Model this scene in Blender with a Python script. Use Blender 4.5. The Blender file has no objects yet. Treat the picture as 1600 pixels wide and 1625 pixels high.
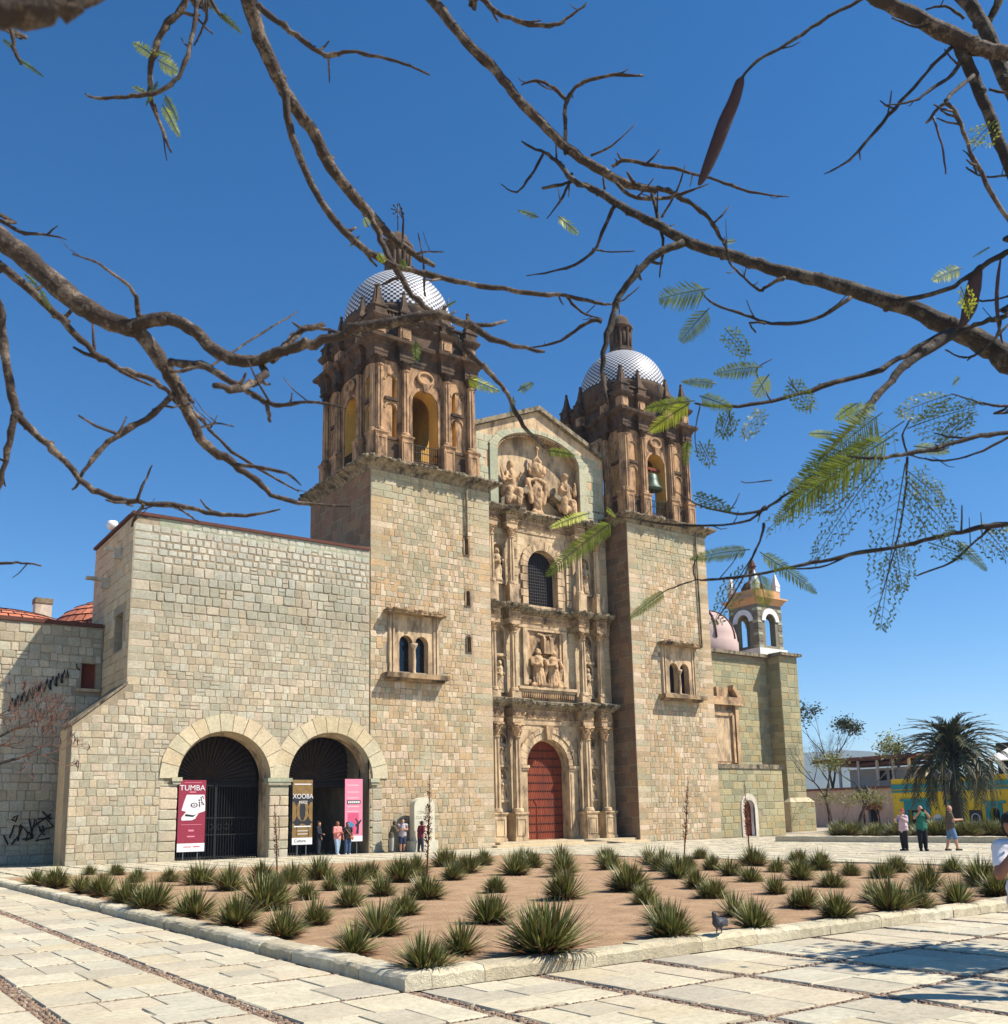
import bpy, bmesh, math, random
import numpy as np
from mathutils import Vector, Matrix, geometry
from math import sin, cos, pi, radians, atan2, sqrt, hypot
random.seed(7)
sc = bpy.context.scene
COL = sc.collection
# ------------------------------------------------------------------ camera
FPX, PX, PY = 1552.0, 800.0, 1023.0
IMW, IMH = 1600.0, 1625.0
EYE = Vector((0, 0, 1.6))
_y, _p, _r = radians(35.6), radians(10.09), radians(-1.205)
FW = Vector((sin(_y) * cos(_p), cos(_y) * cos(_p), sin(_p)))
_r0 = Vector((cos(_y), -sin(_y), 0))
_u0 = _r0.cross(FW)
RT = _r0 * cos(_r) + _u0 * sin(_r)
UP = -_r0 * sin(_r) + _u0 * cos(_r)
cam = bpy.data.cameras.new('camera')
cam.sensor_fit = 'VERTICAL'
cam.sensor_height = 36.0
cam.sensor_width = 36.0
cam.lens = 36.0 * FPX / IMH
cam.shift_y = (PY - IMH / 2) / IMH
cam.clip_start = 0.05
cam.clip_end = 20000
cam.dof.use_dof = True
cam.dof.focus_distance = 30.0
cam.dof.aperture_fstop = 11.0
camo = bpy.data.objects.new('camera', cam)
COL.objects.link(camo)
camo.matrix_world = Matrix(((RT.x, UP.x, -FW.x, EYE.x), (RT.y, UP.y, -FW.y, EYE.y), (RT.z, UP.z, -FW.z, EYE.z), (0, 0, 0, 1)))
sc.camera = camo
# ------------------------------------------------------------------ sun, sky, exposure
SUN = Vector((0.56, -0.58, 1.0)).normalized()
w = bpy.data.worlds.new('World')
sc.world = w
w.use_nodes = True
nt = w.node_tree
bg = nt.nodes['Background']
sky = nt.nodes.new('ShaderNodeTexSky')
sky.sky_type = 'NISHITA'
sky.sun_disc = False
sky.sun_elevation = math.asin(SUN.z)
sky.sun_rotation = atan2(SUN.x, SUN.y)
sky.altitude = 1550
sky.air_density = 1.0
sky.dust_density = 0.25
sky.ozone_density = 2.4
hs = nt.nodes.new('ShaderNodeHueSaturation'); hs.inputs['Saturation'].default_value = 1.32
nt.links.new(sky.outputs[0], hs.inputs['Color']); nt.links.new(hs.outputs[0], bg.inputs[0])
bg.inputs[1].default_value = 0.108
sl = bpy.data.lights.new('sun', 'SUN')
sl.energy = 5.0
sl.angle = radians(0.5)
sl.color = (1.0, 0.93, 0.82)
so = bpy.data.objects.new('sun', sl)
COL.objects.link(so)
so.rotation_euler = SUN.to_track_quat('Z', 'Y').to_euler()
sc.view_settings.view_transform = 'Standard'
sc.view_settings.look = 'None'
sc.view_settings.gamma = 1.0
sc.view_settings.exposure = 0.58
sc.view_settings.use_curve_mapping = False
sc.render.engine = 'CYCLES'
sc.cycles.max_bounces = 6
sc.cycles.diffuse_bounces = 1

# ------------------------------------------------------------------ pixel helpers (photograph pixels 1600x1625)
def ray(x, y):
    return RT * (x - PX) - UP * (y - PY) + FW * FPX
def gnd(x, y, z=0.0):
    d = ray(x, y)
    return EYE + d * ((z - EYE.z) / d.z)
def onY(x, y, Y):
    d = ray(x, y)
    return EYE + d * ((Y - EYE.y) / d.y)
def onX(x, y, X):
    d = ray(x, y)
    return EYE + d * ((X - EYE.x) / d.x)
def atd(x, y, dep):
    return EYE + ray(x, y) * (dep / FPX)

# ------------------------------------------------------------------ materials
def lin(r, g, b):
    f = lambda v: (v / 255 / 12.92) if v / 255 <= 0.04045 else ((v / 255 + 0.055) / 1.055) ** 2.4
    return (f(r), f(g), f(b), 1.0)
class NT:
    def __init__(s, name):
        s.m = bpy.data.materials.new(name)
        s.m.use_nodes = True
        s.t = s.m.node_tree
        s.b = s.t.nodes['Principled BSDF']
        s.out = s.t.nodes['Material Output']
    def n(s, typ, **kw):
        o = s.t.nodes.new(typ)
        for k, v in kw.items():
            if k.startswith('i_'):
                key = k[2:]
                key = int(key) if key.isdigit() else key.replace('_', ' ')
                o.inputs[key].default_value = v
            else:
                setattr(o, k, v)
        return o
    def l(s, a, b):
        s.t.links.new(a, b)
    def noise(s, scale, detail=3, rough=0.6, vec=None, stretch=None):
        nz = s.n('ShaderNodeTexNoise')
        nz.inputs['Scale'].default_value = scale
        nz.inputs['Detail'].default_value = detail
        nz.inputs['Roughness'].default_value = rough
        if vec is None:
            vec = s.n('ShaderNodeNewGeometry').outputs['Position']
        if stretch:
            mp = s.n('ShaderNodeMapping')
            mp.inputs['Scale'].default_value = stretch
            s.l(vec, mp.inputs[0]); vec = mp.outputs[0]
        s.l(vec, nz.inputs['Vector'])
        return nz.outputs['Fac']
    def ramp(s, fac, stops, interp='LINEAR'):
        r = s.n('ShaderNodeValToRGB')
        r.color_ramp.interpolation = interp
        e = r.color_ramp.elements
        while len(e) < len(stops):
            e.new(0.5)
        for i, (p, c) in enumerate(stops):
            e[i].position = p
            e[i].color = c if not isinstance(c, (int, float)) else (c, c, c, 1)
        s.l(fac, r.inputs[0])
        return r.outputs['Color']
    def mix(s, fac, a, b, mode='MIX'):
        m = s.n('ShaderNodeMix', data_type='RGBA', blend_type=mode)
        for v, i in ((fac, 0), (a, 6), (b, 7)):
            if isinstance(v, (int, float)):
                m.inputs[i].default_value = v
            elif isinstance(v, tuple):
                m.inputs[i].default_value = v
            else:
                s.l(v, m.inputs[i])
        return m.outputs[2]
    def math(s, op, a, b=None, c=None):
        m = s.n('ShaderNodeMath', operation=op)
        for i, v in enumerate((a, b, c)):
            if v is None: continue
            if isinstance(v, (int, float)): m.inputs[i].default_value = v
            else: s.l(v, m.inputs[i])
        return m.outputs[0]
    def rnd(s):
        a = s.n('ShaderNodeObjectInfo').outputs['Random']
        b = s.n('ShaderNodeNewGeometry').outputs['Random Per Island']
        t = s.math('MULTIPLY_ADD', b, 7.31, a)
        return s.math('FRACT', t)
    def bump(s, h, strength, dist=0.05):
        b = s.n('ShaderNodeBump')
        b.inputs['Strength'].default_value = strength
        b.inputs['Distance'].default_value = dist
        s.l(h, b.inputs['Height'])
        s.l(b.outputs[0], s.b.inputs['Normal'])
    def col(s, c):
        s.l(c, s.b.inputs['Base Color'])
    def rough(s, v):
        s.b.inputs['Roughness'].default_value = v

def basic(name, c, rough=0.85, var=0.18, scale=3.0, bscale=30.0, bump=0.25, bd=0.02, dirt=None, dirtamt=0.5, dirtscale=0.8, rnd=0.0, metal=0.0, stretch=None):
    t = NT(name)
    nz = t.noise(scale, 5, 0.65, stretch=stretch)
    c = c if len(c) == 4 else (*c, 1)
    lo = tuple(v * (1 - var) for v in c[:3]) + (1,)
    hi = tuple(min(1, v * (1 + var)) for v in c[:3]) + (1,)
    o = t.ramp(nz, [(0.3, lo), (0.7, hi)])
    if dirt:
        d = t.noise(dirtscale, 6, 0.7, stretch=(1, 1, 0.35))
        f = t.ramp(d, [(0.44, 0.0), (0.64, dirtamt)])
        o = t.mix(f, o, dirt)
    if rnd:
        r = t.ramp(t.rnd(), [(0, 1 - rnd), (1, 1 + rnd * 0.0 + 0.0)])
        o = t.mix(1.0, o, r, 'MULTIPLY')
    t.col(o)
    if bump:
        t.bump(t.noise(bscale, 4, 0.7), bump, bd)
    t.rough(rough)
    t.b.inputs['Metallic'].default_value = metal
    return t.m

def stone(name, pal, zone=None, dark=0.35, bump=0.55, streak=0.5, patch=None):
    """palette: piece-by-piece colours; zone: list of (z, colour, amount) bands up the wall"""
    t = NT(name)
    r = t.rnd()
    n = len(pal)
    o = t.ramp(r, [(i / n, c) for i, c in enumerate(pal)], 'CONSTANT')
    if zone:
        pos = t.n('ShaderNodeNewGeometry').outputs['Position']
        sx = t.n('ShaderNodeSeparateXYZ'); t.l(pos, sx.inputs[0])
        wob = t.noise(0.35, 3)
        z = t.math('MULTIPLY_ADD', wob, 4.0, sx.outputs[2])
        z = t.math('SUBTRACT', z, 2.0)
        z = t.math('DIVIDE', z, 40.0)
        zc = t.ramp(z, [(max(0, a / 40), c) for a, c, _ in zone])
        za = t.ramp(z, [(max(0, a / 40), am) for a, _, am in zone])
        o = t.mix(za, o, zc)
    if patch:
        o = t.mix(t.ramp(t.noise(0.28, 3, 0.6), [(0.52, 0.0), (0.66, 0.55)]), o, patch)
    big = t.noise(0.9, 4, 0.7)
    o = t.mix(1.0, o, t.ramp(big, [(0.25, 0.80), (0.7, 1.06)]), 'MULTIPLY')
    fine = t.noise(9.0, 6, 0.75)
    o = t.mix(1.0, o, t.ramp(fine, [(0.3, 0.72), (0.62, 1.05)]), 'MULTIPLY')
    if streak:
        st = t.noise(1.3, 5, 0.7, stretch=(1.0, 1.0, 0.16))
        o = t.mix(t.ramp(st, [(0.56, 0.0), (0.74, streak)]), o, tuple(v * dark for v in pal[0][:3]) + (1,))
    t.col(o)
    h = t.math('ADD', t.noise(14.0, 6, 0.8), t.math('MULTIPLY', t.noise(60.0, 3, 0.7), 0.4))
    t.bump(h, bump, 0.06)
    t.rough(0.93)
    return t.m

L = lin
M = {}
M['mortar'] = basic('mortar', L(166, 150, 124), 0.95, 0.2, 2.5, 25, 0.6, 0.04, L(120, 110, 90), 0.6)
TAN = [L(200, 172, 134), L(210, 184, 148), L(190, 164, 126), L(224, 202, 170), L(178, 154, 120), L(204, 170, 126), L(188, 178, 148), L(218, 194, 166), L(172, 160, 130), L(202, 178, 146), L(206, 178, 144)]
GRN = [L(204, 194, 168), L(190, 182, 158), L(216, 208, 184), L(196, 178, 150), L(178, 174, 152), L(208, 190, 158), L(200, 196, 178), L(184, 168, 142), L(218, 200, 174), L(172, 166, 146), L(204, 186, 164), L(194, 188, 168)]
M['stone_tower'] = stone('stone_tower', TAN, [(0, L(205, 178, 134), 0.15), (17.0, L(205, 180, 138), 0.1), (20.5, L(176, 176, 142), 0.5)], patch=L(160, 162, 132))
M['stone_convent'] = stone('stone_convent', GRN, [(0, L(206, 184, 142), 0.3), (8.0, L(206, 186, 146), 0.25), (11.5, L(164, 156, 128), 0.4), (13.4, L(160, 156, 132), 0.4), (14.6, L(204, 204, 188), 0.5)], patch=L(170, 168, 146))
M['stone_chapel'] = stone('stone_chapel', [L(172, 162, 122), L(180, 170, 132), L(160, 152, 114), L(186, 172, 128), L(168, 164, 128), L(178, 160, 116), L(152, 148, 116)], streak=0.35)
M['ashlar'] = stone('ashlar', [L(212, 186, 146), L(220, 196, 156), L(204, 180, 140), L(216, 188, 146), L(208, 190, 156)], dark=0.45, bump=0.3, streak=0.4)
M['ashlar_shade_brown'] = stone('ashlar_shade_brown', [L(146, 112, 84), L(138, 108, 82), L(154, 122, 90), L(128, 104, 80), L(142, 120, 94)], dark=0.4, bump=0.4, streak=0.6)  # weathered stone, darkened further so the tower sides' shade is in the colour
M['ashlar_green'] = stone('ashlar_green', [L(182, 182, 152), L(190, 186, 156), L(172, 174, 146), L(196, 188, 158)], dark=0.3, bump=0.35, streak=0.6)
M['voussoir'] = stone('voussoir', [L(212, 192, 154), L(218, 200, 164), L(206, 188, 150), L(208, 196, 162), L(216, 196, 160)], bump=0.3, streak=0.2)
M['carved'] = basic('carved_stone', L(204, 168, 126), 0.92, 0.2, 2.0, 22, 0.6, 0.05, L(84, 66, 50), 0.85, 1.4)
M['portal'] = basic('portal_stone', L(206, 178, 140), 0.92, 0.18, 1.6, 26, 0.5, 0.04, L(92, 74, 58), 0.8, 1.5)
M['belfry'] = basic('belfry_stone', L(184, 146, 108), 0.93, 0.22, 2.2, 20, 0.6, 0.05, L(52, 40, 32), 0.85, 2.0)
M['belfry_dark'] = basic('belfry_weathered_stone', L(94, 74, 56), 0.95, 0.28, 2.2, 20, 0.6, 0.05, L(40, 34, 30), 0.95, 1.0)
M['cornice'] = basic('cornice_stone', L(168, 140, 104), 0.93, 0.22, 2.5, 20, 0.6, 0.05, L(52, 44, 36), 0.9, 1.2)
M['lichen'] = basic('lichen_stone', L(150, 136, 110), 0.95, 0.4, 5, 18, 0.9, 0.06, L(48, 43, 35), 0.95, 2.4)
M['yellow_plaster'] = basic('yellow_plaster', L(226, 176, 88), 0.9, 0.08, 1.5, 20, 0.1, 0.01, L(150, 104, 56), 0.4)
M['dome_white'] = basic('white_glaze', L(206, 206, 206), 0.5, 0.08, 6, 30, 0.05)
M['dome_blue'] = basic('dark_blue_glaze', L(40, 44, 66), 0.5, 0.3, 6, 30, 0.05)
M['dark'] = basic('dark_void', L(30, 26, 24), 0.9, 0.3, 2)
M['glass'] = basic('dark_glass', L(24, 30, 38), 0.12, 0.2, 0.5, bump=0)
M['iron'] = basic('black_iron', L(26, 25, 25), 0.6, 0.2, 5, metal=0.3)
M['bronze'] = basic('green_bronze', L(78, 92, 84), 0.5, 0.25, 3, metal=0.5)
M['door'] = basic('red_brown_timber', L(136, 58, 26), 0.85, 0.22, 2.5, 12, 0.3, 0.02, L(78, 30, 20), 0.5, 1.5, rnd=0.22, stretch=(6, 6, 0.5))
M['lattice'] = basic('black_timber_lattice', L(38, 32, 30), 0.7, 0.4, 14, bump=0.6)
M['tile_red'] = basic('red_roof_tile', L(206, 124, 92), 0.85, 0.22, 4, 20, 0.4, 0.03, L(150, 74, 54), 0.5, rnd=0.25)
M['brick_dark'] = basic('dark_red_brick', L(92, 54, 42), 0.9, 0.2, 5)
M['plaster'] = basic('pale_plaster', L(206, 196, 176), 0.9, 0.1, 2, 20, 0.2, 0.02, L(120, 108, 88), 0.6, 1.4)
M['whitewash'] = basic('whitewash', L(236, 232, 226), 0.9, 0.06, 2, 20, 0.2, 0.02, L(180, 170, 156), 0.4)
M['gravestone'] = basic('stele_stone', L(206, 200, 176), 0.9, 0.08, 3, 30, 0.3)
M['orange'] = basic('orange_plaster', L(206, 158, 112), 0.9, 0.1, 2)
M['stripe'] = basic('grey_green_stone', L(132, 124, 104), 0.92, 0.2, 2, 20, 0.5, rnd=0.3)
M['soil'] = None

# ------------------------------------------------------------------ object bookkeeping (all geometry authored in world coordinates)
WM = {}
def link(o, parent=None):
    COL.objects.link(o)
    WM[o] = o.matrix_basis.copy()
    if parent is not None:
        o.parent = parent
        o.matrix_parent_inverse = WM[parent].inverted()
    return o
def tag(o, label=None, cat=None, group=None, kind=None):
    if label: o['label'] = label
    if cat: o['category'] = cat
    if group: o['group'] = group
    if kind: o['kind'] = kind
    return o
def empty(name, loc, label=None, cat=None, group=None):
    o = bpy.data.objects.new(name, None)
    o.empty_display_size = 0.2
    o.location = loc
    link(o)
    return tag(o, label, cat, group)
def inst(mesh, name, parent, loc, rz=0.0, scale=(1, 1, 1)):
    o = bpy.data.objects.new(name, mesh)
    o.location = loc
    o.rotation_euler = (0, 0, rz)
    o.scale = scale
    o.matrix_basis = Matrix.LocRotScale(Vector(loc), o.rotation_euler, Vector(scale))
    return link(o, parent)

class Fr:
    """wall frame: u runs along the wall, w outwards, z up"""
    def __init__(s, x, y, ang):
        s.o = Vector((x, y, 0)); s.a = ang
        s.U = Vector((cos(ang), sin(ang), 0)); s.N = Vector((sin(ang), -cos(ang), 0))
    def P(s, u, w_, z):
        return s.o + s.U * u + s.N * w_ + Vector((0, 0, z))
WF = Fr(0, 0, 0)

class MB:
    def __init__(s):
        s.v = []; s.f = []; s.m = []; s.sm = []
    def add(s, vs, fs, m=0, smooth=False):
        b = len(s.v)
        s.v += [tuple(p) for p in vs]
        for f in fs:
            s.f.append(tuple(b + i for i in f)); s.m.append(m); s.sm.append(smooth)
        return s
    def box(s, fr, u0, u1, w0, w1, z0, z1, m=0):
        P = [fr.P(u, ww, z) for u in (u0, u1) for ww in (w0, w1) for z in (z0, z1)]
        return s.add(P, [(0, 1, 3, 2), (4, 6, 7, 5), (0, 4, 5, 1), (2, 3, 7, 6), (0, 2, 6, 4), (1, 5, 7, 3)], m)
    def wbox(s, x0, x1, y0, y1, z0, z1, m=0):
        return s.box(WF, x0, x1, -y1, -y0, z0, z1, m)
    def frus(s, fr, uc, wc, hu0, hw0, z0, hu1, hw1, z1, m=0):
        P = [fr.P(uc + a * hu0, wc + b * hw0, z0) for a, b in ((-1, -1), (1, -1), (1, 1), (-1, 1))]
        P += [fr.P(uc + a * hu1, wc + b * hw1, z1) for a, b in ((-1, -1), (1, -1), (1, 1), (-1, 1))]
        return s.add(P, [(0, 1, 2, 3), (7, 6, 5, 4), (0, 4, 5, 1), (1, 5, 6, 2), (2, 6, 7, 3), (3, 7, 4, 0)], m)
    def lathe(s, c, prof, n=16, flute=0.0, m=0, smooth=True, a0=0.0, a1=2 * pi, sx=1.0, sy=1.0):
        full = abs(a1 - a0 - 2 * pi) < 1e-6
        k = n if full else n + 1
        vs = []
        for r, z in prof:
            for i in range(k):
                a = a0 + (a1 - a0) * i / n
                rr = r * (1 - flute * (i % 2))
                vs.append((c[0] + rr * cos(a) * sx, c[1] + rr * sin(a) * sy, c[2] + z))
        fs = []
        for j in range(len(prof) - 1):
            for i in range(n if full else n):
                i2 = (i + 1) % k if full else i + 1
                fs.append((j * k + i, j * k + i2, (j + 1) * k + i2, (j + 1) * k + i))
        if full:
            if prof[0][0] > 1e-4: fs.append(tuple(range(k))[::-1])
            if prof[-1][0] > 1e-4: fs.append(tuple((len(prof) - 1) * k + i for i in range(k)))
        return s.add(vs, fs, m, smooth)
    def tube(s, pts, rad, n=8, m=0, cap=True):
        pts = [Vector(p) for p in pts]
        vs = []; fs = []
        t0 = (pts[1] - pts[0]).normalized()
        a = t0.cross(Vector((0.31, 0.2, 0.93)))
        if a.length < 1e-3: a = t0.cross(Vector((1, 0, 0)))
        a.normalize()
        for i, p in enumerate(pts):
            t = (pts[min(i + 1, len(pts) - 1)] - pts[max(i - 1, 0)]).normalized()
            a = (a - t * a.dot(t)).normalized()
            b = t.cross(a)
            r = rad[i] if hasattr(rad, '__len__') else rad
            for k in range(n):
                an = 2 * pi * k / n
                vs.append(p + (a * cos(an) + b * sin(an)) * r)
        for j in range(len(pts) - 1):
            for k in range(n):
                k2 = (k + 1) % n
                fs.append((j * n + k, j * n + k2, (j + 1) * n + k2, (j + 1) * n + k))
        if cap:
            fs.append(tuple(range(n))[::-1]); fs.append(tuple((len(pts) - 1) * n + k for k in range(n)))
        return s.add(vs, fs, m, True)
    def panel(s, fr, outer, holes, w0, w1, m=0, mr=None, mb=None):
        """flat wall with real openings: outer/holes are (u, z) loops, w0 front, w1 back"""
        mr = m if mr is None else mr; mb = m if mb is None else mb
        loops = [outer] + list(holes)
        flat = [p for l in loops for p in l]
        tris = geometry.tessellate_polygon([[Vector((p[0], p[1], 0)) for p in l] for l in loops])
        n = len(flat)
        s.add([fr.P(p[0], w0, p[1]) for p in flat], tris, m)
        s.add([fr.P(p[0], w1, p[1]) for p in flat], tris, mb)
        k = 0
        for li, l in enumerate(loops):
            q = len(l)
            vs = [fr.P(p[0], w0, p[1]) for p in l] + [fr.P(p[0], w1, p[1]) for p in l]
            s.add(vs, [(i, (i + 1) % q, q + (i + 1) % q, q + i) for i in range(q)], m if li == 0 else mr)
        return s
    def prism(s, fr, loop, w0, w1, m=0):
        return s.panel(fr, loop, [], w0, w1, m)
    def sweep(s, path, prof, closed=True, m=0, z=0.0):
        """moulding: profile (offset outwards, z) carried along a plan path of (x, y), outward = right-hand side"""
        n = len(path)
        offs = []
        for i in range(n):
            a = Vector(path[i - 1]) if (closed or i > 0) else None
            b = Vector(path[i]); c = Vector(path[(i + 1) % n]) if (closed or i < n - 1) else None
            nn = []
            for p, q in ((a, b), (b, c)):
                if p is None or q is None: continue
                d = (q - p).normalized(); nn.append(Vector((d.y, -d.x)))
            if len(nn) == 2:
                mt = (nn[0] + nn[1]).normalized(); mt = mt / max(0.3, mt.dot(nn[0]))
            else: mt = nn[0]
            offs.append(mt)
        vs = []
        for o, zz in prof:
            for i in range(n):
                p = Vector(path[i]) + offs[i] * o
                vs.append((p.x, p.y, z + zz))
        fs = []
        e = n if closed else n - 1
        for j in range(len(prof) - 1):
            for i in range(e):
                i2 = (i + 1) % n
                fs.append((j * n + i, j * n + i2, (j + 1) * n + i2, (j + 1) * n + i))
        if closed:
            fs.append(tuple(range(n))); fs.append(tuple((len(prof) - 1) * n + i for i in range(n)))
        else:
            fs.append(tuple(j * n for j in range(len(prof)))); fs.append(tuple(j * n + n - 1 for j in range(len(prof))))
        return s.add(vs, fs, m)
    def mesh(s, name, mats, recalc=True):
        me = bpy.data.meshes.new(name)
        me.from_pydata(s.v, [], s.f)
        for mm in (mats if isinstance(mats, (list, tuple)) else [mats]):
            me.materials.append(M[mm] if isinstance(mm, str) else mm)
        me.polygons.foreach_set('material_index', s.m)
        me.polygons.foreach_set('use_smooth', s.sm)
        if recalc:
            bm = bmesh.new(); bm.from_mesh(me)
            bmesh.ops.recalc_face_normals(bm, faces=bm.faces)
            bm.to_mesh(me); bm.free()
        me.update()
        return me
    def build(s, name, mats, parent=None, label=None, cat=None, group=None, kind=None, recalc=True, org=None):
        if not s.v: return None
        V = np.array(s.v)
        if org is None:
            org = Vector(((V[:, 0].min() + V[:, 0].max()) / 2, (V[:, 1].min() + V[:, 1].max()) / 2, V[:, 2].min()))
        s.v = [tuple(p) for p in (V - np.array(org))]
        o = bpy.data.objects.new(name, s.mesh(name, mats, recalc))
        o.location = org
        o.matrix_basis = Matrix.Translation(org)
        link(o, parent)
        return tag(o, label, cat, group, kind)

def arch(uc, hw, zb, zs, n=14, rise=None):
    rise = hw if rise is None else rise
    p = [(uc - hw, zb), (uc - hw, zs)]
    p += [(uc - hw * cos(pi * i / n), zs + rise * sin(pi * i / n)) for i in range(1, n)]
    p += [(uc + hw, zs), (uc + hw, zb)]
    return p
def rect(u0, u1, z0, z1):
    return [(u0, z0), (u0, z1), (u1, z1), (u1, z0)]

# ------------------------------------------------------------------ masonry: every stone its own piece
def unit_stone(rng, rnd=0.16, wob=0.06):
    mb = MB()
    ring = []
    for cx, cz in ((-1, -1), (1, -1), (1, 1), (-1, 1)):
        jx = rng.uniform(-wob, wob); jz = rng.uniform(-wob, wob)
        r = rnd * rng.uniform(0.5, 1.4)
        x, z = cx * 0.5 + jx * 0.5, cz * 0.5 + jz * 0.5
        if cx * cz > 0:
            ring += [(x, z - cz * r), (x - cx * r, z)]
        else:
            ring += [(x - cx * r, z), (x, z - cz * r)]
    # order counter-clockwise from the lower left
    ring.sort(key=lambda p: atan2(p[1], p[0]))
    n = len(ring)
    vs = [(x, 0.6, z) for x, z in ring]
    vs += [(x * 0.975, -0.62 - rng.uniform(-.12, .12), z * 0.975) for x, z in ring]
    vs += [(x * 0.85 + rng.uniform(-.03, .03), -0.93 - rng.uniform(0, .25), z * 0.85) for x, z in ring]
    vs.append((rng.uniform(-.1, .1), -1.1, rng.uniform(-.1, .1)))
    fs = []
    for j in (0, 1):
        for i in range(n):
            i2 = (i + 1) % n
            fs.append((j * n + i, j * n + i2, (j + 1) * n + i2, (j + 1) * n + i))
    for i in range(n):
        fs.append((2 * n + i, 2 * n + (i + 1) % n, 3 * n))
    mb.add(vs, fs)
    return mb
_rng = random.Random(3)
US_ROUND = [unit_stone(_rng, 0.10, 0.10) for _ in range(10)]
US_SQUARE = [unit_stone(_rng, 0.05, 0.035) for _ in range(8)]
_meshcache = {}
def ustone_mesh(kind, k, mat):
    key = (kind, k, mat)
    if key not in _meshcache:
        src = (US_ROUND if kind == 'r' else US_SQUARE)[k]
        t = MB(); t.v = list(src.v); t.f = list(src.f); t.m = list(src.m); t.sm = list(src.sm)
        _meshcache[key] = t.mesh('stone_block_' + kind, mat)
    return _meshcache[key]
def place_stones(fr, lst, parent, mat, limit=300, name='stone', rest='stone_facing', vis=None, w0=0.0):
    """lst: (u, z, su, sz, depth, kind). The largest become objects of their own, the rest one joined part."""
    lst = sorted(lst, key=lambda s: -(s[2] * s[3]) if vis is None else -vis(s))
    rng = random.Random(len(lst))
    mb = MB()
    for i, (u, z, su, sz, d, kind) in enumerate(lst):
        k = rng.randrange(8)
        if i < limit:
            inst(ustone_mesh(kind, k, mat), name, parent, fr.P(u, w0, z), fr.a, (su, d, sz))
        else:
            src = (US_ROUND if kind == 'r' else US_SQUARE)[k]
            mb.add([fr.P(u + p[0] * su, w0 - p[1] * d, z + p[2] * sz) for p in src.v], src.f)
    if mb.v:
        mb.build(rest, mat, parent, kind='stuff')
def courses(u0, u1, z0, z1, ch, sw, rng, skip=None, quoin=None, kind='r', gap=0.018, depth=(0.008, 0.024), qside=(True, True), jit=0.3):
    """rows of stones filling a rectangle; quoin = length of the big corner blocks"""
    out = []
    z = z0
    row = 0
    while z < z1 - 0.08:
        h = ch * rng.uniform(1 - jit * 0.6, 1 + jit * 0.6)
        if z + h > z1 - 0.12: h = z1 - z
        a, b = u0, u1
        if quoin:
            ql = quoin * (1.25 if row % 2 else 0.8) * rng.uniform(.85, 1.15)
            qr = quoin * (0.8 if row % 2 else 1.25) * rng.uniform(.85, 1.15)
            if qside[0]:
                out.append((u0 + ql / 2, z + h / 2, ql - gap, h - gap, depth[0] * .8, 's')); a = u0 + ql
            if qside[1]:
                out.append((u1 - qr / 2, z + h / 2, qr - gap, h - gap, depth[0] * .8, 's')); b = u1 - qr
        u = a
        while u < b - 0.05:
            l = sw * rng.uniform(1 - jit, 1 + jit * 1.2)
            if u + l > b - sw * 0.4: l = b - u
            zz = z + rng.uniform(-.02, .02)
            if rng.random() < 0.07 and l > 0.25 and kind == 'r' and h > 0.3:
                out.append((u + l / 2, z + h * .26, l - gap, h * .5 - gap, rng.uniform(*depth), kind))
                out.append((u + l / 2, z + h * .76, l - gap, h * .48 - gap, rng.uniform(*depth), kind))
            else:
                out.append((u + l / 2, zz + h / 2, l - gap * rng.uniform(.7, 1.6), h - gap * rng.uniform(.6, 1.5), rng.uniform(*depth), kind))
            u += l
        z += h; row += 1
    if skip:
        out = [s for s in out if not skip(s[0], s[1], s[2] / 2, s[3] / 2)]
    return out
def in_arch(u, z, uc, hw, zb, zs, rise=None):
    rise = hw if rise is None else rise
    if abs(u - uc) > hw or z < zb: return False
    if z <= zs: return True
    return ((u - uc) / hw) ** 2 + ((z - zs) / rise) ** 2 < 1
def voussoirs(fr, uc, r0, r1, zs, n, parent, mat, w0, w1, name='voussoir', rise=1.0, a0=0.0, a1=pi):
    for i in range(n):
        t0 = a0 + (a1 - a0) * i / n; t1 = a0 + (a1 - a0) * (i + 1) / n
        g = 0.012 / max(r0, .3)
        jr = r1 * (1 + random.uniform(-.02, .02))
        lo = []
        for rr, ts in ((r0, (t0 + g, (t0 + t1) / 2, t1 - g)), (jr, (t1 - g, (t0 + t1) / 2, t0 + g))):
            for t in ts:
                lo.append((uc - rr * cos(t), zs + rr * sin(t) * rise))
        MB().prism(fr, lo, w1 + random.uniform(-.006, .006), w0).build(name, mat, parent)

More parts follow.
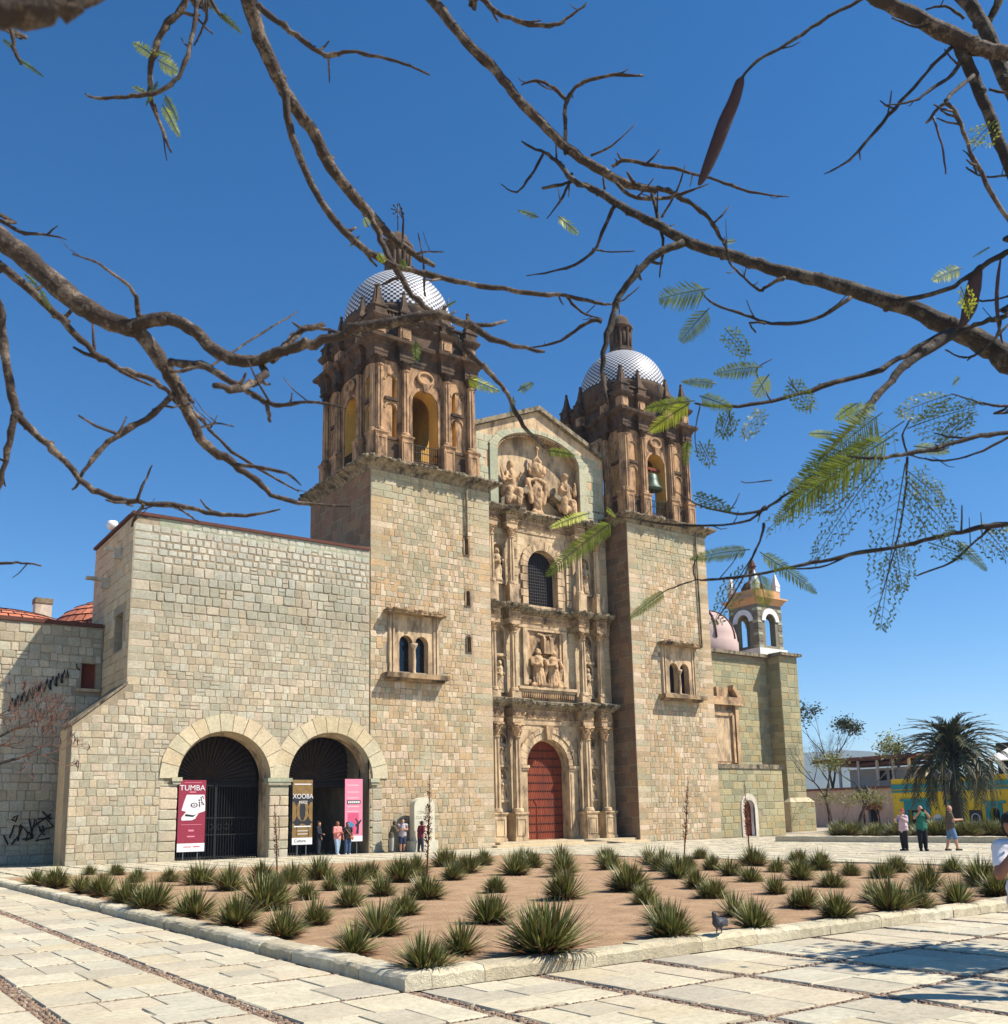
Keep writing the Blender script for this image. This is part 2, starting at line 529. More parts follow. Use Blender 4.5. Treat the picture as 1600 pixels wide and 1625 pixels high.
# blobs: tapered capsules fused by voxel remeshing into one continuous surface
def sphere_pts(c, r, n=10, m=6):
    vs = []; fs = []
    rx, ry, rz = r if hasattr(r, '__len__') else (r, r, r)
    for j in range(1, m):
        t = pi * j / m
        for i in range(n):
            a = 2 * pi * i / n
            vs.append((c[0] + rx * sin(t) * cos(a), c[1] + ry * sin(t) * sin(a), c[2] + rz * cos(t)))
    top = len(vs); vs.append((c[0], c[1], c[2] + rz)); bot = len(vs); vs.append((c[0], c[1], c[2] - rz))
    for j in range(m - 2):
        for i in range(n):
            i2 = (i + 1) % n
            fs.append((j * n + i, (j + 1) * n + i, (j + 1) * n + i2, j * n + i2))
    for i in range(n):
        i2 = (i + 1) % n
        fs.append((top, i, i2)); fs.append((bot, (m - 2) * n + i2, (m - 2) * n + i))
    return vs, fs
def blob(name, shapes, voxel, mat, parent=None, X=None, carve=0.0, **tags):
    """shapes: ('c', p0, r0, p1, r1) tapered limb | ('e', centre, (rx, ry, rz)) ellipsoid"""
    mb = MB()
    for s in shapes:
        if s[0] == 'c':
            p0, p1 = Vector(s[1]), Vector(s[3])
            mb.tube([p0, (p0 + p1) / 2, p1], [s[2], (s[2] + s[4]) / 2, s[4]], 10)
            for p, r in ((p0, s[2]), (p1, s[4])):
                mb.add(*sphere_pts(p, r))
        else:
            mb.add(*sphere_pts(s[1], s[2], 14, 9))
    if X is not None:
        mb.v = [tuple(X @ Vector(p)) for p in mb.v]
    me = mb.mesh('tmp', mat)
    o = bpy.data.objects.new('tmp', me)
    COL.objects.link(o)
    r = o.modifiers.new('r', 'REMESH'); r.mode = 'VOXEL'; r.voxel_size = voxel; r.use_smooth_shade = True
    s_ = o.modifiers.new('s', 'SMOOTH'); s_.iterations = 3; s_.factor = 0.5
    dg = bpy.context.evaluated_depsgraph_get()
    dg.update()
    m2 = bpy.data.meshes.new_from_object(o.evaluated_get(dg))
    bpy.data.objects.remove(o); bpy.data.meshes.remove(me)
    V = np.empty(len(m2.vertices) * 3); m2.vertices.foreach_get('co', V); V = V.reshape(-1, 3)
    org = Vector(((V[:, 0].min() + V[:, 0].max()) / 2, (V[:, 1].min() + V[:, 1].max()) / 2, V[:, 2].min()))
    if carve:
        from mathutils import noise as mn
        N = np.empty(len(m2.vertices) * 3); m2.vertex_normals.foreach_get('vector', N) if hasattr(m2, 'vertex_normals') else m2.vertices.foreach_get('normal', N)
        N = N.reshape(-1, 3)
        s1 = 1.0 / (carve * 3.2)
        for i in range(len(V)):
            x, y, z = V[i]
            f = mn.noise(Vector((x * s1, y * s1, z * s1 * .38))) + .6 * mn.noise(Vector((x * s1 * 2.3, y * s1 * 2.3, z * s1 * 1.2)))
            V[i] += N[i] * (carve * (f if f < 0 else f * .5))
    m2.vertices.foreach_set('co', (V - np.array(org)).ravel())
    m2.materials.clear(); m2.materials.append(M[mat] if isinstance(mat, str) else mat)
    m2.name = name
    o = bpy.data.objects.new(name, m2)
    o.location = org; o.matrix_basis = Matrix.Translation(org)
    link(o, parent)
    return tag(o, **tags)
# ================================================================== GROUND
def proj(p):
    d = Vector(p) - EYE
    k = d.dot(FW)
    if k < 0.2: return None
    return (PX + FPX * d.dot(RT) / k, PY - FPX * d.dot(UP) / k, k)
def seen(p, mrg=60):
    q = proj(p)
    return q is not None and -mrg < q[0] < IMW + mrg and -mrg < q[1] < IMH + mrg

t = NT('plaza_joint_ground')
vor = t.n('ShaderNodeTexBrick')
vor.inputs['Scale'].default_value = 1.0
vor.inputs['Color1'].default_value = L(196, 184, 160); vor.inputs['Color2'].default_value = L(172, 160, 140)
vor.inputs['Mortar'].default_value = L(110, 96, 80)
vor.inputs['Mortar Size'].default_value = 0.02
vor.inputs['Brick Width'].default_value = 0.75; vor.inputs['Row Height'].default_value = 0.75
t.l(t.n('ShaderNodeNewGeometry').outputs['Position'], vor.inputs['Vector'])
o_ = t.mix(1.0, vor.outputs['Color'], t.ramp(t.noise(0.3, 5), [(0.3, 0.75), (0.7, 1.05)]), 'MULTIPLY')
t.col(o_); t.rough(0.9); t.bump(t.noise(12, 4), 0.2)
M['ground'] = t.m
M['joint'] = basic('joint_grit', L(120, 104, 86), 0.95, 0.3, 10, 40, 0.8, 0.03)
PAV = [L(194, 182, 154), L(200, 190, 162), L(190, 178, 152), L(204, 194, 166), L(184, 174, 150), L(196, 182, 150), L(198, 184, 156), L(192, 184, 160), L(180, 170, 148), L(202, 190, 160)]
def paving(name, pal):
    t = NT(name)
    o = t.ramp(t.rnd(), [(i / len(pal), c) for i, c in enumerate(pal)], 'CONSTANT')
    o = t.mix(1.0, o, t.ramp(t.noise(1.6, 6, 0.7), [(0.3, 0.84), (0.65, 1.05)]), 'MULTIPLY')
    o = t.mix(1.0, o, t.ramp(t.noise(14, 7, 0.8), [(0.34, 0.72), (0.56, 1.04)]), 'MULTIPLY')
    ln = t.noise(3.0, 7, 0.75, stretch=(0.6, 2.6, 1))
    o = t.mix(t.ramp(ln, [(0.56, 0.0), (0.68, 0.5)]), o, L(150, 128, 98))
    t.col(o); t.rough(0.85)
    t.bump(t.math('ADD', t.noise(26, 6, 0.8), t.math('MULTIPLY', t.noise(5, 5, 0.7), 1.6)), 0.42, 0.02)
    return t.m
M['slab'] = paving('paving_stone', PAV)
t = NT('cobble')
o = t.ramp(t.rnd(), [(0, L(150, 122, 98)), (0.25, L(126, 106, 88)), (0.5, L(168, 142, 116)), (0.75, L(140, 116, 100)), (0.9, L(180, 160, 136))], 'CONSTANT')
t.col(t.mix(1.0, o, t.ramp(t.noise(30, 4), [(0.3, .75), (.7, 1.05)]), 'MULTIPLY')); t.rough(0.8)
M['cobble'] = t.m

plaza = MB().add([(-600, -600, -0.05), (900, -600, -0.05), (900, 900, -0.05), (-600, 900, -0.05)], [(0, 1, 2, 3)]).build('plaza_ground', 'ground', kind='structure', recalc=False)
plaza['label'] = 'pale stone paved plaza in front of the church'

BX0, BX1, BY0, BY1 = 4.92, 26.3, 8.62, 35.0       # planting bed (outer kerb edges)
B2X0, B2Y0, B2Y1 = 46.0, -20.0, 37.8
# paving modules of 1.5 m, cobble bands between them
SLAB = []
for v in range(6):
    rg = random.Random(v + 50); mb = MB(); vs = []
    for q, (s, z) in enumerate(((0.5, -0.06), (0.5, -0.012), (0.484, 0.0))):
        for a, b in ((-1, -1), (0, -1), (1, -1), (1, 0), (1, 1), (0, 1), (-1, 1), (-1, 0)):
            j = 0.0 if q == 0 else 0.008
            vs.append((a * s + rg.uniform(-j, j), b * s + rg.uniform(-j, j), z + (rg.uniform(-.002, .002) if q == 2 else 0)))
    fs = [(j * 8 + i, j * 8 + (i + 1) % 8, (j + 1) * 8 + (i + 1) % 8, (j + 1) * 8 + i) for j in (0, 1) for i in range(8)] + [tuple(range(16, 24))]
    mb.add(vs, fs); SLAB.append(mb)
slab_mesh = [MB().add(s.v, s.f).mesh('paving_slab', 'slab') for s in SLAB]
rg = random.Random(11)
slabs = []; bands = []
MX, MY, MOD, BW = 1.9, 5.5, 1.5, 0.15
for i in range(-6, 60):
    for j in range(-4, 32):
        x0, y0 = MX + i * MOD, MY + j * MOD
        cx, cy = x0 + MOD / 2, y0 + MOD / 2
        if BX0 - 0.1 < cx < BX1 + .2 and BY0 - 0.1 < cy < BY1 + 0.2: continue
        if cy > 45.6 or (cx > B2X0 and cy < B2Y1): continue
        if not (seen((cx, cy, 0)) or seen((x0, y0, 0)) or seen((x0 + MOD, y0 + MOD, 0))): continue
        bands.append((x0, y0))
        a0, a1, b0, b1 = x0 + BW / 2, x0 + MOD - BW / 2, y0 + .05, y0 + MOD - .05
        # 2 rows of slabs with uneven splits
        ys = [b0, b0 + (b1 - b0) * rg.uniform(.46, .54), b1]
        if rg.random() < .3: ys = [b0, b0 + (b1 - b0) * rg.uniform(.28, .4), b0 + (b1 - b0) * rg.uniform(.6, .72), b1]
        for r in range(len(ys) - 1):
            q = rg.random()
            xs = [a0, a0 + (a1 - a0) * rg.uniform(.44, .56), a1]
            if q < .3: xs = [a0, a0 + (a1 - a0) * rg.uniform(.3, .36), a0 + (a1 - a0) * rg.uniform(.63, .7), a1]
            for c in range(len(xs) - 1):
                slabs.append(((xs[c] + xs[c + 1]) / 2, (ys[r] + ys[r + 1]) / 2, xs[c + 1] - xs[c] - .012, ys[r + 1] - ys[r] - .012))
def apx(s):
    q = proj((s[0], s[1], 0))
    if q is None or not seen((s[0], s[1], 0), 20): return 0
    return s[2] * s[3] / q[2] ** 3
slabs.sort(key=lambda s: -apx(s))
rest = MB()
for k, (x, y, sx, sy) in enumerate(slabs):
    v = rg.randrange(6); dz = rg.uniform(-.005, .005)
    if k < 300:
        inst(slab_mesh[v], 'paving_slab', plaza, (x, y, dz), rg.choice((0, pi)), (sx, sy, 1))
    else:
        rest.add([(x + p[0] * sx, y + p[1] * sy, dz + p[2]) for p in SLAB[v].v], SLAB[v].f)
rest.build('paving_slabs', 'slab', plaza, kind='stuff')
peb = MB(); strip = MB()
def band(xa, ya, xb, yb, near):
    # a strip of grit with cobbles set in it
    horiz = abs(xb - xa) > abs(yb - ya)
    h = (.05 if horiz else BW / 2) - .004; bw = .1 if horiz else BW
    if horiz: strip.add([(xa, ya - h, -0.03), (xb, ya - h, -0.03), (xb, ya + h, -0.03), (xa, ya + h, -0.03)], [(0, 1, 2, 3)])
    else: strip.add([(xa - h, ya, -0.026), (xa + h, ya, -0.026), (xa + h, yb, -0.026), (xa - h, yb, -0.026)], [(0, 1, 2, 3)])
    ln = hypot(xb - xa, yb - ya); st = 0.045 if near else 0.075
    for k in range(int(ln / st)):
        for r in range(3 if near else 2):
            tt = (k + rg.uniform(.2, .8)) * st; ww = ((r + .5) / (3 if near else 2) - .5) * bw + rg.uniform(-.012, .012)
            px, py = (xa + tt, ya + ww) if horiz else (xa + ww, ya + tt)
            rr = rg.uniform(.018, .03) * (1 if near else 1.5); h0 = rg.uniform(.012, .028)
            an = rg.uniform(0, 6); e = rg.uniform(.7, 1.4)
            vs = [(px + rr * e * cos(an + 2 * pi * i / 6), py + rr / e * sin(an + 2 * pi * i / 6), -.03) for i in range(6)]
            vs += [(px + rr * .65 * e * cos(an + 2 * pi * i / 6), py + rr * .65 / e * sin(an + 2 * pi * i / 6), -.03 + h0) for i in range(6)]
            peb.add(vs, [(i, (i + 1) % 6, 6 + (i + 1) % 6, 6 + i) for i in range(6)] + [(6, 7, 8, 9, 10, 11)])
for x0, y0 in bands:
    q = proj((x0 + .7, y0 + .7, 0)); dd = q[2] if q else 5
    if dd < 26:
        if not (BX0 - .2 < x0 + .75 < BX1 and BY0 - .2 < y0 < BY1): band(x0, y0, x0 + MOD, y0, dd < 13)
        if not (BX0 - .2 < x0 < BX1 and BY0 - .2 < y0 + .75 < BY1): band(x0, y0, x0, y0 + MOD, dd < 13)
strip.build('joint_bed', 'joint', plaza, recalc=False)
peb.build('cobble_bands', 'cobble', plaza, kind='stuff', recalc=False)

# ---- planting bed: soil and kerb stones
t = NT('soil')
o = t.ramp(t.noise(2.2, 7, 0.7), [(0.3, L(152, 120, 88)), (0.5, L(176, 142, 106)), (0.72, L(192, 160, 124))])
o = t.mix(1.0, o, t.ramp(t.noise(32, 6, 0.85), [(0.36, 0.58), (0.58, 1.06)]), 'MULTIPLY')
t.col(o); t.rough(0.97)
t.bump(t.math('ADD', t.noise(40, 6, 0.8), t.math('MULTIPLY', t.noise(7, 5), 1.5)), 0.7, 0.03)
M['soil'] = t.m
def soil(name, x0, x1, y0, y1, n, m_, zb, label):
    from mathutils import noise as mn
    vs = []; fs = []
    for j in range(m_ + 1):
        for i in range(n + 1):
            x = x0 + (x1 - x0) * i / n; y = y0 + (y1 - y0) * j / m_
            e = min(1, min(x - x0, x1 - x, y - y0, y1 - y) / 1.0)
            z = zb + 0.05 * mn.noise(Vector((x * .5, y * .5, 0))) + 0.018 * mn.noise(Vector((x * 2.3, y * 2.3, 3))) + 0.05 * e
            vs.append((x, y, z))
    for j in range(m_):
        for i in range(n):
            a = j * (n + 1) + i
            fs.append((a, a + 1, a + n + 2, a + n + 1))
    o = MB().add(vs, fs, 0, True).build(name, 'soil', kind='structure', recalc=False)
    o['label'] = label
    return o
soil('planting_bed', BX0 + .2, BX1 - .2, BY0 + .2, BY1 - .2, 130, 150, 0.055, 'bare brown earth bed planted with spiky rosettes')
soil('planting_bed', B2X0 + .2, B2X0 + 16, 0, B2Y1 - .2, 30, 60, 0.15, 'bare earth bed on the far side of the plaza')
M['kerb'] = stone('kerb_stone', [L(220, 206, 172), L(226, 214, 182), L(210, 198, 166), L(230, 218, 188), L(204, 190, 158)], dark=0.5, bump=0.7, streak=0.3)
def kerb_unit(seed):
    rg = random.Random(seed); mb = MB(); vs = []; n = 9
    for i in range(n):
        x = -.5 + i / (n - 1)
        ch = rg.uniform(0.0, .05) if rg.random() < .5 else 0
        for y, z in ((-.5, 0), (-.5, .72 - ch * 2), (-.40, .93 - ch * 2), (-.25, 1.0 - ch * .6), (.5, 1.0), (.5, 0)):
            vs.append((x, y + rg.uniform(-.025, .025), z + (rg.uniform(-.03, .03) if z else 0)))
    k = 6
    fs = [(i * k + j, i * k + (j + 1) % k, (i + 1) * k + (j + 1) % k, (i + 1) * k + j) for i in range(n - 1) for j in range(k)]
    fs += [tuple(range(k)), tuple((n - 1) * k + j for j in range(k))]
    mb.add(vs, fs)
    return mb.mesh('kerb_stone', 'kerb')
KU = [kerb_unit(s) for s in range(6)]
def kerb_run(parent, xa, ya, xb, yb, out, rg, wd=0.30, hh=0.135, ln=0.8):
    d = Vector((xb - xa, yb - ya)); D = d.length; d.normalize()
    ang = atan2(d.y, d.x); s = 0
    while s < D - .05:
        l = min(ln * rg.uniform(.65, 1.45), D - s)
        if D - s - l < .3: l = D - s
        c = Vector((xa, ya)) + d * (s + l / 2) + Vector((-d.y, d.x)) * (wd / 2 + rg.uniform(-.012, .012))
        inst(KU[rg.randrange(6)], 'kerb_stone', parent, (c.x, c.y, -.03), ang + rg.uniform(-.006, .006), (l - .008, wd, hh + .03 + rg.uniform(-.008, .008)))
        s += l
rg = random.Random(21)
kb = empty('stone_kerb', (BX0, BY0, 0), 'low pale stone kerb around the big planting bed', 'kerb')
kerb_run(kb, BX0 + .30, BY0, BX1, BY0, 1, rg)
kerb_run(kb, BX0, BY1, BX0, BY0 + .0, 1, rg)
kerb_run(kb, BX1, BY0 + .30, BX1, BY1, 1, rg, hh=.1)
kerb_run(kb, BX1, BY1, BX0 + .30, BY1, 1, rg, hh=.1)
kb2 = empty('stone_kerb', (B2X0, 20, 0), 'dark edged kerb of the farther planting bed beyond the walkers', 'kerb')
kerb_run(kb2, B2X0, B2Y1, B2X0, 0, 1, rg, hh=.3, ln=2.2)
kerb_run(kb2, B2X0 + 16, B2Y1, B2X0 + .34, B2Y1, 1, rg, hh=.3, ln=2.2)

# ================================================================== CONVENT WING (left)
YF = 46.05
F0 = Fr(0, YF, 0)
cv = empty('convent_wing', (17, YF, 0), 'long pale green stone convent wing with two big round arches', 'building')
AL = (16.43, 2.25, -0.12, 3.75); AR = (21.97, 2.32, -0.12, 3.80)
out = [(9.5, -.5), (9.5, 6.05), (11.7, 7.95), (11.7, 16.05), (24.12, 16.3), (24.12, -.5)]
wl = MB().panel(F0, out, [arch(AL[0], AL[1], AL[2], AL[3], 20), arch(AR[0], AR[1], AR[2], AR[3], 20)], 0, -1.0, 0, 1)
wl.build('wall', ['mortar', 'voussoir'], cv)
rg = random.Random(5)
def skipc(u, z, a, b):
    for A in (AL, AR):
        for du in (-a * .8, 0, a * .8):
            for dz in (-b * .8, 0, b * .8):
                if in_arch(u + du, z + dz, A[0], A[1] + .42, -1, A[3], A[1] + .5): return True
    # ring of big voussoirs hides what lies under it: drop only what is mostly inside it
    for A in (AL, AR):
        if z > A[3] and hypot(u - A[0], z - A[3]) < 2.95: return True
    top = 16.05 + (u - 11.7) * .02
    if z + b > top - .05: return True
    if u - a < 11.65 and z + b > 7.95: return True
    if u < 11.7 and z + b > 6.05 + (u - a - 9.5) * .86: return True
    if u - a < 9.45: return True
    return False
st = courses(9.5, 24.1, -.2, 8.0, .37, .40, rg, skipc, None, gap=.024)
st += courses(11.72, 24.1, 8.0, 11.6, .35, .37, rg, skipc, 0.85, gap=.024, qside=(True, False))
st += courses(11.72, 24.1, 11.6, 13.9, .44, .46, rg, skipc, 1.0, gap=.028, depth=(.02, .045), qside=(True, False))
st += courses(11.72, 24.1, 13.9, 16.2, .36, .39, rg, skipc, 0.95, gap=.07, depth=(.015, .03), qside=(True, False))
# pier blocks between and beside the arches
for (a, b) in ((18.66, 19.68), (13.35, 14.2), (24.28, 24.9)):
    z = -.1
    while z < 3.4:
        h = rg.uniform(.42, .62); h = min(h, 3.5 - z)
        m_ = a + (b - a) * rg.uniform(.4, .6)
        for q0, q1 in ((a, m_), (m_, b)) if b - a > .9 and rg.random() < .7 else ((a, b),):
            st.append(((q0 + q1) / 2, z + h / 2, q1 - q0 - .03, h - .03, .045, 's'))
        z += h
place_stones(F0, st, cv, 'stone_convent', 300)
for A in (AL, AR):
    voussoirs(F0, A[0], A[1] + .02, A[1] + .86, A[3], 13, cv, 'voussoir', -.3, .085)
# pier capital, jamb imposts
for a, b in ((18.58, 19.74), (13.95, 14.3), (24.2, 24.6)):
    MB().box(F0, a, b, -.6, .13, 3.48, 3.62).box(F0, a - .06, b + .06, -.6, .18, 3.62, 3.80).build('impost', 'ashlar_green', cv)
# arch soffit mouldings
for A in (AL, AR):
    mb = MB()
    n = 24
    for i in range(n):
        t0, t1 = pi * i / n, pi * (i + 1) / n
        lo = [(A[0] - r * cos(tt), A[3] + r * sin(tt)) for r, tt in ((A[1] - .14, t0), (A[1] + .01, t0), (A[1] + .01, t1), (A[1] - .14, t1))]
        mb.prism(F0, lo, -.45, -1.02)
    for s in (-1, 1):
        mb.box(F0, A[0] + s * (A[1] - .14) - .02, A[0] + s * A[1] + .02, -1.02, -.45, -.12, A[3])
    mb.build('inner_arch', 'portal', cv)
# side wall (shaded), roof edge, sloped buttress coping
FS = Fr(11.7, 0, -pi / 2)      # u = -y, faces -x
YE = 53.4
out = rect(-YE, -YF - 1.0, -.5, 16.05)
wy0, wy1 = onX(194.5, 1000, 11.7).y, onX(182, 1000, 11.7).y; swz0, swz1 = onX(188, 1032, 11.7).z, onX(188, 975, 11.7).z
swin = rect(-wy1, -wy0, swz0, swz1)
MB().panel(FS, out, [swin], 0, -.5, 0).box(FS, -wy1 - .1, -wy0 + .1, -.7, -.52, swz0, swz1, 1).build('side_wall', ['mortar', 'dark'], cv)
MB().wbox(9.5, 11.69, YF + 1.0, YF + 2.4, -.5, 6.0).build('buttress', 'ashlar', cv)
c0, c1 = (9.42, 6.02), (11.74, 8.02)
MB().prism(F0, [c0, c1, (c1[0], c1[1] + .12), (c0[0], c0[1] + .12)], .08, -2.5).build('coping', 'lichen', cv)
def skipw(u, z, a, b):
    return -wy1 - a < u < -wy0 + a and swz0 - b < z < swz1 + b
st = courses(-YE, -YF - .05, -.2, 16.0, .46, .62, rg, skipw, None, 's', .02, (.015, .03))
place_stones(FS, st, cv, 'ashlar', 60, rest='side_stone_facing')
MB().wbox(12.2, 23.9, YF + 1.0, YE, 15.2, 15.8).wbox(11.62, 24.1, YF - .10, YF + .5, 16.10, 16.25, 1).wbox(11.58, 12.1, YF + .52, YE + .1, 16.10, 16.23, 1).wbox(11.72, 24.1, YE - .4, YE, 9.01, 15.19).build('roof', ['plaster', 'brick_dark'], cv)
MB().box(F0, 12.9, 24.1, -.02, .012, 15.55, 16.09).build('parapet_band', 'ashlar_green', cv)
for y, z in ((48.0, 14.7), (50.2, 13.7)):
    MB().wbox(10.6 if z < 14 else 10.9, 11.75, y - .16, y + .16, z, z + .14).wbox(11.3, 11.75, y - .13, y + .13, z - .35, z).build('water_spout', 'plaster', cv)
# security lamp on the roof edge
lam = MB().lathe((11.72, 50.2, 16.39), [(.02, 0), (.22, .05), (.3, .25), (.22, .45), (.02, .5)], 12)
lam.build('dome_camera', 'whitewash', None, 'small white domed camera on the convent roof edge', 'camera')

# porch behind the arches
M['porch_shade_dark'] = basic('dark_porch_shade', L(52, 42, 36), 0.8, 0.25, 3)  # dark brown puts the porch's shade into its plaster, shell backing and lintel
M['shell_shade_brown'] = basic('brown_shell_shade', L(84, 66, 52), 0.8, 0.25, 3)  # shell ribs browned as well, shade put into their colour
MB().wbox(13, 25.0, 53.6, 54.0, -.2, 9).wbox(12.9, 13.1, YF + 1.0, 53.6, -.2, 9).wbox(25.0, 25.2, YF + 1.0, 53.6, -.2, 9).wbox(12.9, 25.2, YF + 1.02, 54, 8.6, 9).build('porch_interior', 'porch_shade_dark', cv)
MB().wbox(13.1, 25.0, YF - .6, 53.6, -.12, -.05).build('porch_floor', 'slab', cv)
for A in (AL, AR):
    mb = MB()
    for i in range(25):
        an = pi * (i + .5) / 25
        for k in range(1):
            mb.tube([F0.P(A[0] - .35 * cos(an), -2.6, A[3] + .35 * sin(an)), F0.P(A[0] - 2.5 * cos(an), -2.6, A[3] + 2.5 * sin(an))], [.025, .06], 5)
    mb.build('shell_ribs', 'shell_shade_brown', cv)
    MB().prism(F0, arch(A[0], 2.6, A[3] - .1, A[3], 16), -2.66, -2.8).build('shell_backing', 'porch_shade_dark', cv)
    MB().box(F0, A[0] - 2.6, A[0] + 2.6, -2.9, -2.5, 3.45, 3.7).build('lintel', 'porch_shade_dark', cv)
def gate(A, sides):
    gt = empty('iron_gate', F0.P(A[0], -1.25, 0), 'black iron bar gate standing in the %s' % ('arch with the skull banner' if A is AL else 'arch with the black and pink banners'), 'gate')
    for (a, b) in sides:
        mb = MB()
        n = int((b - a) / .13)
        for i in range(n + 1):
            u = a + (b - a) * i / n
            mb.box(F0, u - .014, u + .014, -1.26, -1.23, -.08, 3.5)
        fr_ = MB()
        for z in (0.05, 1.1, 1.9, 3.45):
            fr_.box(F0, a, b, -1.28, -1.22, z, z + .06)
        for u in (a, b):
            fr_.box(F0, u - .03, u + .03, -1.29, -1.21, -.08, 3.55)
        ob = fr_.build('gate_leaf', 'iron', gt)
        mb.build('bars', 'iron', ob)
        sc_ = MB()
        for i in range(6):
            u = a + (b - a) * (i + .5) / 6
            pts = [F0.P(u + .13 * cos(q), -1.24, 1.5 + .13 * sin(q)) for q in [2 * pi * k / 12 for k in range(13)]]
            sc_.tube(pts, .015, 5)
        sc_.build('scrolls', 'iron', ob)
gate(AL, ((14.25, 16.42), (16.48, 18.6)))
gate(AR, ((19.75, 20.9),))

# text helper
def text_mesh(s, size, mat, name, parent, M_, align='CENTER', ext=0.004):
    cu = bpy.data.curves.new('txt', 'FONT'); cu.body = s; cu.size = size; cu.align_x = align; cu.extrude = ext
    ob = bpy.data.objects.new('txt', cu); COL.objects.link(ob)
    dg = bpy.context.evaluated_depsgraph_get(); dg.update()
    me = bpy.data.meshes.new_from_object(ob.evaluated_get(dg))
    bpy.data.objects.remove(ob)
    me.materials.clear(); me.materials.append(M[mat] if isinstance(mat, str) else mat)
    o = bpy.data.objects.new(name, me)
    o.matrix_basis = M_
    link(o, parent)
    return o
def wall_text(s, size, mat, parent, fr, u, w_, z, name='lettering', sx=1.0):
    R_ = Matrix(((fr.U.x, 0, fr.N.x), (fr.U.y, 0, fr.N.y), (0, 1, 0))).to_4x4()
    return text_mesh(s, size, mat, name, parent, Matrix.Translation(fr.P(u, w_, z)) @ R_ @ Matrix.Diagonal((sx, 1, 1, 1)))

M['ban_red'] = basic('maroon_print', L(142, 36, 58), 0.6, 0.05, 2, bump=0)
M['ban_white'] = basic('white_print', L(226, 222, 220), 0.6, 0.04, 2, bump=0)
M['ban_black'] = basic('black_print', L(30, 30, 36), 0.6, 0.1, 2, bump=0)
M['ban_gold'] = basic('gold_print', L(128, 100, 52), 0.6, 0.3, 5, bump=0)
M['ban_pink'] = basic('pink_print', L(226, 132, 152), 0.6, 0.05, 2, bump=0)
M['ban_rose'] = basic('rose_print', L(206, 82, 116), 0.6, 0.05, 2, bump=0)
M['ban_blue'] = basic('blue_print', L(60, 136, 178), 0.6, 0.1, 2, bump=0)
M['steel'] = basic('grey_steel', L(120, 120, 120), 0.4, 0.1, 5, metal=0.6)
def ell(u, z, a, b, n=20):
    return [(u + a * cos(2 * pi * i / n), z + b * sin(2 * pi * i / n)) for i in range(n)]
def banner(label, u0, u1, z0, z1, mat):
    bn = empty('exhibition_banner', F0.P((u0 + u1) / 2, .05, -.1), label, 'banner', 'banners standing in the arches')
    pnl = MB().box(F0, u0, u1, .03, .06, z0, z1).build('panel', mat, bn)
    for u in (u0 + .3, u1 - .3):
        MB().box(F0, u - .02, u + .02, -.02, .02, -.1, z1).build('pole', 'steel', bn)
    MB().box(F0, u0 + .05, u1 - .05, -.25, .3, -.12, -.07).build('foot', 'iron', bn)
    return pnl
W1, W2, W3 = .064, .068, .072
b1 = banner('maroon banner with white stone skull and the word TUMBA', 14.25, 15.52, .40, 3.68, 'ban_red')
MB().box(F0, 14.25, 15.52, W1, W1 + .002, .40, .78).build('footer', 'ban_white', b1)
sk = [(14.42, 1.82), (14.40, 1.95), (14.62, 2.22), (14.40, 2.28), (14.5, 2.65), (14.62, 3.0), (15.45, 3.0), (15.5, 2.6), (15.5, 2.25), (15.2, 2.15), (15.05, 1.9), (14.9, 1.83)]
MB().prism(F0, sk, W1 + .003, W1).build('skull_print', 'ban_white', b1)
e1 = MB().prism(F0, ell(14.98, 2.52, .17, .11), W2 + .003, W2).prism(F0, [(14.55, 2.02), (14.95, 1.98), (15.3, 2.25), (15.1, 2.1), (14.95, 2.06), (14.6, 2.12)], W2 + .003, W2)
for k in range(14):
    a, b = random.uniform(15.2, 15.45), random.uniform(2.4, 2.92)
    e1.prism(F0, ell(a, b, random.uniform(.02, .05), random.uniform(.02, .06), 7), W2 + .003, W2)
e1.build('skull_shade', 'ban_black', b1)
MB().prism(F0, ell(14.98, 2.52, .11, .075), W3 + .004, W3 + .001).build('eye', 'ban_white', b1)
MB().prism(F0, ell(14.98, 2.52, .035, .035), W3 + .009, W3 + .006).build('pupil', 'ban_black', b1)
wall_text('TUMBA', .36, 'ban_white', b1, F0, 14.88, W1 + .004, 3.2)
MB().box(F0, 14.75, 15.05, W1, W1 + .003, 3.10, 3.15).box(F0, 14.4, 15.35, W1, W1 + .003, 1.62, 1.64).box(F0, 14.75, 15.0, W1, W1 + .003, 1.32, 1.40).box(F0, 14.7, 15.05, W1, W1 + .003, 1.06, 1.12).box(F0, 14.5, 15.3, W1, W1 + .003, 3.55, 3.57).build('small_print', 'ban_pink', b1)
MB().box(F0, 14.55, 14.9, W1 + .004, W1 + .006, .60, .64).box(F0, 15.0, 15.3, W1 + .004, W1 + .006, .60, .65).build('footer_print', 'ban_rose', b1)
b2 = banner('black and gold banner with the word XOOBA and printed cobs', 19.86, 20.93, .55, 3.72, 'ban_black')
mb = MB()
for k, (a, b) in enumerate(((20.4, 2.2), (20.4, 1.05))):
    mb.prism(F0, ell(a, b, .34, .52), W1 + .002, W1)
for a in (19.86, 20.93):
    s = 1 if a < 20 else -1
    for b in (2.15, 1.1):
        mb.prism(F0, [(a, b - .5)] + [(a + s * .24 * cos(q), b + .5 * sin(q)) for q in [-pi / 2 + pi * i / 10 for i in range(1, 10)]] + [(a, b + .5)], W1 + .002, W1)
mb.box(F0, 19.86, 20.93, W1, W1 + .002, 2.95, 3.72)
mb.build('gold_print', 'ban_gold', b2)
MB().prism(F0, ell(20.4, 2.2, .16, .5, 12), W2 + .002, W2).build('dark_print', 'ban_black', b2)
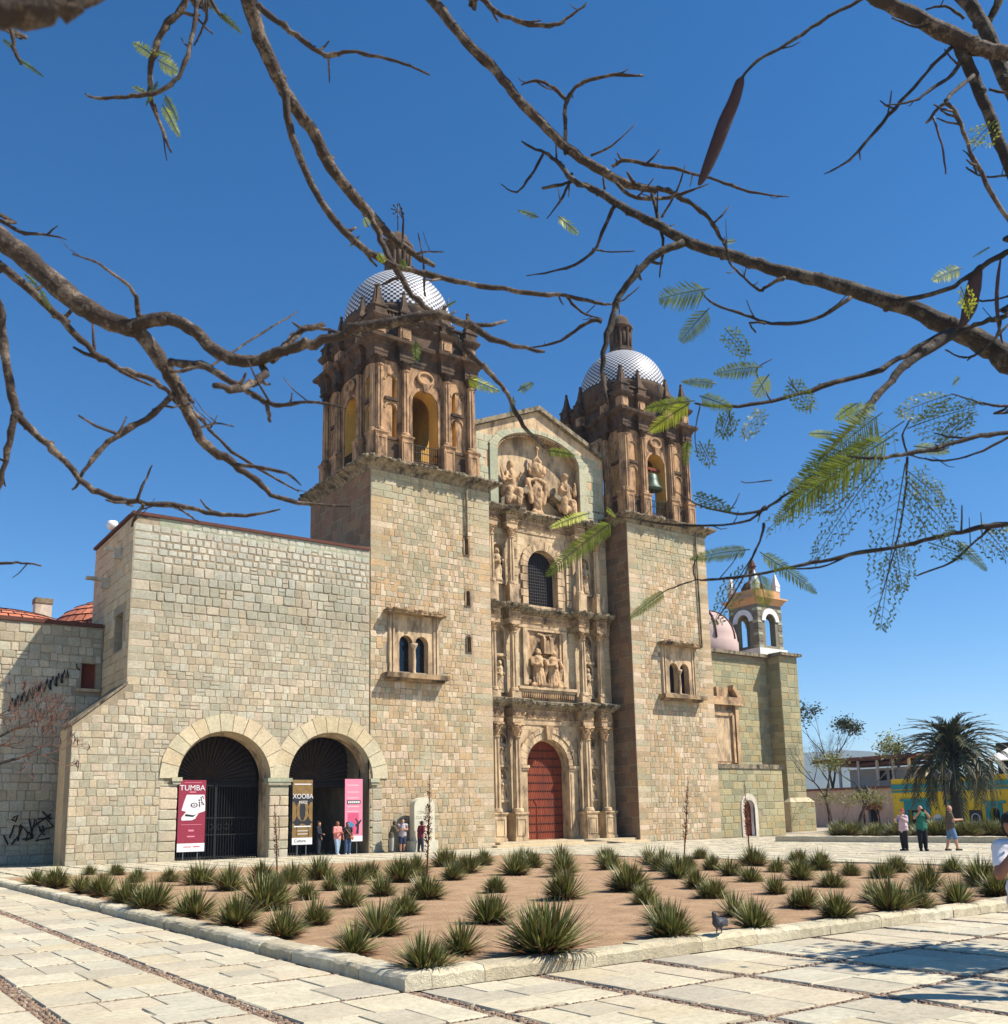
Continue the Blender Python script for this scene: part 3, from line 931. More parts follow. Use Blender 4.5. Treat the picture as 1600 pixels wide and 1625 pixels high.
wall_text('XOOBA', .33, 'ban_white', b2, F0, 20.41, W2 + .004, 2.80, sx=.93)
wall_text('MAÍZ', .2, 'ban_white', b2, F0, 20.43, W2 + .004, 2.54)
MB().box(F0, 19.86, 20.93, W2, W2 + .002, .55, .88).build('footer', 'ban_white', b2)
MB().box(F0, 19.95, 20.85, W2, W2 + .002, 3.48, 3.53).box(F0, 19.95, 20.85, W2, W2 + .002, 1.40, 1.46).box(F0, 20.15, 20.7, W2, W2 + .002, 1.2, 1.23).box(F0, 20.15, 20.7, W2, W2 + .002, 1.05, 1.08).build('small_print', 'ban_white', b2)
wall_text('Cultura', .2, 'ban_black', b2, F0, 20.28, W3 + .003, .67)
b3 = banner('pink banner with blue bending figure print', 22.72, 23.72, .62, 3.78, 'ban_pink')
MB().box(F0, 22.72, 23.72, W1, W1 + .002, .62, .9).build('footer', 'ban_white', b3)
MB().box(F0, 22.88, 23.5, W1, W1 + .002, .98, 2.05).build('rose_print', 'ban_rose', b3)
MB().box(F0, 22.84, 23.6, W1, W1 + .002, 2.5, 2.7).build('title_strip', 'ban_black', b3)
mb = MB()
for k in range(6):
    mb.box(F0, 22.89 + k * .115, 22.97 + k * .115, W2, W2 + .002, 2.54, 2.66)
for z in (3.45, 3.1, 2.8, 2.36, 2.12): mb.box(F0, 22.85, 23.5, W1, W1 + .002, z, z + .025)
mb.build('small_print', 'ban_white', b3)
MB().prism(F0, [(22.74, .98), (22.8, 1.5), (22.9, 1.62), (23.1, 1.6), (23.25, 1.45), (23.22, 1.35), (23.1, 1.4), (23.12, 1.05), (23.05, 1.05), (23.03, 1.35), (22.9, 1.38), (22.82, .98)], W2 + .002, W2).build('bending_figure', 'ban_blue', b3)
MB().prism(F0, [(23.35, 1.0), (23.4, 1.3), (23.3, 1.45), (23.42, 1.55), (23.3, 1.75), (23.36, 1.78), (23.48, 1.6), (23.62, 1.72), (23.66, 1.66), (23.52, 1.45), (23.5, 1.0)], W2 + .002, W2).build('leaping_figure', 'ban_black', b3)
# stele
stl = empty('stone_stele', (26.9, 45.2, 0), 'pale rounded stone stele with engraved lettering beside the arch', 'stele')
FST = Fr(0, 45.0, 0)
MB().panel(FST, arch(26.85, .62, -.1, 2.35, 14, .45), [], 0, -.5).build('slab', 'gravestone', stl)
MB().box(FST, 26.1, 27.6, -.62, .12, -.1, .55).build('base', 'gravestone', stl)
M['engraved'] = basic('engraved_shade', L(150, 142, 122), 0.9, 0.1)
for s, z in (('CENTRO', 1.95), ('CULTURAL', 1.68), ('SANTO', 1.42)):
    wall_text(s, .22, 'engraved', stl, FST, 26.85, .002, z, 'engraving')

# ---- left rear wall in shade with graffiti
YW = onX(164, 1050, 11.7).y
FW_ = Fr(0, YW, 0)
rzt = onY(80, 990, YW).z
_a, _b = onY(128, 1092, YW), onY(154, 1054, YW); wx0, wx1, wz0, wz1 = _a.x, min(_b.x, 11.4), _a.z, _b.z
rw = empty('rear_wall', (5, YW, 0), 'shaded rear stone wall with black graffiti and a small shuttered window', 'wall')
MB().panel(FW_, rect(-14, 11.65, -.5, rzt), [rect(wx0, wx1, wz0, wz1)], 0, -.8).box(FW_, wx0 - .05, wx1 + .05, -.4, -.35, wz0 - .05, wz1 + .05, 1).build('wall', ['mortar', 'door'], rw)
MB().box(FW_, wx0 - .2, wx1 + .2, -.3, .14, wz0 - .16, wz0 - .02).build('sill', 'portal', rw)
MB().box(FW_, -14, 11.6, -.8, .10, rzt + .01, rzt + .2).build('coping', 'brick_dark', rw)
st = courses(2.0, 11.6, 0, rzt - .05, .42, .48, rg, lambda u, z, a, b: wx0 < u + a and u - a < wx1 and wz0 - b < z < wz1 + b, None, 'r', .028, (.012, .03))
place_stones(FW_, st, rw, 'stone_convent', 260)
dq0, dq1 = onY(88, 1330, YW), onY(99, 1280, YW)
MB().box(FW_, dq0.x, dq1.x + .6, -.02, .06, 0, dq1.z).build('iron_door', 'iron', rw)
gf = MB()
def stroke(pts, r=.035):
    P_ = [FW_.P(*[(u), .085, z]) for u, z in pts]
    gf.tube(P_, r, 5)
rgg = random.Random(4)
for k in range(10):      # loose slanting tag across the upper wall
    q = onY(18 + k * 9.2, 1118 - k * 5.0, YW)
    u, z = q.x, q.z
    stroke([(u - .1, z - .35), (u + .02, z + .3), (u + .12, z - .1), (u + .16, z + .28), (u + .22, z - .25 * rgg.random())], .03)
q = onY(122, 1060, YW); stroke([(q.x - .05, q.z + .2), (q.x, q.z), (q.x + .15, q.z - .1)], .03)
for pts in ([(15, 1330), (22, 1310), (35, 1312), (30, 1325), (18, 1340)], [(28, 1335), (32, 1308), (44, 1322), (40, 1334), (52, 1330), (46, 1300)],
            [(48, 1330), (55, 1300), (66, 1322), (56, 1334), (78, 1330)], [(60, 1300), (72, 1298), (84, 1312), (62, 1318), (70, 1325)], [(5, 1325), (12, 1340), (8, 1330)],
            [(52, 1312), (80, 1292)], [(66, 1288), (80, 1300)], [(20, 1298), (28, 1294), (24, 1304), (18, 1300)], [(35, 1332), (50, 1330), (46, 1320)], [(62, 1312), (64, 1320)], [(67, 1310), (69, 1320)]):
    P2 = [onY(a, b, YW) for a, b in pts]
    stroke([(p.x, p.z) for p in P2], .04)
gf.build('graffiti', 'iron', rw)
# roofs, domes and chimney behind that wall
dm = empty('convent_roof', (6, 60, 11.7), 'low red tiled domes and vaults on the convent roof', 'roof')
def tile_dome(cx, cy, z0, r, h, mat='tile_red', nlat=9, nlon=40):
    mb = MB()
    mb.lathe((cx, cy, z0), [(r * cos(pi / 2 * i / nlat) + .0, h * sin(pi / 2 * i / nlat)) for i in range(nlat + 1)], nlon, m=1)
    for i in range(nlat):
        for j in range(nlon):
            a0 = 2 * pi * (j + .06 + .5 * (i % 2)) / nlon; a1 = 2 * pi * (j + .94 + .5 * (i % 2)) / nlon
            p = []
            for tt, e in ((i, .10), (i + .93, .05)):
                th = pi / 2 * tt / nlat
                for a in (a0, a1):
                    rr = r * cos(th) + e * cos(th)
                    p.append((cx + rr * cos(a), cy + rr * sin(a), z0 + h * sin(th) + e * sin(th)))
            mb.add(p, [(0, 1, 3, 2)])
    return mb
d0 = onY(192, 990, 58)
tile_dome(d0.x, 58.0, 11.7, 3.9, 2.7).build('dome', ['tile_red', 'brick_dark'], dm, recalc=False)
d1 = onY(0, 985, 60)
tile_dome(d1.x - .2, 60, 12.0, 4.6, 1.5).build('dome', ['tile_red', 'brick_dark'], dm, recalc=False)
MB().wbox(-20, 11.6, YW + .85, 75, 11.2, 11.55).build('terrace', 'tile_red', dm)
ch = onY(67, 972, 62)
MB().wbox(ch.x - .45, ch.x + .45, 61.6, 62.4, 11.8, 14.7).wbox(ch.x - .5, ch.x + .5, 61.55, 62.45, 14.7, 15.0, 1).build('chimney', ['plaster', 'lichen'], None, 'square pale plaster chimney between red roof domes', 'chimney')
# ================================================================== BELL TOWERS
def fluted_col(name, r, h, mat, n=20):
    mb = MB()
    mb.lathe((0, 0, 0), [(r * 1.35, 0), (r * 1.35, .09), (r * 1.22, .13), (r * 1.28, .18), (r * 1.1, .24)], 20)
    mb.lathe((0, 0, 0), [(r * 1.02, .22), (r * 1.03, h * .35), (r * .88, h - .02)], n + n % 2 - 4, flute=0.24, smooth=False)
    mb.lathe((0, 0, 0), [(r * .98, h - .07), (r * 1.02, h)], 20)
    return mb.mesh(name, mat)
def capital_mesh(name, r, h, mat):
    mb = MB()
    mb.lathe((0, 0, 0), [(r * .9, 0), (r * .95, h * .4), (r * 1.2, h * .75), (r * 1.5, h * .86)], 16)
    for row, (zz, rr, s) in enumerate(((.05, .95, .34), (.36, 1.05, .34))):
        for i in range(8):
            a = 2 * pi * (i + .5 * row) / 8
            c, sn = cos(a), sin(a)
            p = []
            for dz, dr in ((0, 0), (.22, .18), (.36, .42), (.30, .55)):
                for sd in (-1, 1):
                    wv = .30 * (1 - dz) * r
                    rad = (rr + dr) * r
                    p.append((c * rad - sn * sd * wv, sn * rad + c * sd * wv, h * (zz + dz)))
            mb.add(p, [(0, 1, 3, 2), (2, 3, 5, 4), (4, 5, 7, 6)])
    for i in range(4):
        a = pi / 4 + pi / 2 * i
        mb.add(*sphere_pts((cos(a) * r * 1.5, sin(a) * r * 1.5, h * .74), r * .24, 7, 5))
    q = r * 1.45
    mb.wbox(-q, q, -q, q, h * .86, h)
    return mb.mesh(name, mat)
def pedestal(fr, u, w_, hw, hd, z0, z1, parent, mat):
    mb = MB()
    mb.box(fr, u - hw * 1.12, u + hw * 1.12, w_ - hd * 1.12, w_ + hd * 1.12, z0, z0 + .18)
    mb.box(fr, u - hw, u + hw, w_ - hd, w_ + hd, z0 + .18, z1 - .2)
    mb.frus(fr, u, w_, hw * 1.02, hd * 1.02, z1 - .2, hw * 1.2, hd * 1.2, z1 - .08)
    mb.box(fr, u - hw * 1.22, u + hw * 1.22, w_ - hd * 1.22, w_ + hd * 1.22, z1 - .08, z1)
    # raised panel frame on the face
    a = hw * .78
    zz0, zz1 = z0 + .32, z1 - .34
    if zz1 - zz0 > .3:
        for b in ((u - a, u + a, zz1 - .06, zz1), (u - a, u + a, zz0, zz0 + .06), (u - a, u - a + .06, zz0 + .06, zz1 - .06), (u + a - .06, u + a, zz0 + .06, zz1 - .06)):
            mb.box(fr, b[0], b[1], w_ + hd, w_ + hd + .035, b[2], b[3])
    return mb.build('pedestal', mat, parent)
def flakes(mb, fr, u0, u1, w_, z, n, rg):
    """crumbled lip of a cornice: loose uneven drip stones that throw the ragged shadow"""
    for i in range(n):
        a = u0 + (u1 - u0) * i / n; b = u0 + (u1 - u0) * (i + rg.uniform(.7, 1.05)) / n
        e = rg.uniform(.02, .22); h = rg.uniform(.06, .16); zz = z + rg.uniform(-.05, .04)
        lo = [(a, w_ - .3), (b, w_ - .3), (b, w_ + e * rg.uniform(.2, 1)), ((a + b) / 2, w_ + e), (a, w_ + e * rg.uniform(.1, .8))]
        vs = [fr.P(p[0], p[1], zz) for p in lo] + [fr.P(p[0], p[1], zz + h * rg.uniform(.6, 1.2)) for p in lo]
        mb.add(vs, [(0, 1, 2, 3, 4), (9, 8, 7, 6, 5)] + [(k, (k + 1) % 5, 5 + (k + 1) % 5, 5 + k) for k in range(5)])

def tower_window(fr, uc, parent):
    z0, zt = 9.5, 12.75
    hw = 1.25
    MB().box(fr, uc - 1.95, uc + 1.95, -.1, .66, z0 - .32, z0 - .06).box(fr, uc - 1.8, uc + 1.8, -.1, .42, z0 - .44, z0 - .32).build('sill', 'cornice', parent)
    mb = MB().box(fr, uc - 1.85, uc + 1.85, -.1, .6, zt, zt + .2)
    rg = random.Random(int(uc)); flakes(mb, fr, uc - 1.9, uc + 1.9, .6, zt + .12, 12, rg)
    mb.build('hood', 'cornice', parent)
    # frame panel with two arched lights
    h1 = arch(uc - .5, .42, z0, 11.2, 10); h2 = arch(uc + .5, .42, z0, 11.2, 10)
    MB().panel(fr, rect(uc - 1.6, uc + 1.6, z0 - .06, zt), [h1, h2], .07, -.5, 0).build('window_frame', 'portal', parent)
    wf_ = [o for o in parent.children if o.name.startswith('window_frame')][-1]
    for s in (-1, 1):
        MB().box(fr, uc + s * 1.28 - .05, uc + s * 1.28 + .05, .07, .13, z0 - .06, zt).box(fr, uc + s * 1.5 - .05, uc + s * 1.5 + .05, .07, .13, z0 - .06, zt).build('moulding', 'portal', wf_)
        MB().box(fr, uc + s * .5 - .44, uc + s * .5 + .44, -.44, -.40, z0, 11.7).build('pane', 'glass', wf_)
    o = fr.P(uc, .05, z0 - .06)
    MB().lathe(o, [(.17, 0), (.17, .08), (.1, .18), (.125, .8), (.09, 1.35), (.1, 1.42), (.2, 1.62), (.22, 1.75)], 14).build('mullion_column', 'portal', wf_)

def bell_tower(cx, half, label, drain, cross):
    X0, X1 = cx - half, cx + half
    cy = YF + half
    tw = empty('bell_tower', (cx, cy, 0), label, 'tower', 'twin bell towers')
    fr = Fr(0, YF, 0)
    wu = cx - 1.3 if cross else cx + .42
    slits = [(30.4, 17.2, .95), (30.46, 14.1, .8), (30.5, 11.4, .8)] if cross else []
    holes = [rect(wu - 1.5, wu + 1.5, 9.6, 12.7)] + [arch(u, .13, z - h / 2, z + h / 2, 6) for u, z, h in slits]
    sh = MB().panel(fr, rect(X0, X1, -.5, 20.9), holes, 0, -.7, 0)
    sh.wbox(X0, X1, YF + .7, YF + 2 * half, -.5, 20.9)
    sh.build('tower_shaft', 'mortar', tw)
    rg = random.Random(int(cx))
    def sk(u, z, a, b):
        if abs(u - wu) < 1.6 + a * .6 and 9.2 < z < 12.9: return True
        for su, szz, h in slits:
            if abs(u - su) < .16 + a and abs(z - szz) < h / 2 + b + .15: return True
        return False
    q = .95
    st = courses(X0, X1, .0, 7.0, .35, .34, rg, sk, q, gap=.017, qside=(not cross, True))
    st += courses(X0, X1, 7.0, 15.0, .33, .32, rg, sk, q, gap=.017, qside=(not cross, True))
    st += courses(X0, X1, 15.0, 19.3, .35, .33, rg, sk, q, gap=.017)
    st += courses(X0, X1, 19.3, 20.85, .42, .7, rg, sk, q, 's', gap=.02, depth=(.02, .03))
    place_stones(fr, st, tw, 'stone_tower', 290)
    # left side face (shade) in squared ashlar
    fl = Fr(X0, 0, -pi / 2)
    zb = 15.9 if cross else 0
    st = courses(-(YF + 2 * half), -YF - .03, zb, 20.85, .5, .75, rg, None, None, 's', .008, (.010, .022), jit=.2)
    place_stones(fl, st, tw, 'ashlar_shade_brown', 40, rest='side_stone_facing')
    tower_window(fr, wu, tw)
    for u, z, h in slits:
        MB().box(fr, u - .2, u + .2, -.6, -.5, z - h / 2 - .1, z + h / 2 + .2).build('slit_void', 'dark', tw)
        ring = arch(u, .22, z - h / 2, z + h / 2, 8)
        MB().panel(fr, [(p[0], p[1]) for p in ring], [arch(u, .125, z - h / 2 + .02, z + h / 2, 8)], .06, -.1).build('slit_surround', 'cornice', tw)
    # main cornice
    sq = lambda h: [(cx - h, cy - h), (cx + h, cy - h), (cx + h, cy + h), (cx - h, cy + h)]
    co = MB().sweep(sq(half), [(0, 20.82), (.06, 20.85), (.1, 20.98), (.34, 21.14), (.56, 21.26), (.6, 21.3), (.6, 21.42), (-.3, 21.48)])
    for f_, a, b in ((fr, X0 - .4, X1 + .4), (fl, -(cy + half + .4), -(cy - half - .4))):
        flakes(co, f_, a, b, .6, 21.32, 26, rg)
    co.build('cornice', 'lichen', tw)
    # belfry: a square shell with chamfered corners, arched openings in every face
    zb, zt = 21.45, 28.05
    hb = half - .78
    ch = 1.0
    octo = lambda h, c: [(cx - h + c, cy - h), (cx + h - c, cy - h), (cx + h, cy - h + c), (cx + h, cy + h - c), (cx + h - c, cy + h), (cx - h + c, cy + h), (cx - h, cy + h - c), (cx - h, cy - h + c)]
    k = half / 3.95
    bf = MB()
    bays = []
    frames = [Fr(cx, cy - hb, 0), Fr(cx - hb, cy, -pi / 2), Fr(cx + hb, cy, pi / 2), Fr(cx, cy + hb, pi)]
    for fi, f_ in enumerate(frames):
        hs = [arch(0, .88 * k, 22.1, 25.75, 12)]
        for s in (-1, 1):
            hs.append(arch(s * 2.27 * k, .36 * k, 23.3, 25.0, 8)); hs.append(arch(s * 2.27 * k, .36 * k, 25.75, 26.75, 8))
        bf.panel(f_, rect(-hb + .02, hb - .02, zb, zt), hs, 0, -1.0, 0, 1, 1)
    for i in range(4):
        p = octo(hb, ch)
    bf.wbox(cx - hb + .98, cx + hb - .98, cy - hb + .98, cy + hb - .98, zb - .05, zb + .1, 1)
    bf.wbox(cx - hb + .98, cx + hb - .98, cy - hb + .98, cy + hb - .98, zt - .2, zt, 1)
    # the far walls of the chamber are solid so the openings look into shade, not through
    bf.build('belfry_walls', ['belfry', 'yellow_plaster'], tw)
    shaft = fluted_col('column_shaft', .23 * k, 4.1, 'belfry'); cap = capital_mesh('capital', .23 * k, .5, 'belfry_dark')
    US = (-3.12 * k, -1.42 * k, 1.42 * k, 3.12 * k)
    for fi, f_ in enumerate(frames[:3]):
        for u in US:
            co_ = inst(shaft, 'column', tw, f_.P(u, .2, 23.35))
            pedestal(f_, u, .16, .36 * k, .32, zb, 23.35, co_, 'belfry')
            inst(cap, 'capital', co_, f_.P(u, .2, 27.45))
            # pilaster behind
            MB().box(f_, u - .27 * k, u + .27 * k, .002, .08, 23.35, 27.95).build('pilaster', 'belfry', tw)
            # attic block and obelisk above
            MB().box(f_, u - .36 * k, u + .36 * k, -.3, .3, 29.25, 30.12).box(f_, u - .24 * k, u + .24 * k, .3, .38, 29.45, 29.95).build('attic_block', 'belfry', tw)
            ob = MB().box(f_, u - .38 * k, u + .38 * k, -.30, .40, 30.58, 31.0).box(f_, u - .44 * k, u + .44 * k, -.36, .46, 31.0, 31.12).frus(f_, u, .05, .33 * k, .33, 31.12, .22 * k, .22, 31.5).frus(f_, u, .05, .2 * k, .2, 31.5, .06, .06, 32.4)
            ob.add(*sphere_pts(f_.P(u, .05, 32.45), .11, 8, 6))
            ob.build('obelisk', 'belfry_dark', tw)
        # arch trim, keystone scroll with oval cartouche, niche sills
        mb = MB()
        n = 18
        for i in range(n):
            t0, t1 = pi * i / n, pi * (i + 1) / n
            lo = [(-r * cos(tt), 25.75 + r * sin(tt)) for r, tt in ((.88 * k, t0), (1.05 * k, t0), (1.05 * k, t1), (.88 * k, t1))]
            mb.prism(f_, lo, .08, .002)
        for s in (-1, 1): mb.box(f_, s * .965 * k - .085 * k, s * .965 * k + .085 * k, .002, .08, 22.1, 25.75)
        mb.build('arch_trim', 'belfry', tw)
        ct = MB(); pts = [f_.P(.5 * cos(a), .12, 27.35 + .36 * sin(a)) for a in [2 * pi * q / 20 for q in range(21)]]
        ct.tube(pts, .1, 7, cap=False); ct.prism(f_, ell(0, 27.35, .4, .27), .1, .002)
        ct.frus(f_, 0, .1, .12, .1, 26.5, .24, .16, 27.0)
        ct.build('cartouche', 'belfry', tw)
        for s in (-1, 1):
            u = s * 2.27 * k
            MB().box(f_, u - .42 * k, u + .42 * k, .002, .14, 25.5, 25.68).build('niche_sill', 'belfry_dark', tw)
            MB().box(f_, u - .42 * k, u + .42 * k, .002, .12, 23.1, 23.26).build('niche_sill', 'belfry_dark', tw)
            nm = MB()
            for zz, hh in ((25.0, .33), (26.75, .33)):
                for i in range(8):
                    t0, t1 = pi * i / 8, pi * (i + 1) / 8
                    lo = [(u - r * k * cos(tt), zz + r * k * sin(tt)) for r, tt in ((.36, t0), (.46, t0), (.46, t1), (.36, t1))]
                    nm.prism(f_, lo, .05, .002)
            nm.build('niche_trim', 'belfry', tw)
            # iron cross and star grille
            ic = MB().box(f_, u - .02, u + .02, -.3, -.27, 23.3, 25.3).box(f_, u - .28 * k, u + .28 * k, -.3, -.27, 24.3, 24.35)
            for q in range(4):
                a = pi * q / 4
                ic.tube([f_.P(u - .26 * cos(a), -.28, 26.35 - .26 * sin(a)), f_.P(u + .26 * cos(a), -.28, 26.35 + .26 * sin(a))], .015, 4)
            ic.build('iron_cross', 'iron', tw)
        rl = MB()
        for q in range(13):
            u = -.86 * k + 1.72 * k * q / 12
            rl.box(f_, u - .012, u + .012, -.02, .02, 22.1, 23.15)
        for z in (22.2, 22.7, 23.12): rl.box(f_, -.88 * k, .88 * k, -.025, .025, z, z + .04)
        rl.build('railing', 'iron', tw)
        MB().box(f_, -.86 * k, .86 * k, -.98, .12, 22.0, 22.1).build('arch_sill', 'belfry_dark', tw)
        for a, b in ((-2.74, -1.80), (1.80, 2.74)): MB().box(f_, a * k, b * k, .002, .1, zb, 22.9).build('base_panel', 'belfry_dark', tw)
    # entablature, breaking forward over each column
    def broken(h, dep, hw):
        path = []
        corners = [(-1, -1, 0), (1, -1, 1), (1, 1, 2), (-1, 1, 3)]
        for f_ in (frames[0], frames[2], frames[3], frames[1]):
            for u in US:
                for uu, ww in ((u - hw * k, 0), (u - hw * k, dep), (u + hw * k, dep), (u + hw * k, 0)):
                    p = f_.P(uu, ww, 0); path.append((p.x, p.y))
        return path
    pth = broken(hb, .32, .40)
    MB().sweep(pth, [(0.0, 27.95), (0.04, 27.96), (.05, 28.15), (.08, 28.2), (.08, 28.6), (.14, 28.66), (.2, 28.82), (.42, 28.95), (.46, 29.12), (.1, 29.25), (-.2, 29.26)]).build('entablature', 'belfry_dark', tw)
    MB().wbox(cx - hb, cx + hb, cy - hb, cy + hb, 29.2, 30.2).build('attic', 'belfry_dark', tw)
    pth = broken(hb, .30, .38)
    MB().sweep(pth, [(0.0, 30.1), (.06, 30.14), (.18, 30.3), (.24, 30.42), (.24, 30.5), (-.1, 30.6)]).build('top_cornice', 'belfry_dark', tw)
    bal = MB()
    for f_ in frames[:3]:
        for a, b in ((US[0] + .4, US[1] - .4), (US[1] + .4, US[2] - .4), (US[2] + .4, US[3] - .4)):
            n = max(3, int((b - a) / .2))
            for i in range(n):
                u = a + (b - a) * (i + .5) / n
                bal.frus(f_, u, .08, .04, .04, 30.55, .08, .08, 30.75).frus(f_, u, .08, .08, .08, 30.75, .04, .04, 31.0)
            bal.box(f_, a, b, -.06, .22, 31.0, 31.1)
    bal.build('parapet', 'belfry_dark', tw, kind='stuff')
    # dome: drum, checker of glazed tiles, lantern
    R = 3.38 * k; zc = 32.0
    dm = MB().lathe((cx, cy, 30.4), [(R * 1.02, 0), (R * 1.02, 1.2), (R * 1.04, 1.35), (R * .99, 1.6)], 48)
    dm.build('drum', 'belfry_dark', tw)
    nl, nz = 116, 30
    tl = MB(); vs = []; fs = []; mi = []
    for j in range(nz + 1):
        th = (pi / 2 - .30) * j / nz
        for i in range(nl):
            a = 2 * pi * i / nl
            vs.append((cx + R * cos(th) * cos(a), cy + R * cos(th) * sin(a), zc + R * 1.06 * sin(th)))
    for j in range(nz):
        for i in range(nl):
            fs.append((j * nl + i, j * nl + (i + 1) % nl, (j + 1) * nl + (i + 1) % nl, (j + 1) * nl + i))
            mi.append((i + j) % 2)
    tl.add(vs, fs, 0, False); tl.m = mi
    tl.build('tiled_dome', ['dome_white', 'dome_blue'], tw, recalc=False)
    zl = zc + R * 1.06 * sin(pi / 2 - .30) - .05
    ln = MB().lathe((cx, cy, zl), [(1.12 * k, 0), (1.12 * k, .2), (.98 * k, .3), (.95 * k, .5)], 8, smooth=False)
    ln.lathe((cx, cy, zl), [(.72 * k, .45), (.72 * k, 2.1)], 8, smooth=False)
    for i in range(8):
        a = 2 * pi * i / 8
        ln.lathe((cx + .78 * k * cos(a), cy + .78 * k * sin(a), zl + .5), [(.13, 0), (.1, .1), (.12, 1.35), (.15, 1.5)], 8)
        a += pi / 8
        ln.lathe((cx + .70 * k * cos(a), cy + .70 * k * sin(a), zl + .75), [(.02, 0), (.14, .1), (.16, .9), (.02, 1.05)], 6)
    ln.lathe((cx, cy, zl), [(.9 * k, 2.02), (1.0 * k, 2.1), (1.02 * k, 2.25), (.8 * k, 2.32), (.78 * k, 2.55), (.62 * k, 2.95), (.3 * k, 3.2), (.1, 3.3), (.06, 3.45)], 16)
    ln.build('lantern', 'belfry_dark', tw)
    zz = zl + 3.4
    cr = MB().tube([(cx, cy, zz), (cx, cy, zz + (1.9 if cross else 1.1))], .035, 6)
    if cross:
        for q in range(4):
            a = pi * q / 4
            cr.tube([(cx - .42 * cos(a), cy, zz + 1.45 - .42 * sin(a)), (cx + .42 * cos(a), cy, zz + 1.45 + .42 * sin(a))], .03, 5)
            for s in (-1, 1): cr.add(*sphere_pts((cx + s * .42 * cos(a), cy, zz + 1.45 + s * .42 * sin(a)), .07, 6, 5))
    cr.build('finial', 'iron', tw)
    return tw, frames, k
TWL = bell_tower(28.12, 3.95, 'left bell tower with blue and white checkered dome above the convent wing', True, True)
TWR = bell_tower(46.9, 3.72, 'right bell tower with checkered dome and a bronze bell in its arch', False, False)
fR = TWR[1][0]
bell = empty('church_bell', fR.P(-.1, -.35, 24.0), 'green bronze bell hanging in the arch of the right tower', 'bell')
bc = fR.P(-.1, -.35, 24.05)
MB().lathe(bc, [(.78, 0), (.74, .06), (.56, .3), (.46, .7), (.4, 1.05), (.2, 1.2), (.05, 1.22)], 24).build('bell_body', 'bronze', bell)
MB().lathe(bc, [(.02, .45), (.04, .4), (.05, .0), (.1, -.12), (.03, -.2)], 8).build('clapper', 'iron', bell)
MB().box(fR, -.9, .7, -.42, -.28, 25.5, 25.68).tube([bc + Vector((0, 0, 1.2)), bc + Vector((0, 0, 1.55))], .06, 6).build('yoke', 'door', bell)
# dark tube on the left tower stands in for a shadow line
MB().tube([F0.P(30.35, .32, 21.3), F0.P(30.36, .16, 20.4), F0.P(30.37, .12, 17.8)], .07, 6).build('dark_wall_tube', 'lichen', None, 'dark drain pipe down the left tower front above the slit window', 'pipe')
MB().tube([F0.P(47.9 + 1.6, .3, 21.2), F0.P(49.55, .12, 20.3), F0.P(49.6, .11, 13.0)], .06, 6).build('dark_wall_tube', 'lichen', None, 'dark drain pipe down the right tower front beside its window', 'pipe')
MB().tube([(33.6, 50.0, 26.6), (33.62, 50.0, 33.8)], .045, 6).build('lightning_rod', 'iron', None, 'thin metal lightning rod rising behind the facade gable', 'rod')

# ================================================================== CHURCH FACADE (portal between the towers)
YP = 48.2
FP = Fr(0, YP, 0)
fc = empty('church_facade', (37.6, YP, 0), 'carved three tier baroque church portal between the towers', 'building')
UC = 37.6
XL, XR = 32.08, 43.17
door_h = arch(UC, 1.62, .3, 4.75, 16, 1.6)
win_h = arch(UC, 1.18, 14.9, 17.35, 14)
tym = arch(UC, 3.35, 21.1, 24.75, 20, 1.6)
CU = (33.32, 34.85, 40.35, 41.88)
niches = []
for u in (34.08, 41.12):
    niches += [(u, .36, 2.72, 4.15), (u, .36, 4.8, 6.3), (u, .36, 9.3, 11.0), (u, .36, 11.55, 12.9), (u, .40, 16.1, 18.1)]
gable = [(XL, -.5), (XL, 25.75), (UC, 28.1), (XR, 25.75), (XR, -.5)]
MB().panel(FP, gable, [door_h, win_h, tym] + [arch(*n_) for n_ in niches], 0, -.9, 0).build('wall', 'portal', fc)
MB().box(FP, XL, XR, -1.6, -1.2, -.5, 25.5).build('backing_wall', 'carved', fc)
# ashlar skin courses between the columns (joints)
rg = random.Random(77)
def skp(u, z, a, b):
    for A in ((UC, 2.35, -1, 4.75), (UC, 1.75, 14.5, 17.35)):
        if in_arch(u, z, A[0], A[1] + a * .7, A[2], A[3] + b): return True
    for n_ in niches:
        if abs(u - n_[0]) < n_[1] + .12 + a and n_[2] - .2 - b < z < n_[3] + n_[1] + .2 + b: return True
    if abs(u - UC) < 2.0 and 9.4 < z < 13.4: return True
    return False
st = []
for z0, z1 in ((.3, 7.3), (9.1, 13.3), (14.9, 19.6)):
    st += courses(XL + .05, XR - .05, z0, z1, .52, .85, rg, skp, None, 's', .014, (.008, .016), jit=.2)
place_stones(FP, st, fc, 'ashlar', 150, name='ashlar_block', rest='ashlar_facing')
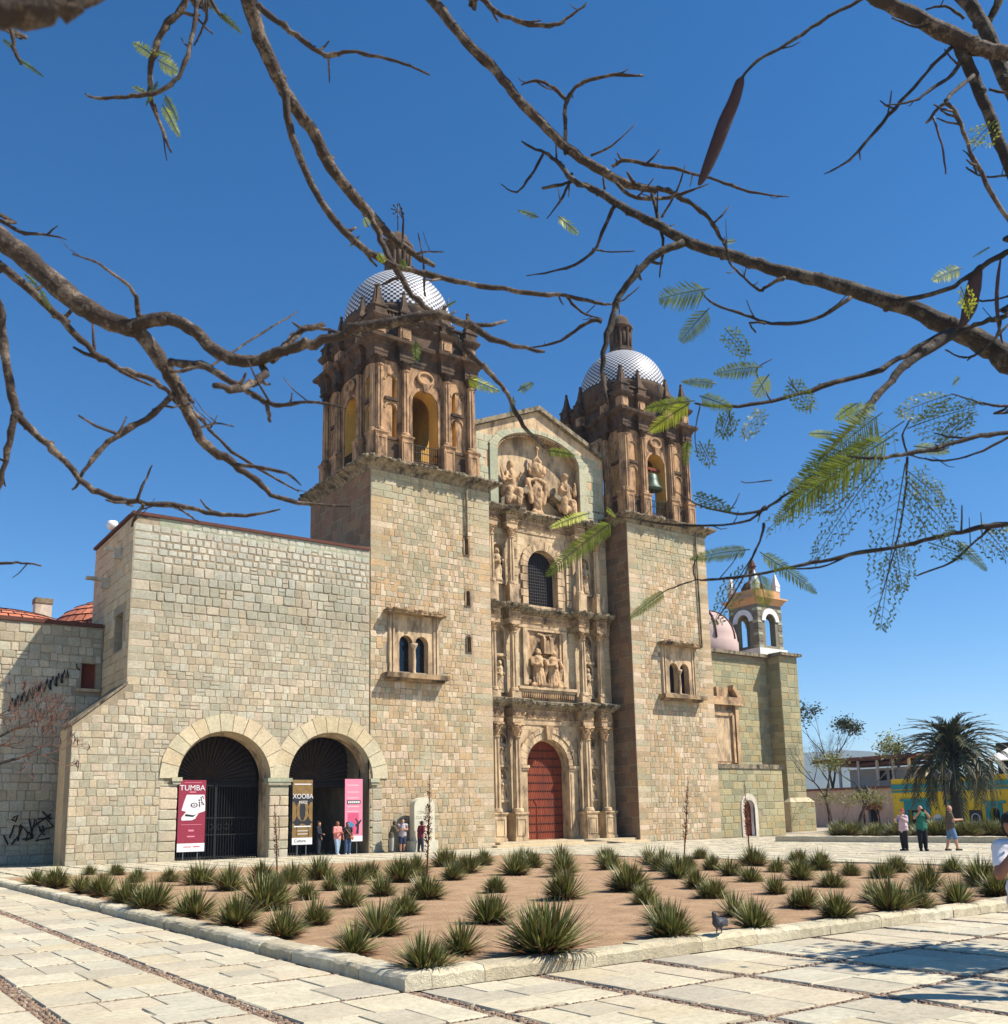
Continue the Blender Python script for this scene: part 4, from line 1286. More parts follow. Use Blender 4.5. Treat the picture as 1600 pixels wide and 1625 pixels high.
# pediment blocks
def above_arch(u, z, a, b):
    if z + b > 25.75 + 2.35 * (1 - abs(abs(u - UC) + a) / 5.55) - .3: return True
    return in_arch(u, z, UC, 3.75 + a, 20, 24.75, 2.05 + b) or (z < 24.8 and abs(u - UC) < 3.9 + a)
st = courses(XL + .05, XR - .05, 20.9, 28.0, .5, .62, rg, above_arch, None, 's', .02, (.015, .03))
place_stones(FP, st, fc, 'ashlar_green', 80, name='gable_block', rest='gable_facing')
voussoirs(FP, UC, 3.38, 3.98, 24.75, 23, fc, 'ashlar_green', -.1, .12, rise=.50)
for s in (-1, 1):
    MB().box(FP, UC + s * 3.66 - .3, UC + s * 3.66 + .3, .0, .13, 21.0, 24.75).build('jamb', 'ashlar_green', fc)
    cp = [(UC, 28.12), (UC, 28.42), (UC + s * 5.6, 26.05), (UC + s * 5.6, 25.75)]
    MB().prism(FP, cp, .3, -.9).build('gable_coping', 'lichen', fc)
# dentils in the tympanum arch
dn = MB()
for i in range(40):
    a = pi * (i + .5) / 40
    u, z = UC - 3.28 * cos(a), 24.75 + 1.56 * sin(a)
    dn.box(FP, u - .05, u + .05, -.2, -.02, z - .09, z)
dn.build('dentils', 'carved', fc, kind='stuff')
MB().prism(FP, tym, -.72, -.88).build('tympanum', 'portal', fc)

# columns of the three tiers
sh1 = fluted_col('column_shaft', .27, 4.5, 'portal'); cp1 = capital_mesh('capital', .27, .78, 'carved')
sh2 = fluted_col('column_shaft', .23, 3.72, 'portal'); cp2 = capital_mesh('capital', .23, .5, 'carved')
sh3 = fluted_col('column_shaft', .22, 3.1, 'portal'); cp3 = capital_mesh('capital', .22, .55, 'carved')
for u in CU:
    c_ = inst(sh1, 'column', fc, FP.P(u, .6, 1.95)); inst(cp1, 'capital', c_, FP.P(u, .6, 6.47))
    pedestal(FP, u, .55, .42, .40, .28, 1.95, c_, 'portal')
    MB().box(FP, u - .3, u + .3, .02, .12, 1.95, 7.2).build('pilaster', 'portal', fc)
    c_ = inst(sh2, 'column', fc, FP.P(u, .5, 9.18)); inst(cp2, 'capital', c_, FP.P(u, .5, 12.9))
    MB().box(FP, u - .34, u + .34, .02, .78, 8.8, 9.18).build('plinth', 'portal', c_)
    c_ = inst(sh3, 'column', fc, FP.P(u, .45, 15.85)); inst(cp3, 'capital', c_, FP.P(u, .45, 18.98))
    MB().box(FP, u - .34, u + .34, .02, .75, 14.65, 15.85).build('plinth', 'portal', c_)
def broken_path(w0, dep, hw):
    path = [FP.P(XL + .02, w0, 0)]
    for u in CU:
        for uu, ww in ((u - hw, w0), (u - hw, dep), (u + hw, dep), (u + hw, w0)):
            path.append(FP.P(uu, ww, 0))
    path.append(FP.P(XR - .02, w0, 0))
    return [(p.x, p.y) for p in path]
def entabl(z, h, dep, name, lip):
    p = broken_path(.06, dep, .40)
    a = h / 1.5
    MB().sweep(p, [(-.2, z), (.0, z), (.02, z + .28 * a), (.08, z + .34 * a)], False).build('architrave', 'portal', fc)
    MB().sweep(p, [(-.2, z + .341 * a), (.03, z + .341 * a), (.03, z + .92 * a), (-.2, z + .92 * a)], False).build('frieze', 'carved', fc)
    c = MB().sweep(p, [(-.2, z + .921 * a), (.06, z + .921 * a), (.14, z + 1.0 * a), (.34, z + 1.12 * a), (.40, z + 1.2 * a), (.46, z + 1.4 * a), (.1, z + 1.5 * a), (-.2, z + 1.5 * a)], False)
    rg = random.Random(int(z))
    for i, u in enumerate(CU):
        flakes(c, FP, u - .8, u + .8, dep + .42, z + 1.28 * a, 7, rg)
    flakes(c, FP, 35.3, 39.9, .5, z + 1.28 * a, 16, rg)
    c.build('cornice', 'lichen', fc)
    d = MB()
    for i in range(46):
        u = XL + .1 + (XR - XL - .2) * i / 45
        wf = dep if any(abs(u - q) < .40 for q in CU) else .06
        d.box(FP, u - .06, u + .06, wf + .05, wf + .17, z + .96 * a, z + 1.08 * a)
    d.build('dentils', 'carved', fc, kind='stuff')
    # carved scroll leaves of the frieze
    s_ = MB()
    for i in range(38):
        u = XL + .25 + (XR - XL - .5) * i / 37
        wf = dep if any(abs(u - q) < .40 for q in CU) else .06
        r = .17 * a
        pts = [FP.P(u + r * (1 - q / 14) * cos(q * .75), wf + .05, z + .63 * a + r * (1 - q / 14) * sin(q * .75) * (1 if i % 2 else -1)) for q in range(12)]
        s_.tube(pts, .032, 5)
    s_.build('frieze_carving', 'carved', fc, kind='stuff')
entabl(7.28, 1.5, .86, 'lower', 0)
entabl(13.40, 1.28, .74, 'middle', 0)
entabl(19.55, 1.32, .66, 'upper', 0)

# great door
dr = MB()
n = 9
MB().box(FP, UC - 1.7, UC + 1.7, -1.1, -.85, .2, 6.5).build('door_backing', 'door', fc)
for i in range(n * 2):
    a = UC - 1.62 + 3.24 * i / (n * 2); b = UC - 1.62 + 3.24 * (i + 1) / (n * 2)
    g_ = .008
    zt = lambda u: 4.75 + 1.6 * sqrt(max(0, 1 - ((u - UC) / 1.62) ** 2))
    MB().prism(FP, [(a + g_, .3), (b - g_, .3), (b - g_, zt(b - g_) + .15), ((a + b) / 2, zt((a + b) / 2) + .15), (a + g_, zt(a + g_) + .15)], -.60 - (i % 2) * .006, -.84).build('door_plank', 'door', fc)
sd = MB()
for r in range(11):
    z = .75 + r * .5
    for i in range(18):
        u = UC - 1.53 + 3.06 * i / 17
        if z < 4.75 + 1.6 * sqrt(max(0, 1 - ((u - UC) / 1.55) ** 2)) - .1:
            sd.add(*sphere_pts(FP.P(u, -.60, z), (.055, .05, .055), 7, 5))
sd.build('door_studs', 'iron', fc, kind='stuff')
# wicket outline
wk = MB()
wk.tube([FP.P(UC - 1.5, -.59, .3), FP.P(UC - 1.5, -.59, 2.4), FP.P(UC - 1.2, -.59, 2.75), FP.P(UC - .7, -.59, 2.75), FP.P(UC - .45, -.59, 2.4), FP.P(UC - .45, -.59, .3)], .03, 5)
wk.build('wicket_frame', 'door', fc)
# door arch: jambs, imposts, archivolt, keystone
for s in (-1, 1):
    a, b = sorted((UC + s * 1.64, UC + s * 2.3))
    MB().box(FP, a, b, -.05, .14, .28, 4.5).box(FP, a + .12, b - .12, .14, .18, .8, 4.3).build('door_jamb', 'portal', fc)
    MB().box(FP, a - .04, b + .06, -.05, .22, 4.5, 4.62).box(FP, a - .08, b + .1, -.05, .28, 4.62, 4.78).build('impost', 'portal', fc)
voussoirs(FP, UC, 1.64, 2.02, 4.80, 15, fc, 'portal', -.05, .14)
voussoirs(FP, UC, 2.03, 2.3, 4.80, 15, fc, 'portal', -.05, .2)
MB().frus(FP, UC, .12, .16, .22, 6.35, .28, .3, 7.2).build('keystone', 'carved', fc)
# upper choir window: dark lattice, rusticated surround
MB().prism(FP, arch(UC, 1.3, 14.8, 17.35, 14, 1.3), -.45, -.6).build('choir_window', 'lattice', fc)
la = MB()
for i in range(14):
    u = UC - 1.17 + 2.34 * i / 13
    la.box(FP, u - .02, u + .02, -.45, -.41, 14.9, 17.35 + sqrt(max(0, 1.18 ** 2 - (u - UC) ** 2)))
for i in range(18):
    z = 15 + i * .2
    hw = 1.17 if z < 17.35 else sqrt(max(0, 1.18 ** 2 - (z - 17.35) ** 2))
    if hw > .1: la.box(FP, UC - hw, UC + hw, -.42, -.39, z - .02, z + .02)
la.build('window_lattice', 'lattice', fc)
voussoirs(FP, UC, 1.2, 1.75, 17.35, 13, fc, 'portal', -.05, .14)
for s in (-1, 1):
    for r in range(5):
        z = 14.9 + r * .49
        MB().box(FP, *sorted((UC + s * 1.2, UC + s * (1.78 if r % 2 else 1.62))), -.05, .13, z + .02, z + .46).build('rusticated_block', 'portal', fc)
    for r in range(8):
        z = 14.95 + r * .56
        MB().box(FP, *sorted((UC + s * 1.95, UC + s * 2.35)), .02, .11, z + .02, z + .52).build('rusticated_block', 'portal', fc)
# relief panel of the second tier
for b in ((UC - 1.75, UC - 1.4, 9.75, 13.2), (UC + 1.4, UC + 1.75, 9.75, 13.2), (UC - 1.75, UC + 1.75, 13.2, 13.34)):
    MB().box(FP, b[0], b[1], .02, .2, b[2], b[3]).build('relief_frame', 'portal', fc)
MB().box(FP, UC - 1.38, UC - 1.2, .02, .12, 9.9, 13.18).box(FP, UC + 1.2, UC + 1.38, .02, .12, 9.9, 13.18).box(FP, UC - 1.4, UC + 1.4, .0, .03, 9.8, 13.2).build('relief_ground', 'carved', fc)
MB().box(FP, UC - 2.3, UC + 2.3, .02, .45, 9.45, 9.62).box(FP, UC - 2.2, UC + 2.2, .02, .36, 9.3, 9.45).build('relief_sill', 'portal', fc)
mb = MB()
for i in range(26):
    u = UC - 2.1 + 4.2 * i / 25
    mb.frus(FP, u, .16, .03, .1, 8.95, .07, .16, 9.3)
mb.build('sill_fluting', 'carved', fc)

def robed(seed, kind=0):
    """standing saint: robe with folds, arms, head; local coordinates, faces -y, one unit tall"""
    rg = random.Random(seed); S = []
    sw = rg.uniform(-.04, .04)
    S.append(('c', (0, .02, .06), .15, (sw, 0, .45), .12))
    S.append(('c', (sw, 0, .42), .13, (sw * .5, 0, .70), .12))
    for i in range(7):
        a = -pi / 2 + (i - 3) * .42
        S.append(('c', (.15 * cos(a), .11 * sin(a), .03), .035, (sw + .11 * cos(a + .2), .09 * sin(a), .5), .02))
    S.append(('c', (-.15, 0, .71), .055, (.15, 0, .71), .055))
    S.append(('c', (0, 0, .74), .05, (0, -.01, .82), .045))
    S.append(('e', (rg.uniform(-.015, .015), -.02, .885), (.062, .07, .085)))
    S.append(('e', (0, .015, .90), (.072, .07, .09)))
    S.append(('e', (0, -.075, .85), (.035, .04, .05)))
    h = rg.uniform(.5, .62)
    S.append(('c', (-.17, 0, .70), .05, (-.19, -.07, .55), .042)); S.append(('c', (-.19, -.07, .55), .042, (-.05, -.16, h), .03))
    S.append(('c', (.17, 0, .70), .05, (.20, -.04, .53), .042)); S.append(('c', (.20, -.04, .53), .042, (.09, -.15, .52 + .12 * rg.random()), .03))
    S.append(('c', (.2, -.02, .5), .06, (.12, .02, .15), .05))
    S.append(('e', (-.03, -.17, h - .02), (.05, .03, .07)))
    S.append(('c', (-.17, -.05, 0.02), .06, (.17, -.05, 0.02), .06))
    return S
def statue(p, h, seed, parent, mat='carved', name='statue', wide=1.0):
    X = Matrix.Translation(p) @ Matrix.Diagonal((h * wide, h, h, 1))
    return blob(name, robed(seed), .02 * h / 1.4, mat, parent, X, carve=.028 * h)
sid = 0
for (u, hw, z0, z1) in niches:
    # round-headed niche shell
    c = FP.P(u, -.02, z0)
    prof = [(hw, 0), (hw, z1 - z0)] + [(hw * cos(q * pi / 12), z1 - z0 + hw * sin(q * pi / 12)) for q in range(1, 6)] + [(.02, z1 - z0 + hw)]
    MB().lathe(c, prof, 12, a0=0, a1=pi).build('niche', 'portal', fc)
    nm = MB()
    for i in range(10):
        t0, t1 = pi * i / 10, pi * (i + 1) / 10
        nm.prism(FP, [(u - r * cos(tt), z1 + r * sin(tt)) for r, tt in ((hw, t0), (hw + .1, t0), (hw + .1, t1), (hw, t1))], .10, .0)
    for s in (-1, 1): nm.box(FP, u + s * (hw + .05) - .05, u + s * (hw + .05) + .05, 0, .10, z0, z1)
    nm.box(FP, u - hw - .12, u + hw + .12, -.3, .22, z0 - .16, z0)
    nm.build('niche_trim', 'portal', fc)
    if abs(z0 - 11.55) < .01 and u < 37: continue
    s_ = statue(FP.P(u, .0, z0), (z1 - z0) + hw * .55, sid, None, 'portal', 'saint_statue', 1.05)
    tier = 'lower' if z0 < 8 else ('middle' if z0 < 14 else 'upper')
    which = 'upper niche' if z0 in (4.8, 11.55) else ('lower niche' if z0 in (2.72, 9.3) else 'niche')
    side = 'beside the left tower' if u < 37 else 'beside the right tower'
    tag(s_, 'robed stone saint in the %s of the %s portal tier %s' % (which, tier, side), 'statue', 'saints in the portal niches')
    sid += 1
# relief: two standing saints holding up a little church
for u, sd in ((UC - .62, 31), (UC + .55, 32)):
    statue(FP.P(u, .22, 9.68), 2.45, sd, fc, 'carved', 'relief_saint', 1.25)
mc = MB().box(FP, UC - .28, UC + .26, .1, .5, 11.75, 12.35)
mc.prism(FP, [(UC - .3, 12.35), (UC + .28, 12.35), (UC, 12.65)], .48, .1)
for u in (UC - .26, UC + .22): mc.box(FP, u - .09, u + .09, .1, .52, 11.75, 12.7).frus(FP, u, .31, .09, .2, 12.7, .01, .02, 12.95)
mc.build('model_church', 'carved', fc)
blob('relief_clouds', [('e', FP.P(UC + d * .4, .1, 9.85 + (d % 2) * .1), (.28, .14, .2)) for d in (-3, -1, 0, 2, 3)], .05, 'carved', fc)
blob('relief_dove', [('e', FP.P(UC + d * .16, .08, 12.95 + abs(d) * .03), (.12, .08, .1)) for d in (-3, -2, -1, 0, 1, 2, 3)], .04, 'carved', fc)
# pediment sculpture: seated virtues on broken pediment slopes, crowned coat of arms between
for s, sd in ((-1, 41), (1, 42)):
    u = UC + s * 2.25
    base = FP.P(u, -.05, 21.5)
    S = [('c', (0, 0, .75), .36, (s * -.05, 0, 1.65), .3), ('c', (s * -.05, -.02, 1.7), .28, (0, 0, 2.0), .2),
         ('c', (0, 0, 2.1), .12, (0, -.02, 2.3), .11), ('e', (0, -.04, 2.5), (.19, .2, .24)), ('e', (0, .06, 2.52), (.23, .2, .27)),
         ('c', (0, 0, .8), .3, (s * -.45, -.35, .7), .24), ('c', (s * -.45, -.35, .7), .24, (s * -.35, -.35, -.1), .2),
         ('c', (s * .1, 0, .8), .3, (s * .35, -.3, .65), .25), ('c', (s * .35, -.3, .65), .25, (s * .45, -.3, -.15), .22),
         ('c', (-.28, 0, 1.85), .13, (-.5, -.15, 1.45), .11), ('c', (-.5, -.15, 1.45), .11, (-.15, -.35, 1.35), .08),
         ('c', (.28, 0, 1.85), .13, (.52, -.12, 1.5), .11), ('c', (.52, -.12, 1.5), .11, (.62, -.3, 1.95), .08)]
    S += [('e', (0, .1, 2.3), (.27, .16, .36)), ('c', (-.2, .1, 1.9), .2, (-.45, .15, .5), .25), ('c', (.2, .1, 1.9), .2, (.45, .15, .5), .25), ('c', (-.45, -.1, .2), .3, (.45, -.1, .2), .3), ('c', (s * .65, -.15, 1.3), .14, (s * .8, 0, 2.2), .05)]
    blob('seated_figure', S, .045, 'carved', fc, Matrix.Translation(base), carve=.075)
    sl_ = [(UC + s * 3.25, 21.05), (UC + s * 3.25, 21.5), (UC + s * 1.15, 22.65), (UC + s * 1.05, 22.35)]
    MB().prism(FP, sl_, .25, -.7).build('broken_pediment', 'lichen', fc)
S = [('e', (0, 0, 1.3), (.5, .25, .75)), ('e', (0, -.12, 1.35), (.34, .2, .5)), ('c', (-.5, 0, .7), .16, (-.75, 0, 2.0), .2), ('c', (.5, 0, .7), .16, (.75, 0, 2.0), .2),
     ('c', (-.75, 0, 2.1), .18, (0, 0, 2.35), .14), ('c', (.75, 0, 2.1), .18, (0, 0, 2.35), .14), ('e', (0, -.05, 3.0), (.55, .35, .45)), ('c', (-.5, 0, 2.6), .12, (.5, 0, 2.6), .12),
     ('c', (-.6, -.05, 2.75), .12, (-.62, -.05, 3.25), .1), ('c', (.6, -.05, 2.75), .12, (.62, -.05, 3.25), .1), ('c', (-.32, -.1, 2.9), .12, (-.3, -.1, 3.55), .09), ('c', (.32, -.1, 2.9), .12, (.3, -.1, 3.55), .09), ('c', (-.3, -.1, 3.5), .1, (0, -.1, 3.85), .1), ('c', (.3, -.1, 3.5), .1, (0, -.1, 3.85), .1), ('c', (0, -.1, 3.8), .1, (0, -.1, 4.25), .08), ('e', (0, -.1, 4.4), (.15, .15, .16)),
     ('c', (-.25, 0, 0.05), .2, (.25, 0, .05), .2), ('c', (-.2, 0, .1), .16, (0, 0, .8), .3), ('c', (.2, 0, .1), .16, (0, 0, .8), .3), ('e', (-.9, 0, 1.5), (.14, .12, .35)), ('e', (.9, 0, 1.5), (.14, .12, .35)),
     ('e', (0, -.2, .55), (.2, .14, .3)), ('e', (0, -.3, 1.55), (.13, .1, .15))]
blob('coat_of_arms', S, .045, 'carved', fc, Matrix.Translation(FP.P(UC, -.25, 21.15)), carve=.085)
# steps and ramp at the door
stp = MB().wbox(31.9, 43.6, 45.6, 48.0, -.04, .13).wbox(32.6, 43.1, 46.3, 48.0, .131, .27)
stp.build('church_steps', 'ashlar', None, 'low stone steps in front of the church door', 'steps')
rp = MB().add([(38.6, 46.4, .32), (41.0, 45.0, .02), (41.0, 46.2, .02), (38.6, 47.6, .32), (38.6, 46.4, .27), (41.0, 45.0, -.02), (41.0, 46.2, -.02), (38.6, 47.6, .27)],
              [(0, 1, 2, 3), (7, 6, 5, 4), (0, 4, 5, 1), (1, 5, 6, 2), (2, 6, 7, 3), (3, 7, 4, 0)])
rp.build('wheelchair_ramp', 'steel', None, 'grey metal ramp laid over the church steps', 'ramp')
# nave body behind, so that the towers belong to something
nv = MB().wbox(32.2, 43.0, 49.9, 90, -.5, 22)
nv.build('church_nave', 'mortar', None, 'long stone nave body behind the portal', 'building')

# ================================================================== SIDE CHAPEL (right)
YC = 57.5
FC = Fr(0, YC, 0)
cpx = lambda px, py, Y=YC: onY(px, py, Y)
chp = empty('side_chapel', (62, YC, 0), 'plain green stone side chapel with a big corner buttress', 'building')
xr = cpx(1232, 1100).x; zt = 15.4
MB().panel(FC, rect(50.7, xr, -.5, zt), [], 0, -1).wbox(50.7, xr, YC + 1, YC + 14, -.5, zt - .3).build('wall', 'mortar', chp)
rg = random.Random(9)
st = courses(52.5, xr, .2, zt - .3, .52, .95, rg, None, None, 's', .02, (.015, .03), jit=.18)
place_stones(FC, st, chp, 'stone_chapel', 150)
bx0 = onY(1240, 1100, 56.0).x; bx1 = onY(1268, 1100, 56.0).x
FB = Fr(0, 56.0, 0)
MB().wbox(bx0, bx1, 56.0, 58.4, -.5, 15.5).build('buttress', 'mortar', chp)
st = courses(bx0, bx1, 2.9, 15.4, .55, 1.0, rg, None, None, 's', .02, (.02, .035), jit=.18)
place_stones(Fr(0, 55.6, 0), courses(bx0 - .33, bx1 + .53, 0, 2.5, .55, 1.0, rg, None, None, 's', .02, (.02, .035), jit=.18), chp, 'stone_chapel', 20, rest='base_facing')
place_stones(FB, st, chp, 'stone_chapel', 80, rest='buttress_facing')
FBs = Fr(bx0, 0, -pi / 2)
place_stones(FBs, courses(-58.3, -56.0, 0, 15.4, .55, 1.0, rg, None, None, 's', .02, (.02, .035), jit=.18), chp, 'stone_chapel', 20, rest='buttress_side_facing')
MB().wbox(bx0 - .35, bx1 + .55, 55.6, 58.5, -.5, 2.5).frus(FB, (bx0 + bx1) / 2 + .1, -.9, (bx1 - bx0) / 2 + .45, 1.35, 2.5, (bx1 - bx0) / 2 + .05, 1.0, 2.9).build('buttress_base', 'ashlar', chp)
MB().wbox(50.8, bx1 + .25, YC - .45, YC + 1.5, zt, zt + .3).wbox(bx0 - .2, bx1 + .3, 55.6, YC - .45, 15.5, 15.75).build('cornice', 'lichen', chp)
MB().box(FC, 57.6, 57.9, 0, 1.3, 14.3, 14.5).build('water_spout', 'stripe', chp)
# carved side doorway
pu = cpx(1146, 1100).x
MB().box(FC, pu - 2.2, pu + 1.4, .0, .25, 5.2, 11.2).box(FC, pu - 1.6, pu + .7, .25, .3, 6.0, 10.4, 1).box(FC, pu + .9, pu + 1.3, .25, .6, 5.4, 10.8).box(FC, pu - 2.2, pu + 1.9, .25, .8, 10.8, 11.2).prism(FC, [(pu - 2.2, 11.2), (pu + 1.9, 11.2), (pu + 1.9, 11.5), (pu + .75, 12.6), (pu + .6, 12.3), (pu + 1.2, 11.5), (pu - 2.2, 11.5)], .7, 0).box(FC, pu - 1.0, pu + .4, .0, .3, 11.5, 12.4).box(FC, pu - 1.75, pu + .85, .25, .42, 9.9, 10.3).box(FC, pu + .55, pu + .8, .3, .5, 5.9, 10.0).box(FC, pu - 2.2, pu + 2.0, .25, .8, 5.0, 5.4).build('carved_doorway', ['carved', 'portal'], chp)
# lower annex with small door
an = empty('annex', (53.8, 46.9, 0), 'low green stone annex with a small white framed door beside the right tower', 'building')
YA = 46.6
FA = Fr(0, YA, 0)
ax1 = onY(1246, 1300, YA).x; ahz = onY(1190, 1213, YA).z
du = onY(1190, 1300, YA).x
MB().panel(FA, rect(50.65, ax1, -.5, ahz), [arch(du, .55, .05, 2.0, 8)], 0, -.5, 0, 1).wbox(50.65, ax1, YA + .5, 58, -.5, ahz - .2).build('wall', ['mortar', 'whitewash'], an)
sk2 = lambda u, z, a, b: abs(u - du) < .85 + a * .5 and z < 2.9
st = courses(50.66, ax1, .0, ahz - .35, .5, .85, rg, sk2, None, 's', .02, (.015, .03), jit=.18)
place_stones(FA, st, an, 'stone_chapel', 120)
MB().box(FA, 50.66, ax1 + .15, -.3, .1, ahz - .3, ahz).build('coping', 'lichen', an)
MB().box(FA, du - .55, du + .55, -.4, -.34, .05, 2.6).build('door', 'door', an)
MB().panel(FA, arch(du, .85, .0, 2.05, 8, .95), [arch(du, .55, .04, 2.0, 8)], .06, -.1).build('door_surround', 'plaster', an)
# small striped belfry on the chapel roof, and a pink dome
YB = 60
p0, p1 = onY(1178, 1020, YB), onY(1253, 1020, YB)
sb = empty('chapel_belfry', (p1.x - 2, YB + 2, 15.6), 'small grey and white striped belfry with white arches on the chapel roof', 'tower')
hs = 1.75
cxb = onY(1210, 1020, YB).x + 1.3; cyb = YB + hs
z0 = 15.3
MB().wbox(cxb - hs - .25, cxb + hs + .25, cyb - hs - .25, cyb + hs + .25, z0, z0 + 1.7).build('base', 'whitewash', sb)
for f_ in (Fr(cxb, cyb - hs, 0), Fr(cxb - hs, cyb, -pi / 2), Fr(cxb + hs, cyb, pi / 2), Fr(cxb, cyb + hs, pi)):
    mb = MB()
    hole = arch(0, .72, z0 + 2.0, z0 + 4.4, 12)
    mb.panel(f_, rect(-hs + .012, hs - .012, z0 + 1.7, z0 + 6.0), [hole], 0, -.55, 0, 0).build('wall', 'stripe', sb)
    for r in range(7):
        zz = z0 + 1.75 + r * .6
        for a, b in ((-hs + .01, -1.15), (1.15, hs - .01)):
            MB().box(f_, a, b, .0, .04, zz + .03, zz + (.5 if r % 2 else .28)).build('stone_band', 'stripe' if r % 2 else 'ashlar_green', sb)
    for i in range(12):
        t0, t1 = pi * i / 12, pi * (i + 1) / 12
        MB().prism(f_, [(-r * cos(tt), z0 + 4.4 + r * sin(tt)) for r, tt in ((.74, t0), (1.25, t0), (1.25, t1), (.74, t1))], .12, -.02).build('arch_stone', 'whitewash', sb)
sqb = [(cxb - hs, cyb - hs), (cxb + hs, cyb - hs), (cxb + hs, cyb + hs), (cxb - hs, cyb + hs)]
MB().sweep(sqb, [(0, z0 + 6), (.1, z0 + 6.1), (.35, z0 + 6.5), (.5, z0 + 6.55), (.5, z0 + 6.7), (-.2, z0 + 6.75)]).build('cornice', 'orange', sb)
MB().wbox(cxb - hs, cxb + hs, cyb - hs, cyb + hs, z0 + 6.7, z0 + 7.5).build('parapet', 'orange', sb)
for sx in (-1, 1):
    for sy in (-1, 1):
        f_ = Fr(cxb + sx * hs * .85, cyb + sy * hs * .85, 0)
        MB().frus(f_, 0, 0, .3, .3, z0 + 7.5, .3, .3, z0 + 8.0).frus(f_, 0, 0, .34, .34, z0 + 8.0, .02, .02, z0 + 9.4).build('pinnacle', 'whitewash', sb)
MB().lathe((cxb, cyb, z0 + 7.5), [(1.2, 0), (1.15, .5), (.85, 1.0), (.4, 1.3), (.35, 1.5), (.35, 2.6), (.45, 2.7), (.3, 3.1), (.05, 3.6)], 8, smooth=False).build('cupola', 'brick_dark', sb)
M['pink'] = basic('pink_dome_plaster', L(190, 164, 156), 0.85, 0.1, 1)
pd = onY(1120, 1010, 63)
pdm = empty('chapel_dome', (pd.x, 63, 14), 'pink plastered dome with red ribs beside the small belfry', 'dome')
MB().lathe((pd.x, 63, 15.2), [(3.0, 0), (3.0, 2.2), (2.9, 2.4)] + [(2.9 * cos(q * pi / 16), 2.4 + 3.0 * sin(q * pi / 16)) for q in range(1, 9)], 24).build('dome', 'pink', pdm)
rb = MB()
for i in range(8):
    a = 2 * pi * i / 8 + .3
    rb.tube([(pd.x + 2.92 * cos(q * pi / 16) * cos(a), 63 + 2.92 * cos(q * pi / 16) * sin(a), 17.6 + 3.02 * sin(q * pi / 16)) for q in range(0, 9)], .1, 6)
rb.build('ribs', 'brick_dark', pdm)
# ================================================================== BACKGROUND STREET AND HILLS
XB = 92.0
FBk = Fr(XB, 0, -pi / 2)          # u = -y, faces -x (towards the plaza)
def ub(px, py=1290): return -onX(px, py, XB).y
def zb_(px, py): return onX(px, py, XB).z
M['yellow'] = basic('yellow_wall_paint', L(236, 200, 44), 0.85, 0.08, 1.2, 12, 0.15, 0.02, L(180, 150, 40), 0.3)
M['teal'] = basic('teal_paint', L(40, 140, 146), 0.7, 0.1, 1.5, 10, 0.1)
M['pinkwall'] = basic('dusty_pink_wall', L(206, 172, 150), 0.9, 0.1, 1, 10, 0.2, 0.02, L(150, 120, 100), 0.4)
M['brownroof'] = basic('brown_roof', L(110, 66, 48), 0.8, 0.2, 2)
M['palewall'] = basic('pale_grey_wall', L(190, 184, 176), 0.9, 0.1, 1)
yb = empty('yellow_building', (XB, onX(1510, 1300, XB).y, 0), 'single storey yellow shop building with teal bands and door frames', 'building')
u0, u1 = ub(1419), ub(1700)
zt = zb_(1440, 1238)
dz = zt
doors = [(1437, 1477, 1271, 1), (1508, 1530, 1273, 1), (1566, 1592, 1275, 2)]
holes = []
for a, b, y, k in doors:
    ua, uz = ub(a + 6), ub(b - 4)
    holes.append(rect(ua, uz, .02, zb_((a + b) / 2, y) - .9) if k == 1 else arch((ua + uz) / 2, (uz - ua) / 2, .02, zb_(a, y) - .9, 8, .5))
MB().panel(FBk, rect(u0, u1, -.4, zt), holes, 0, -.6, 0, 0).box(FBk, u0, u1, -9, -.6, -.4, zt - .4).build('wall', 'yellow', yb)
for y0, y1 in ((1252, 1244.5), (1257.5, 1254.5)):
    MB().box(FBk, u0, u1, 0, .18, zb_(1440, y0), zb_(1440, y1)).build('band', 'teal', yb)
MB().box(FBk, u0, u1, -.6, .12, zt, zt + .15).build('coping', 'yellow', yb)
for (a, b, y, k), hl in zip(doors, holes):
    ua, uz = ub(a), ub(b); z1 = zb_((a + b) / 2, y)
    MB().panel(FBk, rect(ua, uz, -.02, z1), [[(p[0], p[1] + .03) for p in hl]], .14, -.05).box(FBk, ua - .35, uz + .35, 0, .3, z1, z1 + .22).build('door_frame', 'teal', yb)
    MB().box(FBk, ua, uz, -.55, -.5, 0, z1).build('door', 'dark', yb)
su = ub(1489); sz = zb_(1489, 1301)
sg = empty('round_sign', FBk.P(su, .1, sz), 'round white shop sign on the yellow wall', 'sign')
MB().prism(FBk, ell(su, sz, .55, .55, 24), .12, .02).build('disc', 'ban_white', sg)
MB().box(FBk, su - .4, su + .4, .125, .13, sz - .12, sz + .12).build('print', 'ban_blue', sg)
su = ub(1549); sz = zb_(1549, 1298)
sg = empty('square_sign', FBk.P(su, .1, sz), 'dark square shop sign with a white ring on the yellow wall', 'sign')
MB().box(FBk, su - .62, su + .62, .02, .1, sz - .75, sz + .75).build('board', 'ban_black', sg)
rgm = MB(); rgm.tube([FBk.P(su + .4 * cos(q), .11, sz + .4 * sin(q)) for q in [2 * pi * i / 20 for i in range(21)]], .05, 5, cap=False); rgm.build('ring', 'ban_white', sg)
pk = empty('pink_building', (XB, onX(1350, 1300, XB).y, 0), 'dusty pink street house with a brown framed door behind the shrubs', 'building')
u2 = ub(1225)
zp = zb_(1380, 1252)
